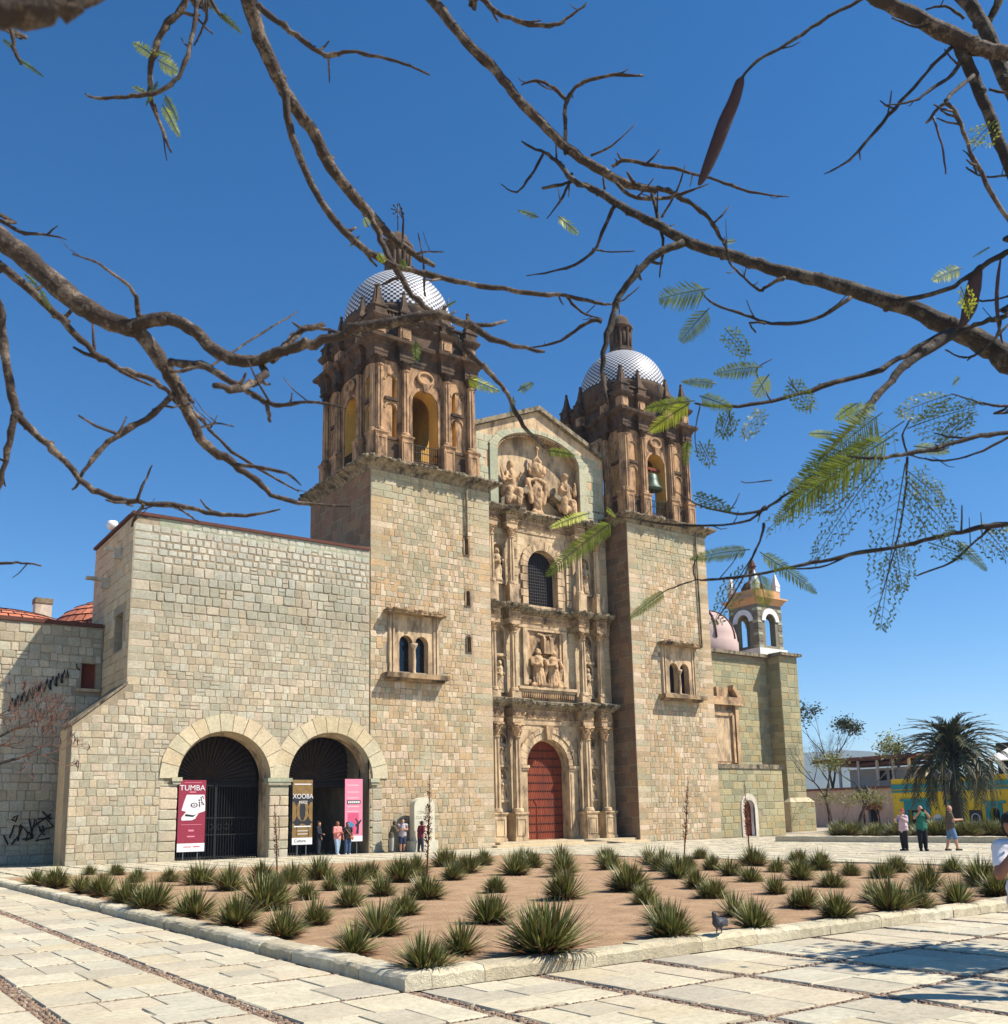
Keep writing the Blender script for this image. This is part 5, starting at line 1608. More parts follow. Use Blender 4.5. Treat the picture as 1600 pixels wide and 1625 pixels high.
MB().panel(FBk, rect(u2, u0 - .02, -.4, zp), [rect(ub(1378), ub(1396), .02, zb_(1385, 1285))], 0, -.6).box(FBk, u2, u0 - .02, -9, -.6, -.4, zp - .3).build('wall', 'pinkwall', pk)
MB().box(FBk, u2, u0 - .02, -.6, .25, zp, zp + .25).build('cornice', 'brownroof', pk)
MB().box(FBk, ub(1374), ub(1400), .0, .2, zb_(1385, 1285), zb_(1385, 1274)).build('door_hood', 'door', pk)
MB().box(FBk, ub(1377), ub(1397), -.5, -.45, 0, zb_(1385, 1284)).build('door', 'dark', pk)
# upper terrace house with dark roof
th = empty('terrace_house', (XB + 4, onX(1390, 1230, XB + 4).y, 0), 'set back upper storey with brown flat roof and shaded terrace', 'building')
FT = Fr(XB + 4, 0, -pi / 2)
ut = lambda px, py=1230: -onX(px, py, XB + 4).y
ztt = lambda px, py: onX(px, py, XB + 4).z
MB().box(FT, ut(1330), ut(1450), -6, -2.2, -.4, ztt(1390, 1218)).build('wall', 'palewall', th)
MB().box(FT, ut(1295), ut(1462), -6.5, .5, ztt(1390, 1206), ztt(1390, 1200)).box(FT, ut(1320), ut(1430), -6, -.5, ztt(1390, 1213), ztt(1390, 1209)).build('roof', 'brownroof', th)
for px in (1332, 1362, 1392, 1417, 1443):
    u = ut(px); MB().box(FT, u - .12, u + .12, -.3, -.05, 3, ztt(1390, 1206)).build('post', 'palewall', th)
for a, b in ((1376, 1388), (1394, 1404)):
    MB().box(FT, ut(a), ut(b), -2.2, -2.12, ztt(1390, 1238), ztt(1390, 1222)).build('window', 'dark', th)
rl = MB()
for i in range(34):
    u = ut(1415) + (ut(1436) - ut(1415)) * i / 33
    rl.box(FT, u - .015, u + .015, -.2, -.17, zt, zt + 1.3)
for z in (.3, .6, .9, 1.28): rl.box(FT, ut(1415), ut(1436), -.2, -.16, zt + z, zt + z + .04)
rl.build('railing', 'steel', th)
aw = empty('roof_bar', (XB + 3, onX(1590, 1230, XB + 3).y, 0), 'rooftop bar with a pale awning above the yellow building', 'building')
FT2 = Fr(XB + 3, 0, -pi / 2)
u_a, u_b = -onX(1572, 1210, XB + 3).y, -onX(1700, 1210, XB + 3).y
za, zb2 = onX(1590, 1236, XB + 3).z, onX(1590, 1198, XB + 3).z
MB().box(FT2, u_a, u_b, -6, -1.5, za - 1, zb2 - .3).build('wall', 'dark', aw)
MB().add([FT2.P(u_a - .6, .6, zb2 - .5), FT2.P(u_b, .6, zb2 - .5), FT2.P(u_b, -4, zb2 + 1.2), FT2.P(u_a + .6, -4, zb2 + 1.2), FT2.P(u_a - .6, .6, zb2 - .6), FT2.P(u_b, .6, zb2 - .6), FT2.P(u_b, -4, zb2 + 1.1), FT2.P(u_a + .6, -4, zb2 + 1.1)],
         [(0, 1, 2, 3), (7, 6, 5, 4), (0, 4, 5, 1), (1, 5, 6, 2), (2, 6, 7, 3), (3, 7, 4, 0)]).build('awning', 'whitewash', aw)
for u in (u_a + .2, u_a + 3.5): MB().box(FT2, u - .1, u + .1, .1, .3, za - 1, zb2 - .45).build('post', 'brownroof', aw)
MB().wbox(XB + 10, XB + 12, onX(1597, 1200, XB + 10).y - 1, onX(1597, 1200, XB + 10).y + 1, 3, onX(1597, 1178, XB + 10).z).build('water_tank', 'iron', None, 'dark roof tank behind the rooftop bar', 'tank')
# hills
M['hill'] = basic('dry_hill_scrub', L(96, 98, 74), 0.95, 0.3, 0.004, 0.02, 0.3, 5.0)
def ridge(pts, D, name, label):
    from mathutils import noise as mn
    vs = []; fs = []; n = 90; m_ = 14
    px0, px1 = pts[0][0], pts[-1][0]
    for j in range(m_ + 1):
        for i in range(n + 1):
            px = px0 + (px1 - px0) * i / n
            for k in range(len(pts) - 1):
                if pts[k][0] <= px <= pts[k + 1][0]:
                    t_ = (px - pts[k][0]) / (pts[k + 1][0] - pts[k][0]); py = pts[k][1] + (pts[k + 1][1] - pts[k][1]) * t_
                    break
            q = atd(px, py, D); h = q.z
            g_ = atd(px, 1290, D * (1 - .32 * (1 - j / m_)))
            f = (j / m_)
            vs.append((g_.x, g_.y, -6 + (h + 6) * f ** 1.4 * (1 + .10 * (1 - f) * mn.noise(Vector((g_.x * .008, g_.y * .008, 1)))) + (14 * mn.noise(Vector((g_.x * .02, g_.y * .02, 5))) * f * (1 - f) * 2)))
    for j in range(m_):
        for i in range(n):
            a = j * (n + 1) + i
            fs.append((a, a + 1, a + n + 2, a + n + 1))
    o = MB().add(vs, fs, 0, True).build(name, 'hill', kind='structure', recalc=False); o['label'] = label
ridge([(900, 1215), (1150, 1200), (1290, 1193), (1345, 1189), (1390, 1191), (1440, 1200), (1520, 1215), (1650, 1226), (1900, 1222)], 2600, 'hill', 'distant blue scrub covered hill behind the roofs')

# ================================================================== VEGETATION
def leafmat(name, c, trans=0.35, var=0.3, rough=0.55):
    t = NT(name)
    o = t.ramp(t.math('FRACT', t.math('ADD', t.n('ShaderNodeNewGeometry').outputs['Random Per Island'], t.n('ShaderNodeObjectInfo').outputs['Random'])),
               [(0, tuple(v * (1 - var) for v in c[:3]) + (1,)), (1, tuple(min(1, v * (1 + var)) for v in c[:3]) + (1,))])
    t.col(o); t.rough(rough)
    if trans:
        tr = t.n('ShaderNodeBsdfTranslucent'); t.l(o, tr.inputs[0])
        mx = t.n('ShaderNodeMixShader'); mx.inputs[0].default_value = trans
        t.l(t.b.outputs[0], mx.inputs[1]); t.l(tr.outputs[0], mx.inputs[2]); t.l(mx.outputs[0], t.out.inputs[0])
    return t.m
M['blade'] = leafmat('rosette_blade', L(98, 100, 50), 0.15, 0.4, 0.42)
M['blade_pale'] = leafmat('pale_rosette_blade', L(150, 152, 92), 0.15, 0.3, 0.42)
M['blade_dry'] = leafmat('dry_rosette_blade', L(116, 80, 50), 0.1, 0.4, 0.8)
M['palm'] = leafmat('palm_leaf', L(54, 62, 28), 0.12, 0.35, 0.6)
M['palm_dry'] = leafmat('dry_palm_leaf', L(118, 96, 62), 0.1, 0.3, 0.7)
M['shrub'] = leafmat('olive_leaf', L(120, 122, 62), 0.25, 0.4)
M['fern'] = leafmat('feathery_leaf', L(120, 134, 52), 0.45, 0.3)
M['fern_yellow'] = leafmat('young_feathery_leaf', L(186, 190, 60), 0.5, 0.2)
M['fern_dark'] = leafmat('dark_feathery_leaf', L(86, 100, 48), 0.3, 0.3)
def bark(name, c, lich):
    t = NT(name)
    o = t.ramp(t.noise(14, 6, 0.7), [(0.3, tuple(v * .45 for v in c[:3]) + (1,)), (0.65, c)])
    o = t.mix(t.ramp(t.noise(16, 6, 0.8), [(0.5, 0.0), (0.62, 0.75)]), o, lich)
    t.col(o); t.rough(0.85)
    t.bump(t.math('ADD', t.noise(60, 5, 0.7), t.math('MULTIPLY', t.noise(18, 4), 1.2)), 0.9, 0.01)
    return t.m
M['bark'] = bark('brown_bark', L(72, 57, 46), L(146, 128, 108))
M['bark_dark'] = bark('dark_bark', L(54, 45, 38), L(112, 100, 84))
M['twig'] = basic('dry_red_twig', L(120, 88, 72), 0.85, 0.25, 6)
M['pod'] = basic('dark_seed_pod', L(62, 36, 28), 0.6, 0.3, 6)

def rosette(seed, n=150, dry=0.25):
    """spiky rosette, one unit tall: stiff arching blades from one base, drier ones low down"""
    rg = random.Random(seed); mb = MB()
    # a few heads make a clump
    heads = [(0, 0, 1.0)] + [(rg.uniform(-.3, .3), rg.uniform(-.3, .3), rg.uniform(.6, .9)) for _ in range(rg.choice((1, 2, 2, 3)))]
    for hx, hy, hs in heads:
        for k in range(int(n * hs / 1.6)):
            el = math.asin(rg.uniform(.05, 1.0) ** .62) if rg.random() > .25 else rg.uniform(-.05, .5)
            az = rg.uniform(0, 2 * pi)
            ln = rg.uniform(.75, 1.08) * hs * (1.0 if el > .3 else .72)
            wd = rg.uniform(.013, .023)
            d = Vector((cos(az) * cos(el), sin(az) * cos(el), sin(el)))
            side = Vector((-sin(az), cos(az), 0))
            droop = rg.uniform(.02, .22) * (1 if el < .9 else .4)
            p0 = Vector((hx, hy, .02)) + d * .05
            q = []
            for t_, ww in ((0, 1.0), (.35, 1.05), (.7, .75), (1.0, .05)):
                p = p0 + d * (ln * t_) + Vector((0, 0, -droop * ln * t_ * t_))
                p.z = max(p.z, .0)
                nrm = side.cross(d).normalized()
                q += [p - side * wd * ww + nrm * wd * .35 * ww, p, p + side * wd * ww + nrm * wd * .35 * ww]
            m_ = 2 if (el < .42 and rg.random() < dry * 2.8) or rg.random() < .08 else (1 if rg.random() < .3 else 0)
            fs = []
            for j in range(3):
                fs += [(j * 3, j * 3 + 1, j * 3 + 4, j * 3 + 3), (j * 3 + 1, j * 3 + 2, j * 3 + 5, j * 3 + 4)]
            mb.add(q, fs, m_)
    # stubs of dead leaves on the ground
    for k in range(26):
        az = rg.uniform(0, 2 * pi); r0 = rg.uniform(.1, .3); r1 = r0 + rg.uniform(.2, .5); s_ = Vector((-sin(az), cos(az), 0)) * .02
        a = Vector((cos(az) * r0, sin(az) * r0, .06)); b = Vector((cos(az) * r1, sin(az) * r1, rg.uniform(.0, .1)))
        mb.add([a - s_, a + s_, b], [(0, 1, 2)], 2)
    return mb.mesh('rosette_leaves', ['blade', 'blade_pale', 'blade_dry'], recalc=False)
ROS = [rosette(s, 420 + 40 * (s % 3), .25) for s in range(7)]
PL = """57,1403,30 88,1406,36 128,1413,32 142,1388,22 165,1420,40 182,1388,22 202,1432,46 248,1439,50 270,1398,26 310,1453,54 320,1403,40 365,1410,45 377,1466,56 416,1440,62 415,1398,36 465,1402,40 505,1394,42 453,1482,52 500,1464,46 485,1423,28 528,1410,30 557,1437,45 565,1402,38 605,1419,38 600,1482,60 562,1509,58 643,1450,40 675,1424,46 633,1397,42 660,1388,38 720,1394,34 745,1384,34 768,1370,28 705,1374,32 702,1541,62 732,1507,56 772,1462,52 787,1414,34 815,1387,40 830,1369,28 890,1368,34 893,1388,40 900,1424,50 907,1514,94 960,1369,30 970,1379,32 997,1412,52 1025,1434,32 1065,1485,62 1047,1464,40 1030,1371,32 1053,1381,38 1077,1394,44 1105,1406,34 1113,1363,22 1135,1424,40 1132,1379,28 1158,1388,32 1195,1373,34 1190,1399,32 1165,1451,44 1208,1472,56 1235,1383,28 1230,1416,36 1270,1369,26 1301,1379,36 1272,1394,36 1280,1438,38 1328,1455,50 1318,1406,28 1348,1388,26 1387,1429,42 1398,1391,32 1422,1383,32 1437,1446,60 1474,1410,48 1460,1440,44 1525,1432,46 1513,1383,30 1555,1404,54 1583,1419,44 218,1400,28 435,1412,34 590,1393,30 845,1376,30 1090,1377,26"""
NAME = 'spiky_rosette'
rg = random.Random(99)
BIG = {(907, 1514): 'largest spiky green rosette clump, alone near the front kerb', (702, 1541): 'spiky rosette at the front corner of the kerb', (1328, 1455): 'spiky rosette with a small white plant marker behind the kerb', (1437, 1446): 'wide dark spiky rosette clump behind the long kerb', (57, 1403): 'spiky rosette at the rear end of the bed beside the side kerb'}
for s in PL.split():
    px, py, h = [float(v) for v in s.split(',')]
    g_ = gnd(px, py, 0.13)
    dep = (g_ - EYE).dot(FW)
    hm = h * dep / FPX * 1.02
    hm = min(max(hm * 1.14, .48), 1.1)
    g_.x = max(g_.x, BX0 + .32 + .12 * hm); g_.y = max(g_.y, BY0 + .32 + .1 * hm)
    o = inst(ROS[rg.randrange(7)], NAME, None, (g_.x, g_.y, .07), rg.uniform(0, 6.28), (hm * rg.uniform(.82, 1.02), hm * rg.uniform(.82, 1.02), hm * rg.uniform(.9, 1.0)))
    lab = BIG.get((px, py))
    if lab: tag(o, lab, 'plant', 'spiky rosettes in the bed')
    else:
        where = 'along the side kerb facing the arches path' if g_.x < 6.6 else 'just behind the long front kerb' if g_.y < 11.2 else 'along the bed edge facing the walkers' if g_.x > 23.5 else 'at the bed end nearest the convent arches' if g_.y > 31 and g_.x < 18 else 'at the bed end nearest the church door' if g_.y > 29 else 'in the middle of the bed toward the front kerb' if g_.y < 16 else 'in the middle of the bed toward the convent side' if g_.x < 14 else 'in the middle of the bed toward the church side'
        size = 'full spiky green rosette clump' if h > 44 else 'smaller spiky green rosette'
        tag(o, size + ' ' + where, 'plant', ('full' if h > 44 else 'smaller') + ' rosettes ' + where)
# flower stalks
M['stalk'] = basic('dry_flower_stalk', L(108, 66, 46), 0.85, 0.3, 9)
for (bx, by, tx, ty, wpx, lab) in ((677, 1400, 682, 1230, 13, 'tall dried flower stalk in front of the left tower'), (1085, 1372, 1092, 1232, 9, 'dried flower stalk in front of the right tower'), (1190, 1366, 1181, 1238, 9, 'dried flower stalk in front of the annex door'), (440, 1398, 436, 1275, 8, 'thin grey flower stalk in front of the pier between the arches')):
    g_ = gnd(bx, by, .13); dep = (g_ - EYE).dot(FW)
    top = atd(tx, ty, dep)
    fs_ = empty('flower_stalk', (g_.x, g_.y, .1), lab, 'flower stalk', 'dried flower stalks above the bed')
    base = Vector((g_.x, g_.y, .1))
    MB().tube([base, base.lerp(top, .5) + Vector((.02, 0, 0)), top], [.022, .016, .006], 7).build('stem', 'stalk', fs_)
    bl = MB(); rr = wpx * dep / FPX / 2
    Ht = (top - base).length
    for k in range(230):
        t_ = rg.uniform(.22, 1.0); p = base.lerp(top, t_)
        a = rg.uniform(0, 6.28); r = rr * (1 - max(0, (t_ - .55) / .45) ** 1.5 * .85) * (min(1, (t_ - .15) / .2)) * rg.uniform(.7, 1.1)
        e = p + Vector((cos(a) * r, sin(a) * r, r * rg.uniform(.4, 1.2)))
        s_ = Vector((-sin(a), cos(a), 0)) * r * .22
        bl.add([p, e - s_ - Vector((0, 0, .01)), e + Vector((cos(a), sin(a), 1)) * r * .2, e + s_], [(0, 1, 2), (0, 2, 3)])
    bl.build('seed_heads', 'stalk', fs_, recalc=False)
# far bed plants
for k in range(26):
    px = 1325 + k * 11 + rg.uniform(-5, 5)
    if k == 0: px = 1327
    X = B2X0 + rg.uniform(.8, 4.5)
    q = onX(px, 1330, X)
    h = rg.uniform(.75, 1.15)
    o = inst(ROS[rg.randrange(7)], NAME, None, (X, q.y, .17), rg.uniform(0, 6.28), (h, h, h))
    tag(o, 'spiky rosette in the far bed behind the walkers', 'plant', 'rosettes in the far bed')
# pigeon on the kerb
g_ = gnd(1142, 1481, .16)
pg = blob('pigeon', [('e', (0, 0, .12), (.065, .13, .07)), ('c', (0, -.09, .16), .045, (0, -.13, .22), .03), ('e', (0, -.14, .24), (.03, .036, .03)), ('c', (0, -.16, .236), .01, (0, -.19, .228), .004), ('c', (0, .1, .11), .045, (0, .25, .07), .02), ('c', (.03, 0, .07), .012, (.03, -.01, .0), .008), ('c', (-.03, 0, .07), .012, (-.03, -.01, .0), .008), ('c', (.03, -.01, .004), .007, (.03, -.05, .004), .006), ('c', (-.03, -.01, .004), .007, (-.03, -.05, .004), .006), ('e', (.055, .04, .125), (.02, .12, .05)), ('e', (-.055, .04, .125), (.02, .12, .05))],
          .009, basic('pigeon_grey', L(54, 56, 64), 0.6, 0.3, 20, bump=0), None, Matrix.Translation((g_.x, g_.y, .165)) @ Matrix.Rotation(radians(-70), 4, 'Z'), label='dark grey pigeon standing by the front kerb', cat='pigeon')
# plant marker
g_ = gnd(1331, 1456, .12)
MB().wbox(g_.x - .012, g_.x + .012, g_.y - .006, g_.y + .006, .08, .27).build('plant_marker', 'whitewash', None, 'short white marker peg at the foot of a rosette', 'marker')

# ---- date palm
def frond_mesh(seed, n=30, dry=False):
    rg = random.Random(seed); mb = MB(); L_ = 1.0
    pts = []
    for i in range(13):
        t_ = i / 12
        pts.append(Vector((t_ * (1 - .12 * t_ * t_), 0, .30 * t_ - .80 * t_ * t_ * t_)))
    mb.tube(pts, [.014 * (1 - .8 * i / 12) for i in range(13)], 5, 1, cap=False)
    for i in range(n * 2):
        t_ = .1 + .9 * (i // 2) / n; s = 1 if i % 2 else -1
        k = t_ * 12; j = min(11, int(k)); p = pts[j].lerp(pts[j + 1], k - j); d = (pts[j + 1] - pts[j]).normalized()
        ln = .19 * (1 - .55 * abs(t_ - .4)) * rg.uniform(.85, 1.1)
        out = (d * 1.0 + Vector((0, s, 0)) * .55 + Vector((0, 0, rg.uniform(-.05, .45)))).normalized()
        e = p + out * ln - Vector((0, 0, ln * .25)); w_ = d * .017
        m = p.lerp(e, .5) + Vector((0, 0, ln * .05))
        mb.add([p - w_, p + w_, m + w_ * 1.1, m - w_ * 1.1, e], [(0, 1, 2, 3), (3, 2, 4)], 0)
    return mb.mesh('palm_frond', ['palm_dry' if dry else 'palm', 'palm_dry'], recalc=False)
FRM = [frond_mesh(s) for s in range(4)]; FRD = frond_mesh(9, 26, True)
def palm(px, pyb, pyc, D, L_, n, label, trunk_r, name='date_palm', drop=True):
    c = atd(px, pyc, D); b = Vector((c.x, c.y, 0))
    pt = empty(name, b, label, 'palm tree')
    rg = random.Random(int(px))
    mb = MB(); k = 26
    prof = []
    for i in range(k + 1):
        prof += [(trunk_r * (1.0 + (.12 if i % 2 else 0)), (c.z) * i / k)]
    mb.lathe(b, prof, 12, flute=.08, smooth=False).build('trunk', 'bark_dark', pt)
    for i in range(n):
        t_ = (i + .5) / n
        el = radians(86 - 128 * t_ ** 1.0) if drop else radians(70 - 90 * t_)
        az = i * 2.399 + rg.uniform(-.2, .2)
        l = L_ * rg.uniform(.88, 1.08) * (1 if el > -.6 else .85)
        o = bpy.data.objects.new('frond', FRD if el < radians(-36) else FRM[rg.randrange(4)])
        o.matrix_basis = Matrix.Translation(c + Vector((0, 0, .1))) @ Matrix.Rotation(az, 4, 'Z') @ Matrix.Rotation(-el * .92, 4, 'Y') @ Matrix.Diagonal((l, l, l, 1))
        link(o, pt)
    blob('crown_heart', [('e', (0, 0, 0), (.5, .5, .8))], .1, 'bark_dark', pt, Matrix.Translation(c - Vector((0, 0, .3))))
palm(1512, 1312, 1208, 84, 5.2, 96, 'big full date palm standing before the yellow building', .42)
palm(1424, 1312, 1192, 125, 2.1, 30, 'small distant fan of palm above the brown roof', .2, 'distant_palm', False)

# ---- leafless and leafy background trees
def tree_skeleton(rg, base, d, ln, r, depth, out, tips, spread=.5, split=(2, 3), up=.12):
    p = Vector(base); d = Vector(d).normalized(); pts = [p.copy()]; rad = [r]
    n = 4
    for i in range(n):
        d = (d + Vector((rg.uniform(-.22, .22), rg.uniform(-.22, .22), rg.uniform(-.12, .2) + up * .3))).normalized()
        p = p + d * ln / n; pts.append(p.copy()); rad.append(r * (1 - .42 * (i + 1) / n))
    out.append((pts, rad, depth))
    if depth == 0:
        tips.append((p, d)); return
    for k in range(rg.randint(*split)):
        dd = (d + Vector((rg.uniform(-1, 1), rg.uniform(-1, 1), rg.uniform(-.5, .7))) * spread + Vector((0, 0, up))).normalized()
        tree_skeleton(rg, pts[-1] if k else pts[-1], dd, ln * rg.uniform(.62, .85), rad[-1] * .82, depth - 1, out, tips, spread, split, up)
def tree(name, label, base, h, r, depth, leaf, rg, spread=.55, bmat='bark_dark', nleaf=14, lsize=.12, split=(2, 3), lean=(0, 0), cr=.5, cat='tree'):
    tr = empty(name, base, label, cat)
    out = []; tips = []
    tree_skeleton(rg, base, (lean[0], lean[1], 1), h * .38, r, depth, out, tips, spread, split)
    trunk = MB(); br = MB()
    for pts, rad, dp in out:
        (trunk if dp == depth else br).tube(pts, rad, 8 if dp > depth - 2 else 5, cap=False)
    trunk.build('trunk', bmat, tr, recalc=False)
    br.build('limbs', bmat, tr, recalc=False)
    if leaf:
        lf = MB()
        for p, d in tips:
            for k in range(nleaf):
                q = p + Vector((rg.gauss(0, cr), rg.gauss(0, cr), rg.gauss(0, cr * .7)))
                a = Vector((rg.uniform(-1, 1), rg.uniform(-1, 1), rg.uniform(-.6, .6))).normalized(); b = a.cross(Vector((rg.uniform(-1, 1), rg.uniform(-1, 1), 1))).normalized()
                s = lsize * rg.uniform(.6, 1.3)
                lf.add([q - a * s, q + b * s * .45, q + a * s, q - b * s * .45], [(0, 1, 2, 3)])
        lf.build('crown', leaf, tr, recalc=False)
    return tr
rg = random.Random(31)
def tb(px, D): p = atd(px, 1300, D); return Vector((p.x, p.y, 0))
tree('bare_tree', 'leafless spreading tree beside the chapel buttress', tb(1318, 82), 7.2, .2, 6, None, random.Random(5), .62, 'bark_dark', split=(3, 3))
tree('leafy_tree', 'low olive leaved tree before the dusty pink house', tb(1362, 80), 7.0, .2, 4, 'shrub', random.Random(8), .75, 'bark_dark', 34, .16, cr=.55, lean=(.2, -.3))
tree('dark_tree', 'dark evergreen tree top behind the bare tree', tb(1330, 110), 11.5, .3, 4, 'palm', random.Random(12), .35, 'bark_dark', 46, .2, cr=.5)
for k, px in enumerate((1318, 1340, 1372, 1392, 1408)):
    tree('garden_shrub', ('sparse woody shrub at the foot of the bare tree', 'grey green shrub before the dusty pink house wall', 'low leafy shrub before the brown framed door', 'rounded olive shrub between the pink house and plaza', 'thin twiggy shrub next to the yellow building corner')[k], tb(px, 76), 2.6, .05, 4, 'shrub', random.Random(60 + k), .8, 'twig', 9, .1, cr=.3, cat='shrub')
# street lamp in front of the palm and a fainter one on the pink house
def street_lamp(px, D, h, label, arms):
    b = tb(px, D); lp = empty('street_lamp', b, label, 'street lamp', 'two lantern street lamps')
    MB().lathe(b, [(.16, 0), (.16, .4), (.09, .5), (.07, h * .9), (.09, h)], 10).build('post', 'iron', lp)
    r_ = Vector((RT.x, RT.y, 0)).normalized()
    for s in arms:
        e = b + r_ * s + Vector((0, 0, h))
        am = MB().tube([b + Vector((0, 0, h * .8)), b + r_ * s * .7 + Vector((0, 0, h * .78)), e], .04, 6).build('arm', 'iron', lp)
        ln = MB().lathe(e, [(.1, 0), (.24, .5), (.24, .55)], 6, smooth=False).lathe(e + Vector((0, 0, .56)), [(.3, 0), (.12, .25), (.03, .35)], 6, smooth=False, m=1)
        ln.build('lantern', ['glass', 'iron'], am)
    return lp
street_lamp(1504, 78, 3.9, 'black street lamp with two lanterns under the date palm', (-.55, .45))
street_lamp(1372, 84, 2.9, 'black street lamp with two lanterns before the pink house', (-.3, .35))

# reddish bare tree at the left edge in front of the shaded wall
rgt = random.Random(17)
lt = empty('bare_red_tree', atd(-150, 1330, 34).xy.to_3d(), 'leafless reddish twiggy tree reaching in before the shaded rear wall', 'tree')
out = []; tips = []
q0 = atd(-150, 1240, 34)
MB().tube([Vector((q0.x, q0.y, -.1)), q0], [.22, .17], 10).build('trunk', 'bark_dark', lt)
for tx, ty in ((40, 1165), (70, 1185), (30, 1120), (60, 1140)):
    e = atd(tx - 40, ty + 18, 34 + rgt.uniform(-1, 1)); m = q0.lerp(e, .5) + Vector((0, 0, rgt.uniform(-.2, .3)))
    MB().tube([q0, m, e], [.10, .08, .05], 7).build('limb', 'bark_dark', lt)
    for k in range(3):
        tree_skeleton(rgt, e, (atd(tx + 60, ty - 20 + rgt.uniform(-40, 60), 34) - e), .75, .03, 4, out, tips, .9, (2, 3), 0.0)
tw = MB()
for pts, rad, dp in out: tw.tube(pts, [max(.006, r) for r in rad], 4, cap=False)
tw.build('twigs', 'twig', lt, recalc=False)
pods = MB()
for p, d in tips[::7]:
    l = rgt.uniform(.2, .4); pods.tube([p, p + Vector((rgt.uniform(-.05, .05), 0, -l * .5)), p + Vector((rgt.uniform(-.1, .1), 0, -l))], [.012, .022, .006], 5)
pods.build('hanging_pods', 'pod', lt, kind='stuff')
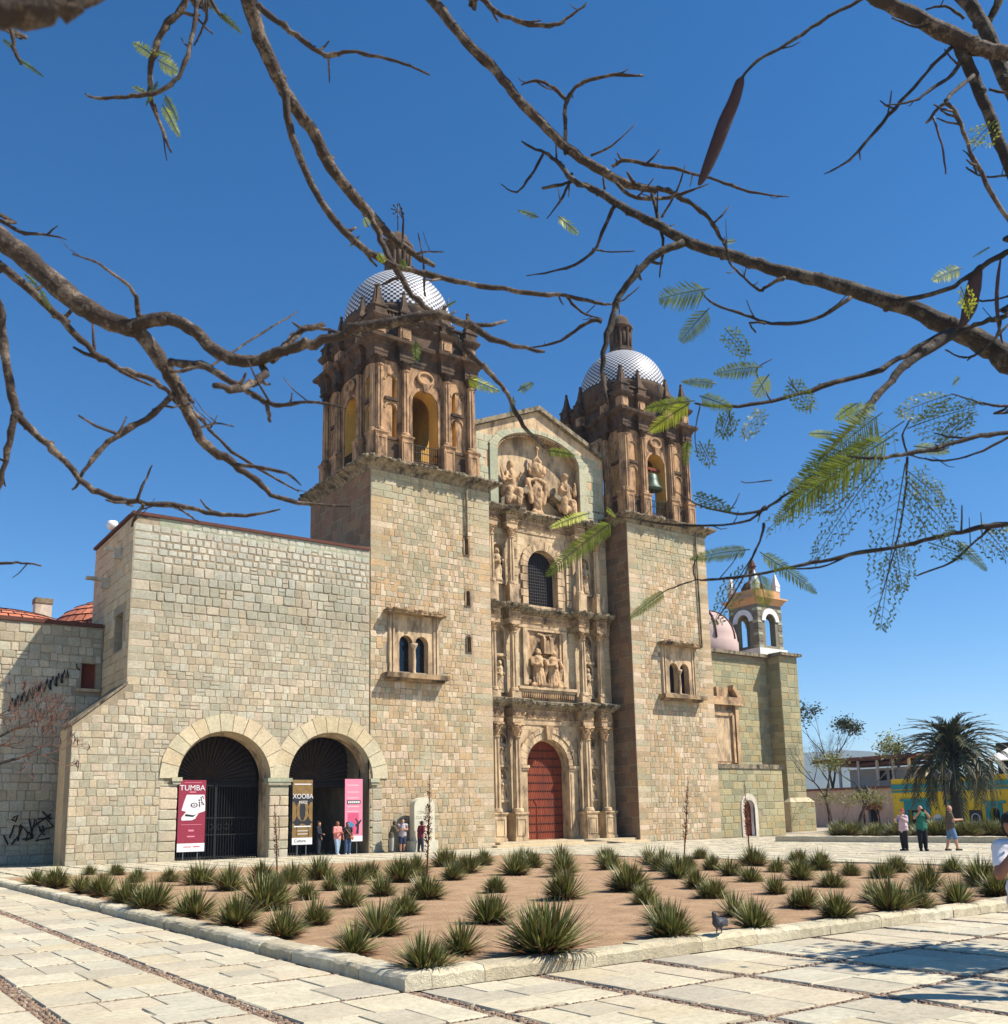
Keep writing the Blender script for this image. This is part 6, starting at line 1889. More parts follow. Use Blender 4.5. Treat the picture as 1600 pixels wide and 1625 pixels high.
# ================================================================== PEOPLE
SKIN = basic('skin', L(190, 138, 108), 0.55, 0.06, 8, bump=0)
SKIN_D = basic('tanned_skin', L(142, 94, 70), 0.55, 0.06, 8, bump=0)
_mc = {}
def cloth(rgb):
    if rgb not in _mc: _mc[rgb] = basic('cloth_%d_%d_%d' % rgb, L(*rgb), 0.9, 0.12, 6, 60, 0.3, 0.01)
    return _mc[rgb]
def person(label, foot, h, face, top, bottom, arms, skin=SKIN, hair=(40, 30, 26), shoes=(40, 38, 38), legs='long', stride=0.0, sleeve='short', bow=0.0, extra=None, bald=False, cap=None, lean=0.0):
    """face: heading (radians, 0 looks along -y). arms: ((elbow),(hand)) right then left, unit-height coordinates; looks along -y"""
    X = Matrix.Translation(foot) @ Matrix.Rotation(face, 4, 'Z') @ Matrix.Diagonal((h, h, h, 1))
    pr = empty('person', foot, label, 'person')
    v = .0085 * h / 1.0
    bx = -bow       # forward lean of the upper body
    hip = (0, 0, .53); chest = (0, bx * .7, .72); neck = (lean * .7, bx, .83); head = (lean, bx * 1.25 - .01, .925)
    sh = [(-.115 + lean * .5, bx * .9, .80), (.115 + lean * .5, bx * .9, .80)]
    fe = [(-.055, -stride, .03), (.055, stride, .03)]
    kn = [(-.055, -stride * .55 - .012, .285), (.055, stride * .5 - .012, .285)]
    S = [('c', hip, .085, chest, .088), ('c', chest, .088, (0, bx * .95, .79), .07), ('c', sh[0], .045, sh[1], .045), ('c', (0, bx * .95, .80), .04, neck, .034), ('e', head, (.05, .06, .07)), ('e', (lean, head[1] - .052, head[2] - .008), (.012, .014, .018)),
         ('e', (lean, head[1] - .03, head[2] - .05), (.03, .03, .02)), ('e', (lean - .05, head[1], head[2]), (.01, .014, .02)), ('e', (lean + .05, head[1], head[2]), (.01, .014, .02))]
    for i in (0, 1):
        s = -1 if i == 0 else 1
        S += [('c', (s * .05, 0, .52), .066, kn[i], .043), ('c', kn[i], .043, (fe[i][0], fe[i][1], .05), .027), ('c', (fe[i][0], fe[i][1] + .02, .022), .024, (fe[i][0] + s * .01, fe[i][1] - .07, .016), .018)]
        e, hd = arms[i]
        S += [('c', sh[i], .038, e, .029), ('c', e, .029, hd, .021)]
        # hand: palm, four fingers, thumb
        e_, hd_ = Vector(e), Vector(hd); d = (hd_ - e_).normalized(); a = d.cross(Vector((0, 0, 1)))
        a = Vector((1, 0, 0)) if a.length < .1 else a.normalized()
        S.append(('c', hd, .02, tuple(hd_ + d * .03), .021))
        for k in range(4):
            o_ = hd_ + d * .035 + a * (.011 * (k - 1.5)); S.append(('c', tuple(o_), .0075, tuple(o_ + d * (.036 - .005 * abs(k - 1.3)) + Vector((0, 0, -.012))), .006))
        S.append(('c', tuple(hd_ + a * .018), .008, tuple(hd_ + a * .03 + d * .03), .007))
    blob('body', S, v, skin, pr, X)
    T = [('c', (-.045, 0, .51), .086, (.045, 0, .51), .086), ('c', (-.042, 0, .58), .086, (.042, 0, .58), .086), ('c', (0, 0, .50), .094, chest, .099), ('c', chest, .099, (0, bx * .95, .80), .075), ('c', sh[0], .053, sh[1], .053)]
    for i in (0, 1):
        e, hd = arms[i]; e_, hd_, s_ = Vector(e), Vector(hd), Vector(sh[i])
        if sleeve == 'long': T += [('c', sh[i], .048, e, .040), ('c', e, .040, tuple(e_.lerp(hd_, .9)), .030)]
        elif sleeve == 'short': T += [('c', sh[i], .048, tuple(s_.lerp(e_, .6)), .040)]
    blob('shirt' if sleeve != 'long' else 'jacket', T, v, cloth(top), pr, X)
    Bt = [('c', (-.045, 0, .53), .074, (.045, 0, .53), .074)]
    for i in (0, 1):
        s = -1 if i == 0 else 1
        Bt.append(('c', (s * .05, 0, .51), .074, kn[i], .056))
        if legs == 'long': Bt.append(('c', kn[i], .056, (fe[i][0], fe[i][1], .07), .044))
    blob('trousers' if legs == 'long' else 'shorts', Bt, v, cloth(bottom), pr, X)
    for i in (0, 1):
        s = -1 if i == 0 else 1
        blob('shoe', [('c', (fe[i][0], fe[i][1] + .025, .024), .028, (fe[i][0] + s * .012, fe[i][1] - .08, .018), .022)], v, cloth(shoes), pr, X)
    if not bald:
        blob('hair', [('e', (lean, head[1] + .012, head[2] + .018), (.056, .063, .064)), ('e', (lean, head[1] + .035, head[2] - .02), (.046, .034, .05))], v, cloth(hair), pr, X)
    else:
        blob('hair', [('e', (0, head[1] + .03, head[2] - .012), (.053, .04, .035))], v, cloth(hair), pr, X)
    if cap:
        blob('cap', [('e', (lean, head[1] + .005, head[2] + .035), (.057, .066, .045)), ('c', (lean - .03, head[1] - .06, head[2] + .028), .010, (lean + .03, head[1] - .06, head[2] + .028), .010), ('c', (lean - .025, head[1] - .09, head[2] + .022), .008, (lean + .025, head[1] - .09, head[2] + .022), .008)], v, cloth(cap), pr, X)
    if extra: extra(pr, X, v)
    return pr
DOWN = (((-.15, .01, .66), (-.15, -.03, .52)), ((.15, .01, .66), (.15, -.03, .52)))
PHONE = (((-.15, -.02, .66), (-.05, -.15, .68)), ((.15, -.02, .66), (.05, -.15, .68)))
def held(name, label, cat, P_, size, mat, rz=0):
    MB().wbox(P_.x - size[0], P_.x + size[0], P_.y - size[1], P_.y + size[1], P_.z - size[2], P_.z + size[2]).build(name, mat, None, label, cat)
ZG = -.05
def at_ground(px, py, dep=None):
    p = gnd(px, py); return Vector((p.x, p.y, 0))
# group by the arch and the stele
fA = F0.P(22.05, .35, -.05)
person('person in a pink top and pale wide jeans at the arch', Vector((22.12, 45.6, -.02)), 1.66, .25, (226, 140, 130), (150, 172, 190), PHONE, SKIN_D, (120, 80, 56), (220, 216, 210), sleeve='long', stride=.06)
person('person in a dark jacket and white shirt in the shade of the arch', Vector((21.55, 46.6, -.05)), 1.72, .9, (38, 38, 46), (40, 44, 54), (((-.15, -.03, .66), (-.08, -.16, .62)), ((.15, .01, .66), (.15, -.05, .52))), SKIN, sleeve='long')
def bagx(pr, X, v): blob('shoulder_bag', [('e', (.10, -.12, .52), (.07, .035, .045)), ('c', (.1, -.10, .55), .012, (-.08, -.09, .78), .012)], v, cloth((176, 120, 70)), pr, X)
person('person in dark clothes with a tan shoulder bag under the pink banner', Vector((22.66, 45.55, -.02)), 1.62, -.1, (44, 36, 38), (62, 82, 110), DOWN, SKIN_D, (46, 30, 26), (222, 218, 212), sleeve='short', extra=bagx)
person('person in an olive jacket leaning forward against the arch jamb', Vector((25.05, 45.35, 0)), 1.6, 1.45, (96, 88, 66), (168, 162, 150), (((-.14, -.14, .68), (-.06, -.26, .68)), ((.14, -.14, .68), (.06, -.26, .70))), SKIN_D, (52, 38, 30), (60, 56, 60), sleeve='long', bow=.09)
person('person in a striped vest and dark shorts looking at a phone', Vector((25.65, 45.25, 0)), 1.72, -.35, (176, 166, 168), (46, 56, 82), PHONE, SKIN, (42, 28, 26), (60, 40, 40), legs='short', sleeve='none', bow=.05)
person('person in a maroon shirt and dark trousers before the stele', Vector((26.35, 44.6, 0)), 1.58, 1.7, (112, 30, 46), (48, 46, 62), PHONE, SKIN_D, (24, 18, 20), (40, 38, 44), sleeve='long', bow=.05, stride=.04)
# walkers on the right
fv = lambda px: atan2(-(gnd(px, 1350) - EYE).x, (gnd(px, 1350) - EYE).y)      # heading that looks at the camera is this angle + 0
gm = at_ground(1466, 1350)
aim = atan2(FW.x, -FW.y)
back = Vector((FW.x, FW.y, 0)).normalized()
toCam = atan2(-back.x, back.y) * 1.0
tocam = -radians(35.6)
CAMARMS = (((-.17, -.06, .72), (-.045, -.13, .885)), ((.17, -.06, .74), (.045, -.13, .885)))
person('person in a green shirt and black trousers raising a camera', gm, 1.78, tocam, (42, 112, 92), (22, 22, 26), CAMARMS, SKIN, (120, 110, 100), (24, 24, 24), stride=.0, bald=True)
hp = gm + Matrix.Rotation(tocam, 3, 'Z') @ Vector((0, -.16 * 1.78, .90 * 1.78))
held('camera', 'small dark camera held up by the person in green', 'camera', hp, (.06, .05, .045), 'iron')
g2 = gm + Vector((RT.x, RT.y, 0)).normalized() * -.55 + back * .45
person('person in a pale patterned top with a brown bag behind the green shirted one', g2, 1.66, tocam - 1.2, (206, 178, 182), (40, 34, 34), (((-.15, -.05, .70), (-.06, -.17, .74)), ((.15, -.02, .70), (.12, -.12, .78))), SKIN, (150, 60, 50), (40, 36, 36), sleeve='long', extra=lambda pr, X, v: blob('bag', [('e', (-.12, .03, .56), (.08, .09, .10))], v, cloth((92, 70, 52)), pr, X))
gb = at_ground(1512, 1350)
person('person in a brown shirt and denim shorts walking with a phone', gb, 1.76, tocam + 1.35, (92, 80, 68), (92, 122, 158), (((-.13, -.06, .67), (-.06, -.22, .68)), ((.13, -.06, .67), (.06, -.22, .68))), SKIN, (120, 100, 84), (40, 40, 40), legs='short', stride=.10, bald=True)
hp = gb + Matrix.Rotation(tocam + 1.35, 3, 'Z') @ Vector((0, -.27 * 1.76, .70 * 1.76))
held('phone', 'phone in the hands of the person in brown', 'phone', hp, (.04, .04, .008), 'iron')
# person at the right edge of the bed, partly out of frame
q = atd(1620, 1290, 8.6)
person('person in a white T-shirt and black cap with a hand at the mouth', Vector((q.x, q.y, 0)), 1.57, tocam + .15, (214, 212, 216), (50, 56, 68), (((-.21, -.06, .66), (-.10, -.14, .85)), DOWN[1]), SKIN_D, (26, 20, 20), (60, 60, 60), sleeve='short', cap=(22, 22, 28), lean=-.06)

# ================================================================== OVERHANGING TREES (traced limbs, real distances)
def smooth_path(P_, R_, sub=3):
    out = []; ro = []
    n = len(P_)
    for i in range(n - 1):
        p0 = P_[max(i - 1, 0)]; p1 = P_[i]; p2 = P_[i + 1]; p3 = P_[min(i + 2, n - 1)]
        for k in range(sub):
            t_ = k / sub
            a = p1 * 2 + (p2 - p0) * t_ + (p0 * 2 - p1 * 5 + p2 * 4 - p3) * t_ ** 2 + (p1 * 3 - p0 - p2 * 3 + p3) * t_ ** 3
            out.append(a * .5); ro.append(R_[i] + (R_[i + 1] - R_[i]) * t_)
    out.append(P_[-1]); ro.append(R_[-1])
    return out, ro
brg = random.Random(44)
def limb(tree_, s, d0, d1, mat, buds=True, name='branch', pre=None):
    """s: 'x,y,w x,y,w ...' photograph pixels with apparent thickness; d0, d1 distances along the lens axis"""
    v = [[float(a) for a in k.split(',')] for k in s.split()]
    n = len(v)
    P_ = []; R_ = []
    for i, (x, y, w_) in enumerate(v):
        d = d0 + (d1 - d0) * i / (n - 1)
        P_.append(atd(x, y, d)); R_.append(w_ * d / FPX / 2 * .80)
    if pre:
        P_ = [Vector(p) for p, r in pre] + P_; R_ = [r for p, r in pre] + R_
    P_, R_ = smooth_path(P_, R_, 4)
    for i in range(1, len(P_) - 1):
        j = R_[i] * (.14 if R_[i] > .012 else .45)
        P_[i] = P_[i] + Vector((brg.uniform(-j, j), brg.uniform(-j, j), brg.uniform(-j, j)))
        R_[i] *= brg.uniform(.93, 1.08) if R_[i] > .012 else brg.uniform(.82, 1.2)
    mb = MB().tube(P_, R_, 10 if max(R_) > .015 else 7)
    if buds:
        st_ = len(pre) * 4 if pre else 1
        for i in range(max(2, st_), len(P_) - 1):
            if brg.random() < .30:
                d = Vector((brg.uniform(-1, 1), brg.uniform(-1, 1), brg.uniform(-1, 1))).normalized()
                r = max(R_[i], .0035)
                mb.add(*sphere_pts(P_[i] + d * r * .8, r * brg.uniform(.4, .7), 7, 5))
            elif brg.random() < .16 and R_[i] < .014:
                d = Vector((brg.uniform(-1, 1), brg.uniform(-1, 1), brg.uniform(-.6, 1))).normalized(); r = R_[i]; l = brg.uniform(.02, .06)
                mb.tube([P_[i], P_[i] + d * l, P_[i] + d * l * 1.7 + Vector((0, 0, .01))], [r * .55, r * .45, r * .3], 5)
    return mb.build(name, mat, tree_, recalc=False)
def leaf(tree_, x0, y0, x1, y1, hw, d, mat='fern', n=16, style='f', sides=(1, -1), bend=.1):
    """feathery leaf from (x0,y0) to (x1,y1) px; hw = half width px; style f = solid leaflets, d = rows of tiny leaflets"""
    a, b = atd(x0, y0, d), atd(x1, y1, d + brg.uniform(-.08, .08))
    ax = b - a; ln = ax.length; axn = ax.normalized()
    tilt = brg.uniform(-.7, .7)
    sd = axn.cross(FW).normalized() * cos(tilt) + FW * sin(tilt) * .7
    up_ = sd.cross(axn).normalized()
    k = d / FPX; mb = MB()
    cv_ = lambda t_: a + ax * t_ + Vector((0, 0, -ln * bend * (t_ * t_ - t_ * .4)))
    mb.tube([cv_(i / 6) for i in range(7)], [max(.0009, k * 1.1 * (1 - .6 * i / 6)) for i in range(7)], 5, 1, cap=False)
    n = max(6, int(n * .62)) if style == 'd' else int(n * 1.45)
    for i in range(n):
        t_ = .06 + .94 * (i + .5) / n
        p = cv_(t_)
        l = hw * k * (sin(pi * min(1, .16 + .84 * t_) ** .8) ** .55) * brg.uniform(.88, 1.08)
        for s in sides:
            dr = (sd * s * .86 + axn * .5 + up_ * brg.uniform(-.25, .25)).normalized()
            e = p + dr * l + Vector((0, 0, -l * .18))
            if style == 'f':
                wv = axn * min(ln / n * .42, k * 3.4)
                m1 = p.lerp(e, .5) + up_ * l * .05
                mb.add([p - wv * .5, p + wv * .5, m1 + wv, e + wv * .3, e - wv * .3, m1 - wv], [(0, 1, 2, 5), (5, 2, 3, 4)])
            else:
                mb.tube([p, e], [k * .45, k * .3], 3, 1, cap=False)
                q = max(3, int(l / (k * 8.5)))
                for j in range(q):
                    if brg.random() < .30: continue
                    c = p.lerp(e, (j + .7) / q)
                    for s2 in (-1, 1):
                        g_ = (axn * s2 + dr * .55 + up_ * brg.uniform(-.3, .3)).normalized() * k * brg.uniform(6.0, 9.0)
                        h_ = dr * k * 2.0
                        mb.add([c - h_ * .4, c + g_ * .5 + h_ - dr * 0, c + g_, c + g_ * .5 - h_], [(0, 1, 2, 3)])
    return mb.build('leaf', [mat, 'fern_dark'], tree_, recalc=False)
def pod(tree_, s, d):
    v = [[float(a) for a in k.split(',')] for k in s.split()]
    P_ = [atd(x, y, d) for x, y, w_ in v]; R_ = [w_ * d / FPX / 2 for x, y, w_ in v]
    P_, R_ = smooth_path(P_, R_, 4)
    mb = MB()
    n = 10; vs = []; fs = []
    for i, p in enumerate(P_):
        t_ = (P_[min(i + 1, len(P_) - 1)] - P_[max(i - 1, 0)]).normalized()
        a = t_.cross(FW).normalized(); b = t_.cross(a)
        for j in range(n):
            an = 2 * pi * j / n
            vs.append(p + a * cos(an) * R_[i] + b * sin(an) * R_[i] * .35)
    for i in range(len(P_) - 1):
        for j in range(n):
            fs.append((i * n + j, i * n + (j + 1) % n, (i + 1) * n + (j + 1) % n, (i + 1) * n + j))
    mb.add(vs, fs, 0, True)
    return mb.build('seed_pod', 'pod', tree_, recalc=False)

# --- tree A: trunk stands left of and behind the viewer, bare limbs reach over
TA = empty('overhanging_bare_tree', (-3.2, .6, 0), 'nearly leafless tree whose brown limbs hang in from the left and top', 'tree')
MB().tube([(-3.2, .6, -.1), (-3.15, .55, .9), (-3.0, .45, 1.7), (-2.9, .3, 2.3)], [.24, .19, .17, .15], 14).build('trunk', 'bark', TA)
fk = Vector((-2.9, .3, 2.25))
def viaL(x, y, d, r0, r1):      # out of frame on the left
    e = atd(x, y, d); return [(fk, r0), (fk.lerp(e, .5) + Vector((-.15, .1, .15)), (r0 + r1) / 2)]
hub = EYE + UP * 2.6 + FW * .1 + RT * -.4      # overhead, above the top edge of the view
MB().tube([fk, fk + Vector((.6, -.4, .9)), hub + RT * -1.0, hub], [.13, .11, .09, .075], 12).build('limb', 'bark', TA)
def viaT(x, y, d, r0, r1):
    e = atd(x, y, d); return [(hub, r0), (hub.lerp(e, .55) + UP * .25, (r0 + r1) / 2)]
dA = 2.3
limb(TA, '-120,285,50 -60,330,48 0,378,45 60,425,42 120,478,40 165,505,38 215,522,36', dA, dA, 'bark', pre=viaL(-120, 285, dA, .06, .04))
limb(TA, '205,520,30 255,505,26 300,520,25 340,555,25 375,572,24 415,570,22 445,558,21 500,545,19 560,525,19 640,508,19 700,500,18 760,525,15 800,545,12 865,558,5', dA, dA - .1, 'bark')
limb(TA, '430,572,18 458,542,15 480,525,14 513,515,11', dA, dA + .1, 'bark')
limb(TA, '505,520,7 540,528,6 575,535,4', dA, dA, 'bark')
limb(TA, '412,572,20 420,595,16 403,607,15 375,618,15 340,612,12', dA, dA - .25, 'bark')
limb(TA, '210,515,32 250,565,30 275,605,28 290,640,24 312,680,20 330,705,18 370,735,15 410,765,12 440,790,10 490,800,8 555,803,4', dA, dA + .2, 'bark')
limb(TA, '270,575,18 320,580,16 360,600,14 400,625,12 425,640,12 450,643,9 490,638,6 550,648,4', dA, dA - .2, 'bark')
limb(TA, '424,640,9 426,655,8 429,670,6', dA, dA, 'bark', False)
limb(TA, '285,610,12 300,630,9 306,640,6', dA, dA, 'bark', False)
limb(TA, '278,625,12 230,665,13 190,690,12 155,718,11 128,757,6', dA, dA - .1, 'bark')
limb(TA, '375,738,9 405,740,8 455,752,6 478,770,3', dA, dA - .1, 'bark')
limb(TA, '315,680,5 345,672,4 372,677,2', dA, dA, 'bark')
limb(TA, '222,505,10 212,462,8 180,435,6 150,415,5 115,403,3', dA, dA - .15, 'bark')
limb(TA, '330,585,5 375,555,4 430,520,4 473,494,2', dA, dA + .3, 'bark')
dB = 3.0
limb(TA, '-120,320,19 -40,385,18 0,420,17 50,462,16 100,510,15 150,560,14 190,585,12 245,605,11 280,635,10 315,660,8 340,690,7 380,725,6 430,755,5 475,780,3', dB, dB + .3, 'bark', pre=viaL(-120, 320, dB, .03, .02))
limb(TA, '190,588,8 215,602,6 242,612,4', dB, dB, 'bark')
limb(TA, '-90,380,12 -20,440,12 2,500,13 8,560,16 18,620,18 30,660,18 60,690,15 95,725,14 140,770,13 180,790,12 230,798,11 290,805,10 340,815,9 390,818,7 445,808,3', dB, dB + .1, 'bark', pre=viaL(-90, 380, dB, .03, .015))
limb(TA, '28,655,15 15,700,13 0,765,11 -20,820,9', dB, dB, 'bark')
limb(TA, '218,795,7 230,765,5 242,738,3', dB, dB, 'bark')
limb(TA, '228,800,8 214,822,6 208,836,4', dB, dB, 'bark')
limb(TA, '285,806,5 300,818,4 316,829,3', dB, dB, 'bark')
limb(TA, '-60,310,9 0,350,8 40,370,7 75,372,5 105,380,2', dB, dB, 'bark', pre=viaL(-60, 310, dB, .02, .01))
limb(TA, '75,372,4 92,358,2', dB, dB, 'bark', False)
limb(TA, '-60,905,8 0,895,6 35,893,5 66,898,3', dB, dB, 'bark', pre=[(atd(-160, 860, dB), .012)])
limb(TA, '-40,20,9 15,45,8 22,75,8 34,102,6', dB, dB, 'bark', pre=viaL(-40, 20, dB, .02, .01))
# very near limb crossing the upper corner, out of focus
limb(TA, '-90,-12,90 0,8,82 70,10,62 130,-4,40 190,-40,30', .75, .80, 'bark', False, pre=[(atd(-500, 60, .8), .03)])
dC = 3.2
limb(TA, '360,-120,36 375,-60,34 395,0,32 412,60,29 440,120,27 465,165,25 500,215,24 525,265,23 560,310,21 592,345,19 620,375,16 660,405,13 690,422,8', dC, dC + .5, 'bark', pre=viaT(360, -120, dC, .06, .04))
limb(TA, '452,140,16 460,200,15 480,260,14 510,320,14 545,365,14 585,400,14 640,425,13 690,437,12 760,452,10 840,465,9 900,470,8 960,483,5 990,475,4 1014,455,2', dC + .15, dC + .3, 'bark')
limb(TA, '900,471,6 922,495,5 955,506,3', dC + .3, dC + .3, 'bark')
limb(TA, '588,340,14 600,370,12 625,420,13 655,470,12 690,500,12 720,535,12 760,575,11 790,605,10 810,635,9 830,675,8 866,712,5', dC + .3, dC + .2, 'bark')
limb(TA, '410,8,14 450,40,12 490,70,11 520,88,10 555,82,8 600,90,7 640,100,6 682,119,3', dC, dC, 'bark')
limb(TA, '521,90,6 523,131,2', dC, dC, 'bark', False)
limb(TA, '638,395,5 640,350,4 633,322,2', dC + .4, dC + .4, 'bark')
limb(TA, '675,470,5 672,420,4 664,370,2', dC + .4, dC + .4, 'bark')
limb(TA, '658,405,6 675,400,4 705,400,2', dC + .4, dC + .4, 'bark')
limb(TA, '690,498,6 708,488,4 722,478,2', dC + .3, dC + .3, 'bark')
limb(TA, '605,452,3 620,446,6 637,438,7', dC + .3, dC + .3, 'bark', False)
limb(TA, '310,-50,16 300,-15,14 285,18,13 262,42,14 245,85,13 238,130,11 240,160,9 255,200,7 272,242,3', dC - .2, dC - .2, 'bark', pre=viaT(310, -50, dC - .2, .03, .02))
limb(TA, '325,-50,10 316,0,9 305,50,9 295,100,9 270,135,8 230,150,8 190,155,7 150,155,5 135,148,3', dC - .2, dC - .3, 'bark', pre=viaT(325, -50, dC - .2, .02, .015))
limb(TA, '326,-20,7 327,30,6 308,72,3', dC - .2, dC - .2, 'bark')
limb(TA, '330,-10,8 352,26,6 384,53,2', dC - .2, dC - .2, 'bark')
limb(TA, '247,165,3 257,205,3 265,255,2', dC - .2, dC - .2, 'pod', False)
limb(TA, '610,-110,24 650,-50,22 690,5,20 740,65,18 790,115,18 820,155,18 860,195,18 900,235,18 945,265,18 990,290,16 1030,300,13 1060,302,10 1090,320,8 1120,340,8 1140,370,7 1152,392,4', dC + .4, dC + .4, 'bark', pre=viaT(610, -110, dC + .4, .04, .03))
limb(TA, '970,278,8 1000,310,8 1050,315,7 1090,305,6 1116,295,3', dC + .4, dC + .3, 'bark')
limb(TA, '972,265,8 990,255,8 1040,262,7 1100,275,6 1150,290,6 1190,305,5 1252,312,2', dC + .4, dC + .4, 'bark')
limb(TA, '898,245,8 897,200,8 900,160,8 920,135,8 960,120,7 1021,120,5', dC + .4, dC + .4, 'bark')
limb(TA, '900,160,8 880,140,6 850,128,6 828,135,3', dC + .4, dC + .4, 'bark')
limb(TA, '938,247,5 970,232,4 1008,198,2', dC + .4, dC + .4, 'bark')
limb(TA, '735,70,4 765,100,4 800,128,3', dC + .4, dC + .4, 'bark')
limb(TA, '740,-40,11 760,-5,10 800,25,9 840,38,9 880,40,8 903,26,6 930,8,3', dC + .4, dC + .4, 'bark', pre=viaT(740, -40, dC + .4, .02, .012))
limb(TA, '1050,345,6 1075,300,4 1088,262,2', dC + .4, dC + .4, 'bark')
for a in ((245, 90, 212, 64, 12), (250, 95, 282, 112, 16), (240, 80, 272, 88, 9), (235, 150, 212, 135, 9), (258, 165, 286, 216, 9), (262, 150, 283, 190, 8), (250, 130, 232, 165, 8), (350, 20, 384, 50, 7), (335, 0, 345, 20, 8), (30, 95, 70, 118, 5), (20, 75, 5, 60, 6), (60, 455, 40, 432, 6), (64, 458, 80, 490, 6), (585, 360, 578, 345, 9), (600, 400, 610, 415, 9), (635, 410, 645, 425, 7)):
    leaf(TA, *a, dC - .2, 'fern_yellow' if a[4] > 8 else 'fern', 10)
for a in ((740, 600, 792, 618, 15), (822, 620, 846, 606, 9), (815, 630, 812, 660, 6), (660, 540, 662, 572, 9), (868, 715, 912, 720, 9), (855, 345, 822, 331, 8), (885, 342, 918, 370, 12), (570, 375, 555, 390, 4), (710, 485, 724, 476, 4), (1115, 296, 1126, 290, 5), (1148, 385, 1168, 380, 6), (925, 10, 932, 3, 6)):
    leaf(TA, *a, dC + .3, 'fern_yellow' if a[4] > 11 else 'fern', 12)

# --- tree B: trunk to the right of the viewer, with pods and feathery leaves
tbp = EYE + Vector((RT.x, RT.y, 0)) * 4.6 + Vector((FW.x, FW.y, 0)) * 1.6
TB = empty('overhanging_pod_tree', (tbp.x, tbp.y, 0), 'tree with dark seed pods and feathery leaves hanging in from the right', 'tree')
fb = Vector((tbp.x - .1, tbp.y + .1, 2.4))
MB().tube([(tbp.x, tbp.y, -.1), (tbp.x + .05, tbp.y, .9), (tbp.x - .05, tbp.y + .05, 1.7), fb], [.26, .2, .18, .16], 14).build('trunk', 'bark_dark', TB)
def viaR(x, y, d, r0, r1):
    e = atd(x, y, d); return [(fb, r0), (fb.lerp(e, .5) + Vector((RT.x, RT.y, 0)) * .2 + Vector((0, 0, .25)), (r0 + r1) / 2)]
dD = 3.0
limb(TB, '1760,690,52 1680,625,50 1600,572,46 1560,545,42 1500,515,38 1430,485,32 1350,460,28 1280,440,25 1220,425,23 1160,405,21 1100,388,20 1050,360,18 1000,335,16 950,305,14 910,285,12 888,258,9', dD, dD + .6, 'bark_dark', pre=viaR(1760, 690, dD, .07, .055))
limb(TB, '1085,385,17 1040,405,15 1005,440,14 980,480,13 965,530,12 955,590,9 965,642,4', dD + .4, dD + .3, 'bark_dark')
limb(TB, '975,328,8 960,360,7 940,400,6 900,425,5 835,438,2', dD + .5, dD + .5, 'bark_dark')
limb(TB, '940,395,4 970,400,3 1008,398,2', dD + .5, dD + .5, 'bark_dark')
limb(TB, '895,265,8 870,245,7 845,235,5 828,224,3', dD + .6, dD + .6, 'bark_dark')
limb(TB, '862,245,6 842,280,5 820,305,4 795,292,2', dD + .6, dD + .6, 'bark_dark')
limb(TB, '908,275,6 895,310,5 868,347,2', dD + .6, dD + .6, 'bark_dark')
limb(TB, '910,288,6 885,294,6 860,299,5', dD + .6, dD + .6, 'bark_dark', False)
limb(TB, '1035,308,8 1045,350,7 1052,390,6 1047,440,3', dD + .5, dD + .4, 'bark_dark')
limb(TB, '960,300,6 957,282,4', dD + .5, dD + .5, 'bark_dark', False)
limb(TB, '1245,440,8 1222,452,7 1205,460,6 1180,440,5 1158,415,4 1150,375,2', dD + .2, dD + .2, 'bark_dark')
limb(TB, '955,510,10 930,512,8 890,540,6 840,552,3', dD + .3, dD + .3, 'bark_dark')
limb(TB, '1510,530,25 1470,555,20 1430,585,17 1400,620,15 1372,652,12 1340,690,9 1300,730,7', dD, dD - .3, 'bark_dark')
limb(TB, '1498,530,14 1440,562,12 1385,592,11 1305,613,10 1230,636,8 1155,645,7 1103,640,4', dD, dD - .2, 'bark_dark')
limb(TB, '1350,472,9 1305,502,8 1260,513,7 1214,512,6 1183,500,6 1134,483,5 1112,462,2', dD + .1, dD, 'bark_dark')
limb(TB, '1215,514,5 1190,512,4 1200,528,3', dD, dD, 'bark_dark')
limb(TB, '1226,640,3 1200,590,3 1225,570,2', dD - .2, dD - .2, 'bark_dark', False)
limb(TB, '1690,360,12 1620,390,11 1590,405,11 1550,430,10 1500,460,9 1425,478,9', dD, dD, 'bark_dark', pre=viaR(1690, 360, dD, .02, .012))
limb(TB, '1600,470,5 1565,478,4 1550,475,3', dD, dD, 'bark_dark')
limb(TB, '1690,470,9 1600,500,9 1560,512,9 1520,528,9', dD, dD, 'bark_dark', pre=viaR(1690, 470, dD, .02, .012))
limb(TB, '1600,515,5 1560,555,5 1530,568,4 1500,555,3', dD, dD, 'bark_dark')
limb(TB, '1590,500,4 1580,535,4 1535,572,3', dD, dD, 'bark_dark')
limb(TB, '1310,-60,20 1380,-10,26 1440,20,30 1510,55,34 1550,75,30 1600,86,27 1700,100,28', dD + .2, dD, 'bark')
limb(TB, '1800,150,31 1750,120,30 1695,99,28', dD, dD, 'bark', False, pre=viaR(1800, 150, dD, .06, .034))
limb(TB, '1518,60,26 1540,110,24 1560,160,23 1580,210,22 1605,275,22 1650,380,22 1700,520,24 1745,668,28', dD + .1, dD, 'bark_dark')
limb(TB, '1515,72,7 1480,105,7 1440,150,7 1400,195,7 1370,230,6 1340,260,5 1308,276,2', dD + .1, dD + .1, 'bark_dark')
limb(TB, '1526,92,8 1510,120,7 1480,140,6 1450,160,5 1403,167,2', dD + .1, dD, 'bark_dark')
limb(TB, '1545,120,9 1520,140,8 1500,160,7', dD, dD - .1, 'bark_dark')
limb(TB, '1480,40,6 1450,42,5 1415,28,3', dD + .1, dD + .1, 'bark_dark')
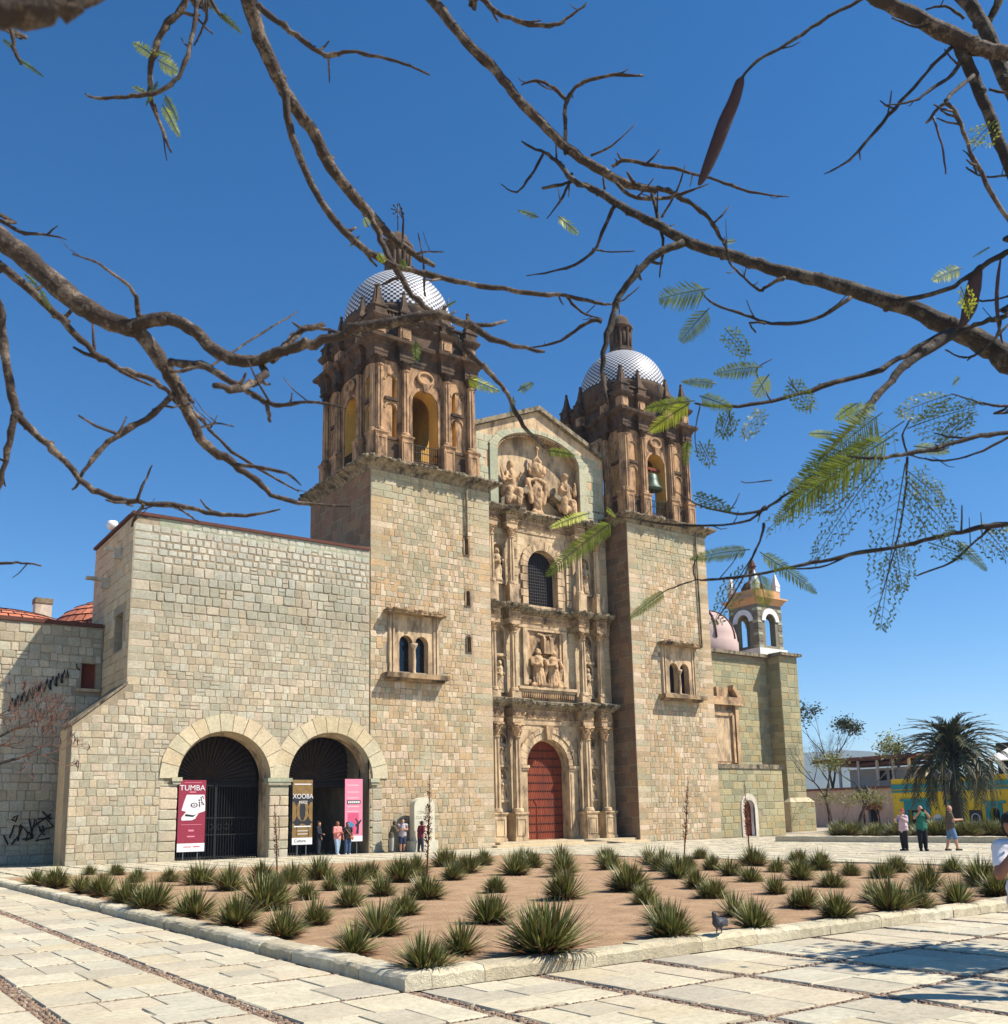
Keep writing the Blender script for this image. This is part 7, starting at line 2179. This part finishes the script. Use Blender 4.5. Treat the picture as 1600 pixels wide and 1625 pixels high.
limb(TB, '1500,-30,22 1540,10,26 1565,50,28 1590,110,28 1615,160,28 1690,290,30', dD + .5, dD + .4, 'bark_dark', pre=None)
limb(TB, '1800,430,34 1740,360,32 1688,288,30', dD + .3, dD + .4, 'bark_dark', False, pre=viaR(1800, 430, dD + .3, .07, .04))
limb(TB, '1565,40,14 1585,5,13 1600,-40,12', dD + .5, dD + .5, 'bark_dark')
limb(TB, '1530,30,6 1500,10,5 1470,15,4', dD + .4, dD + .4, 'bark_dark')
limb(TB, '1755,680,12 1715,560,11 1650,430,9 1600,350,8 1565,290,8 1540,240,8 1520,185,9 1500,165,8 1470,195,5', dD - .1, dD, 'bark', pre=None)
limb(TB, '1480,183,4 1495,230,4 1501,276,3', dD, dD, 'pod', False)
limb(TB, '1640,275,6 1600,278,5 1560,280,4 1533,265,3', dD, dD, 'bark_dark')
limb(TB, '1550,277,4 1540,250,3 1528,238,2', dD, dD, 'bark_dark')
limb(TB, '1640,140,8 1600,148,6 1570,142,5', dD, dD, 'bark_dark')
# pods
limb(TB, '1400,-30,8 1365,0,8 1300,35,7 1250,70,6 1200,97,6 1178,124,6', dD, dD, 'bark_dark')
pod(TB, '1179,122,5 1174,132,15 1165,160,19 1150,195,22 1137,230,21 1124,262,17 1114,285,11 1109,294,4', dD)
pod(TB, '1557,420,4 1552,432,16 1546,455,24 1539,485,25 1532,505,16 1525,516,8 1522,522,3', dD)
pod(TB, '1588,412,3 1584,440,6 1582,480,7 1586,520,6 1591,545,2', dD)
dE = 2.6
limb(TB, '1760,640,13 1690,665,12 1600,685,10 1540,695,9 1480,712,8 1430,722,8 1390,728,7 1345,724,3', dE, dE - .1, 'bark_dark', pre=viaR(1760, 640, dE, .03, .016))
limb(TB, '1620,682,6 1575,708,5 1520,728,4 1480,730,4 1442,722,3', dE, dE, 'bark_dark')
limb(TB, '1760,830,13 1690,832,12 1600,832,11 1540,840,10 1480,855,9 1420,868,8 1350,880,8 1290,893,7 1230,905,6 1180,915,5 1130,920,5 1104,920,3', dE, dE, 'bark_dark', pre=viaR(1760, 830, dE, .03, .018))
limb(TB, '1572,838,6 1540,865,5 1511,891,5 1454,914,3', dE, dE, 'bark_dark')
limb(TB, '1352,880,4 1300,900,4 1243,902,3', dE, dE, 'bark_dark')
limb(TB, '1350,724,6 1290,760,6 1240,790,6 1206,811,6 1168,815,5 1114,803,4 1072,780,2', dE, dE, 'bark_dark')
limb(TB, '1215,803,6 1190,825,5 1130,834,5 1060,832,4 1000,822,3 940,812,2', dE, dE, 'bark_dark')
limb(TB, '1212,830,6 1205,860,5 1172,930,3 1136,985,2', dE, dE, 'bark_dark', False)
limb(TB, '1440,725,5 1437,780,4 1430,830,3 1415,890,3 1395,960,2 1386,990,2', dE, dE, 'bark_dark', False)
limb(TB, '1440,722,4 1433,690,4 1446,664,3', dE, dE, 'bark_dark', False)
limb(TB, '1690,640,6 1600,645,6 1560,640,5 1535,632,3 1510,625,2', dE, dE, 'bark_dark', pre=viaR(1690, 640, dE, .012, .008))
limb(TB, '1112,640,3 1103,690,2 1108,725,1.5', dE, dE, 'bark_dark', False)
limb(TB, '1104,920,3 1100,900,3 1108,882,2', dE, dE, 'bark_dark', False)
limb(TB, '1104,920,3 1070,932,3 1055,938,2', dE, dE, 'bark_dark', False)
limb(TB, '1225,762,3 1190,766,2 1176,764,2', dE, dE, 'bark_dark', False)
for a, m_, st_, n_ in (((1126, 458, 1046, 470, 32), 'fern', 'f', 18), ((1126, 489, 1080, 538, 22), 'fern', 'f', 16), ((1210, 582, 1133, 588, 17), 'fern', 'f', 18), ((1221, 594, 1198, 626, 20), 'fern_yellow', 'f', 12),
        ((1137, 609, 1082, 601, 10), 'fern', 'f', 14), ((1110, 628, 1162, 645, 15), 'fern', 'f', 14), ((1103, 636, 1022, 645, 15), 'fern', 'f', 20), ((1095, 640, 1030, 680, 20), 'fern_yellow', 'f', 18),
        ((1527, 425, 1479, 441, 15), 'fern_yellow', 'f', 14), ((1450, 708, 1506, 714, 13), 'fern_yellow', 'f', 14), ((1324, 690, 1284, 686, 9), 'fern_yellow', 'f', 9), ((1570, 393, 1545, 405, 9), 'fern', 'f', 9),
        ((1519, 857, 1566, 902, 11), 'fern', 'f', 16), ((1190, 872, 1095, 882, 15), 'fern', 'f', 20), ((1206, 876, 1296, 935, 16), 'fern', 'f', 20), ((1204, 908, 1216, 958, 20), 'fern', 'f', 14), ((1057, 937, 998, 978, 11), 'fern', 'f', 18),
        ((1092, 697, 1088, 737, 10), 'fern', 'f', 10), ((936, 814, 873, 833, 11), 'fern_yellow', 'f', 14), ((976, 826, 866, 906, 20), 'fern', 'f', 22), ((962, 806, 978, 818, 5), 'fern_yellow', 'f', 8),
        ((1215, 650, 1180, 690, 16), 'fern_dark', 'd', 12), ((1250, 605, 1288, 645, 20), 'fern', 'd', 14), ((1150, 520, 1185, 560, 18), 'fern', 'd', 12), ((1160, 650, 1145, 690, 20), 'fern_dark', 'd', 12), ((1110, 700, 1128, 735, 16), 'fern_dark', 'd', 9),
        ((1190, 890, 1130, 985, 24), 'fern_dark', 'd', 16), ((1100, 786, 1160, 806, 12), 'fern_dark', 'd', 12), ((1473, 861, 1532, 880, 20), 'fern_dark', 'd', 14), ((1560, 835, 1600, 880, 30), 'fern_dark', 'd', 14), ((1545, 838, 1600, 832, 14), 'fern', 'd', 12),
        ((1525, 455, 1540, 495, 16), 'fern_yellow', 'd', 10), ((1523, 600, 1512, 608, 9), 'fern', 'f', 6), ((1580, 190, 1545, 225, 30), 'fern_yellow', 'd', 9),
        # the big hanging mass
        ((1435, 668, 1215, 826, 48), 'fern', 'd', 34), ((1420, 690, 1228, 815, 40), 'fern', 'f', 34), ((1400, 655, 1265, 760, 38), 'fern', 'f', 28), ((1380, 700, 1245, 800, 34), 'fern_dark', 'f', 28), ((1400, 720, 1300, 800, 40), 'fern_dark', 'd', 22),
        ((1440, 680, 1548, 640, 36), 'fern_dark', 'd', 22), ((1510, 626, 1425, 652, 26), 'fern', 'd', 18), ((1545, 655, 1490, 700, 24), 'fern_dark', 'd', 14), ((1405, 724, 1290, 880, 34), 'fern_dark', 'd', 26), ((1437, 735, 1396, 985, 46), 'fern_dark', 'd', 30), ((1437, 760, 1508, 838, 42), 'fern_dark', 'd', 22),
        ((1437, 745, 1495, 790, 36), 'fern', 'd', 18), ((1420, 860, 1432, 930, 34), 'fern_dark', 'd', 20), ((1330, 665, 1388, 640, 22), 'fern', 'f', 14), ((1350, 724, 1250, 770, 26), 'fern', 'f', 22), ((1360, 640, 1325, 662, 14), 'fern', 'f', 10)):
    leaf(TB, *a, dE + brg.uniform(-.12, .12), m_, n_, st_)
# --- a leafy tree wholly right of the view: its shade falls on the paving
tree('shade_tree', 'leafy tree standing right of the view, shading the paving', Vector((14.2, 1.6, 0)), 5.6, .18, 4, 'shrub', random.Random(3), .42, 'bark_dark', 40, .12, cr=.4, lean=(0, 0))

# ================================================================== HAZE between here and the hills
hz = MB().wbox(-400, 2600, -900, 2900, -7.5, 195)
t = NT('haze_air')
vol = t.n('ShaderNodeVolumePrincipled')
vol.inputs['Color'].default_value = (0.5, 0.7, 1.0, 1)
vol.inputs['Density'].default_value = 0.00018
vol.inputs['Anisotropy'].default_value = 0.0
t.l(vol.outputs[0], t.out.inputs['Volume'])
t.t.nodes.remove(t.b)
hz.build('haze', t.m, None, kind='stuff')
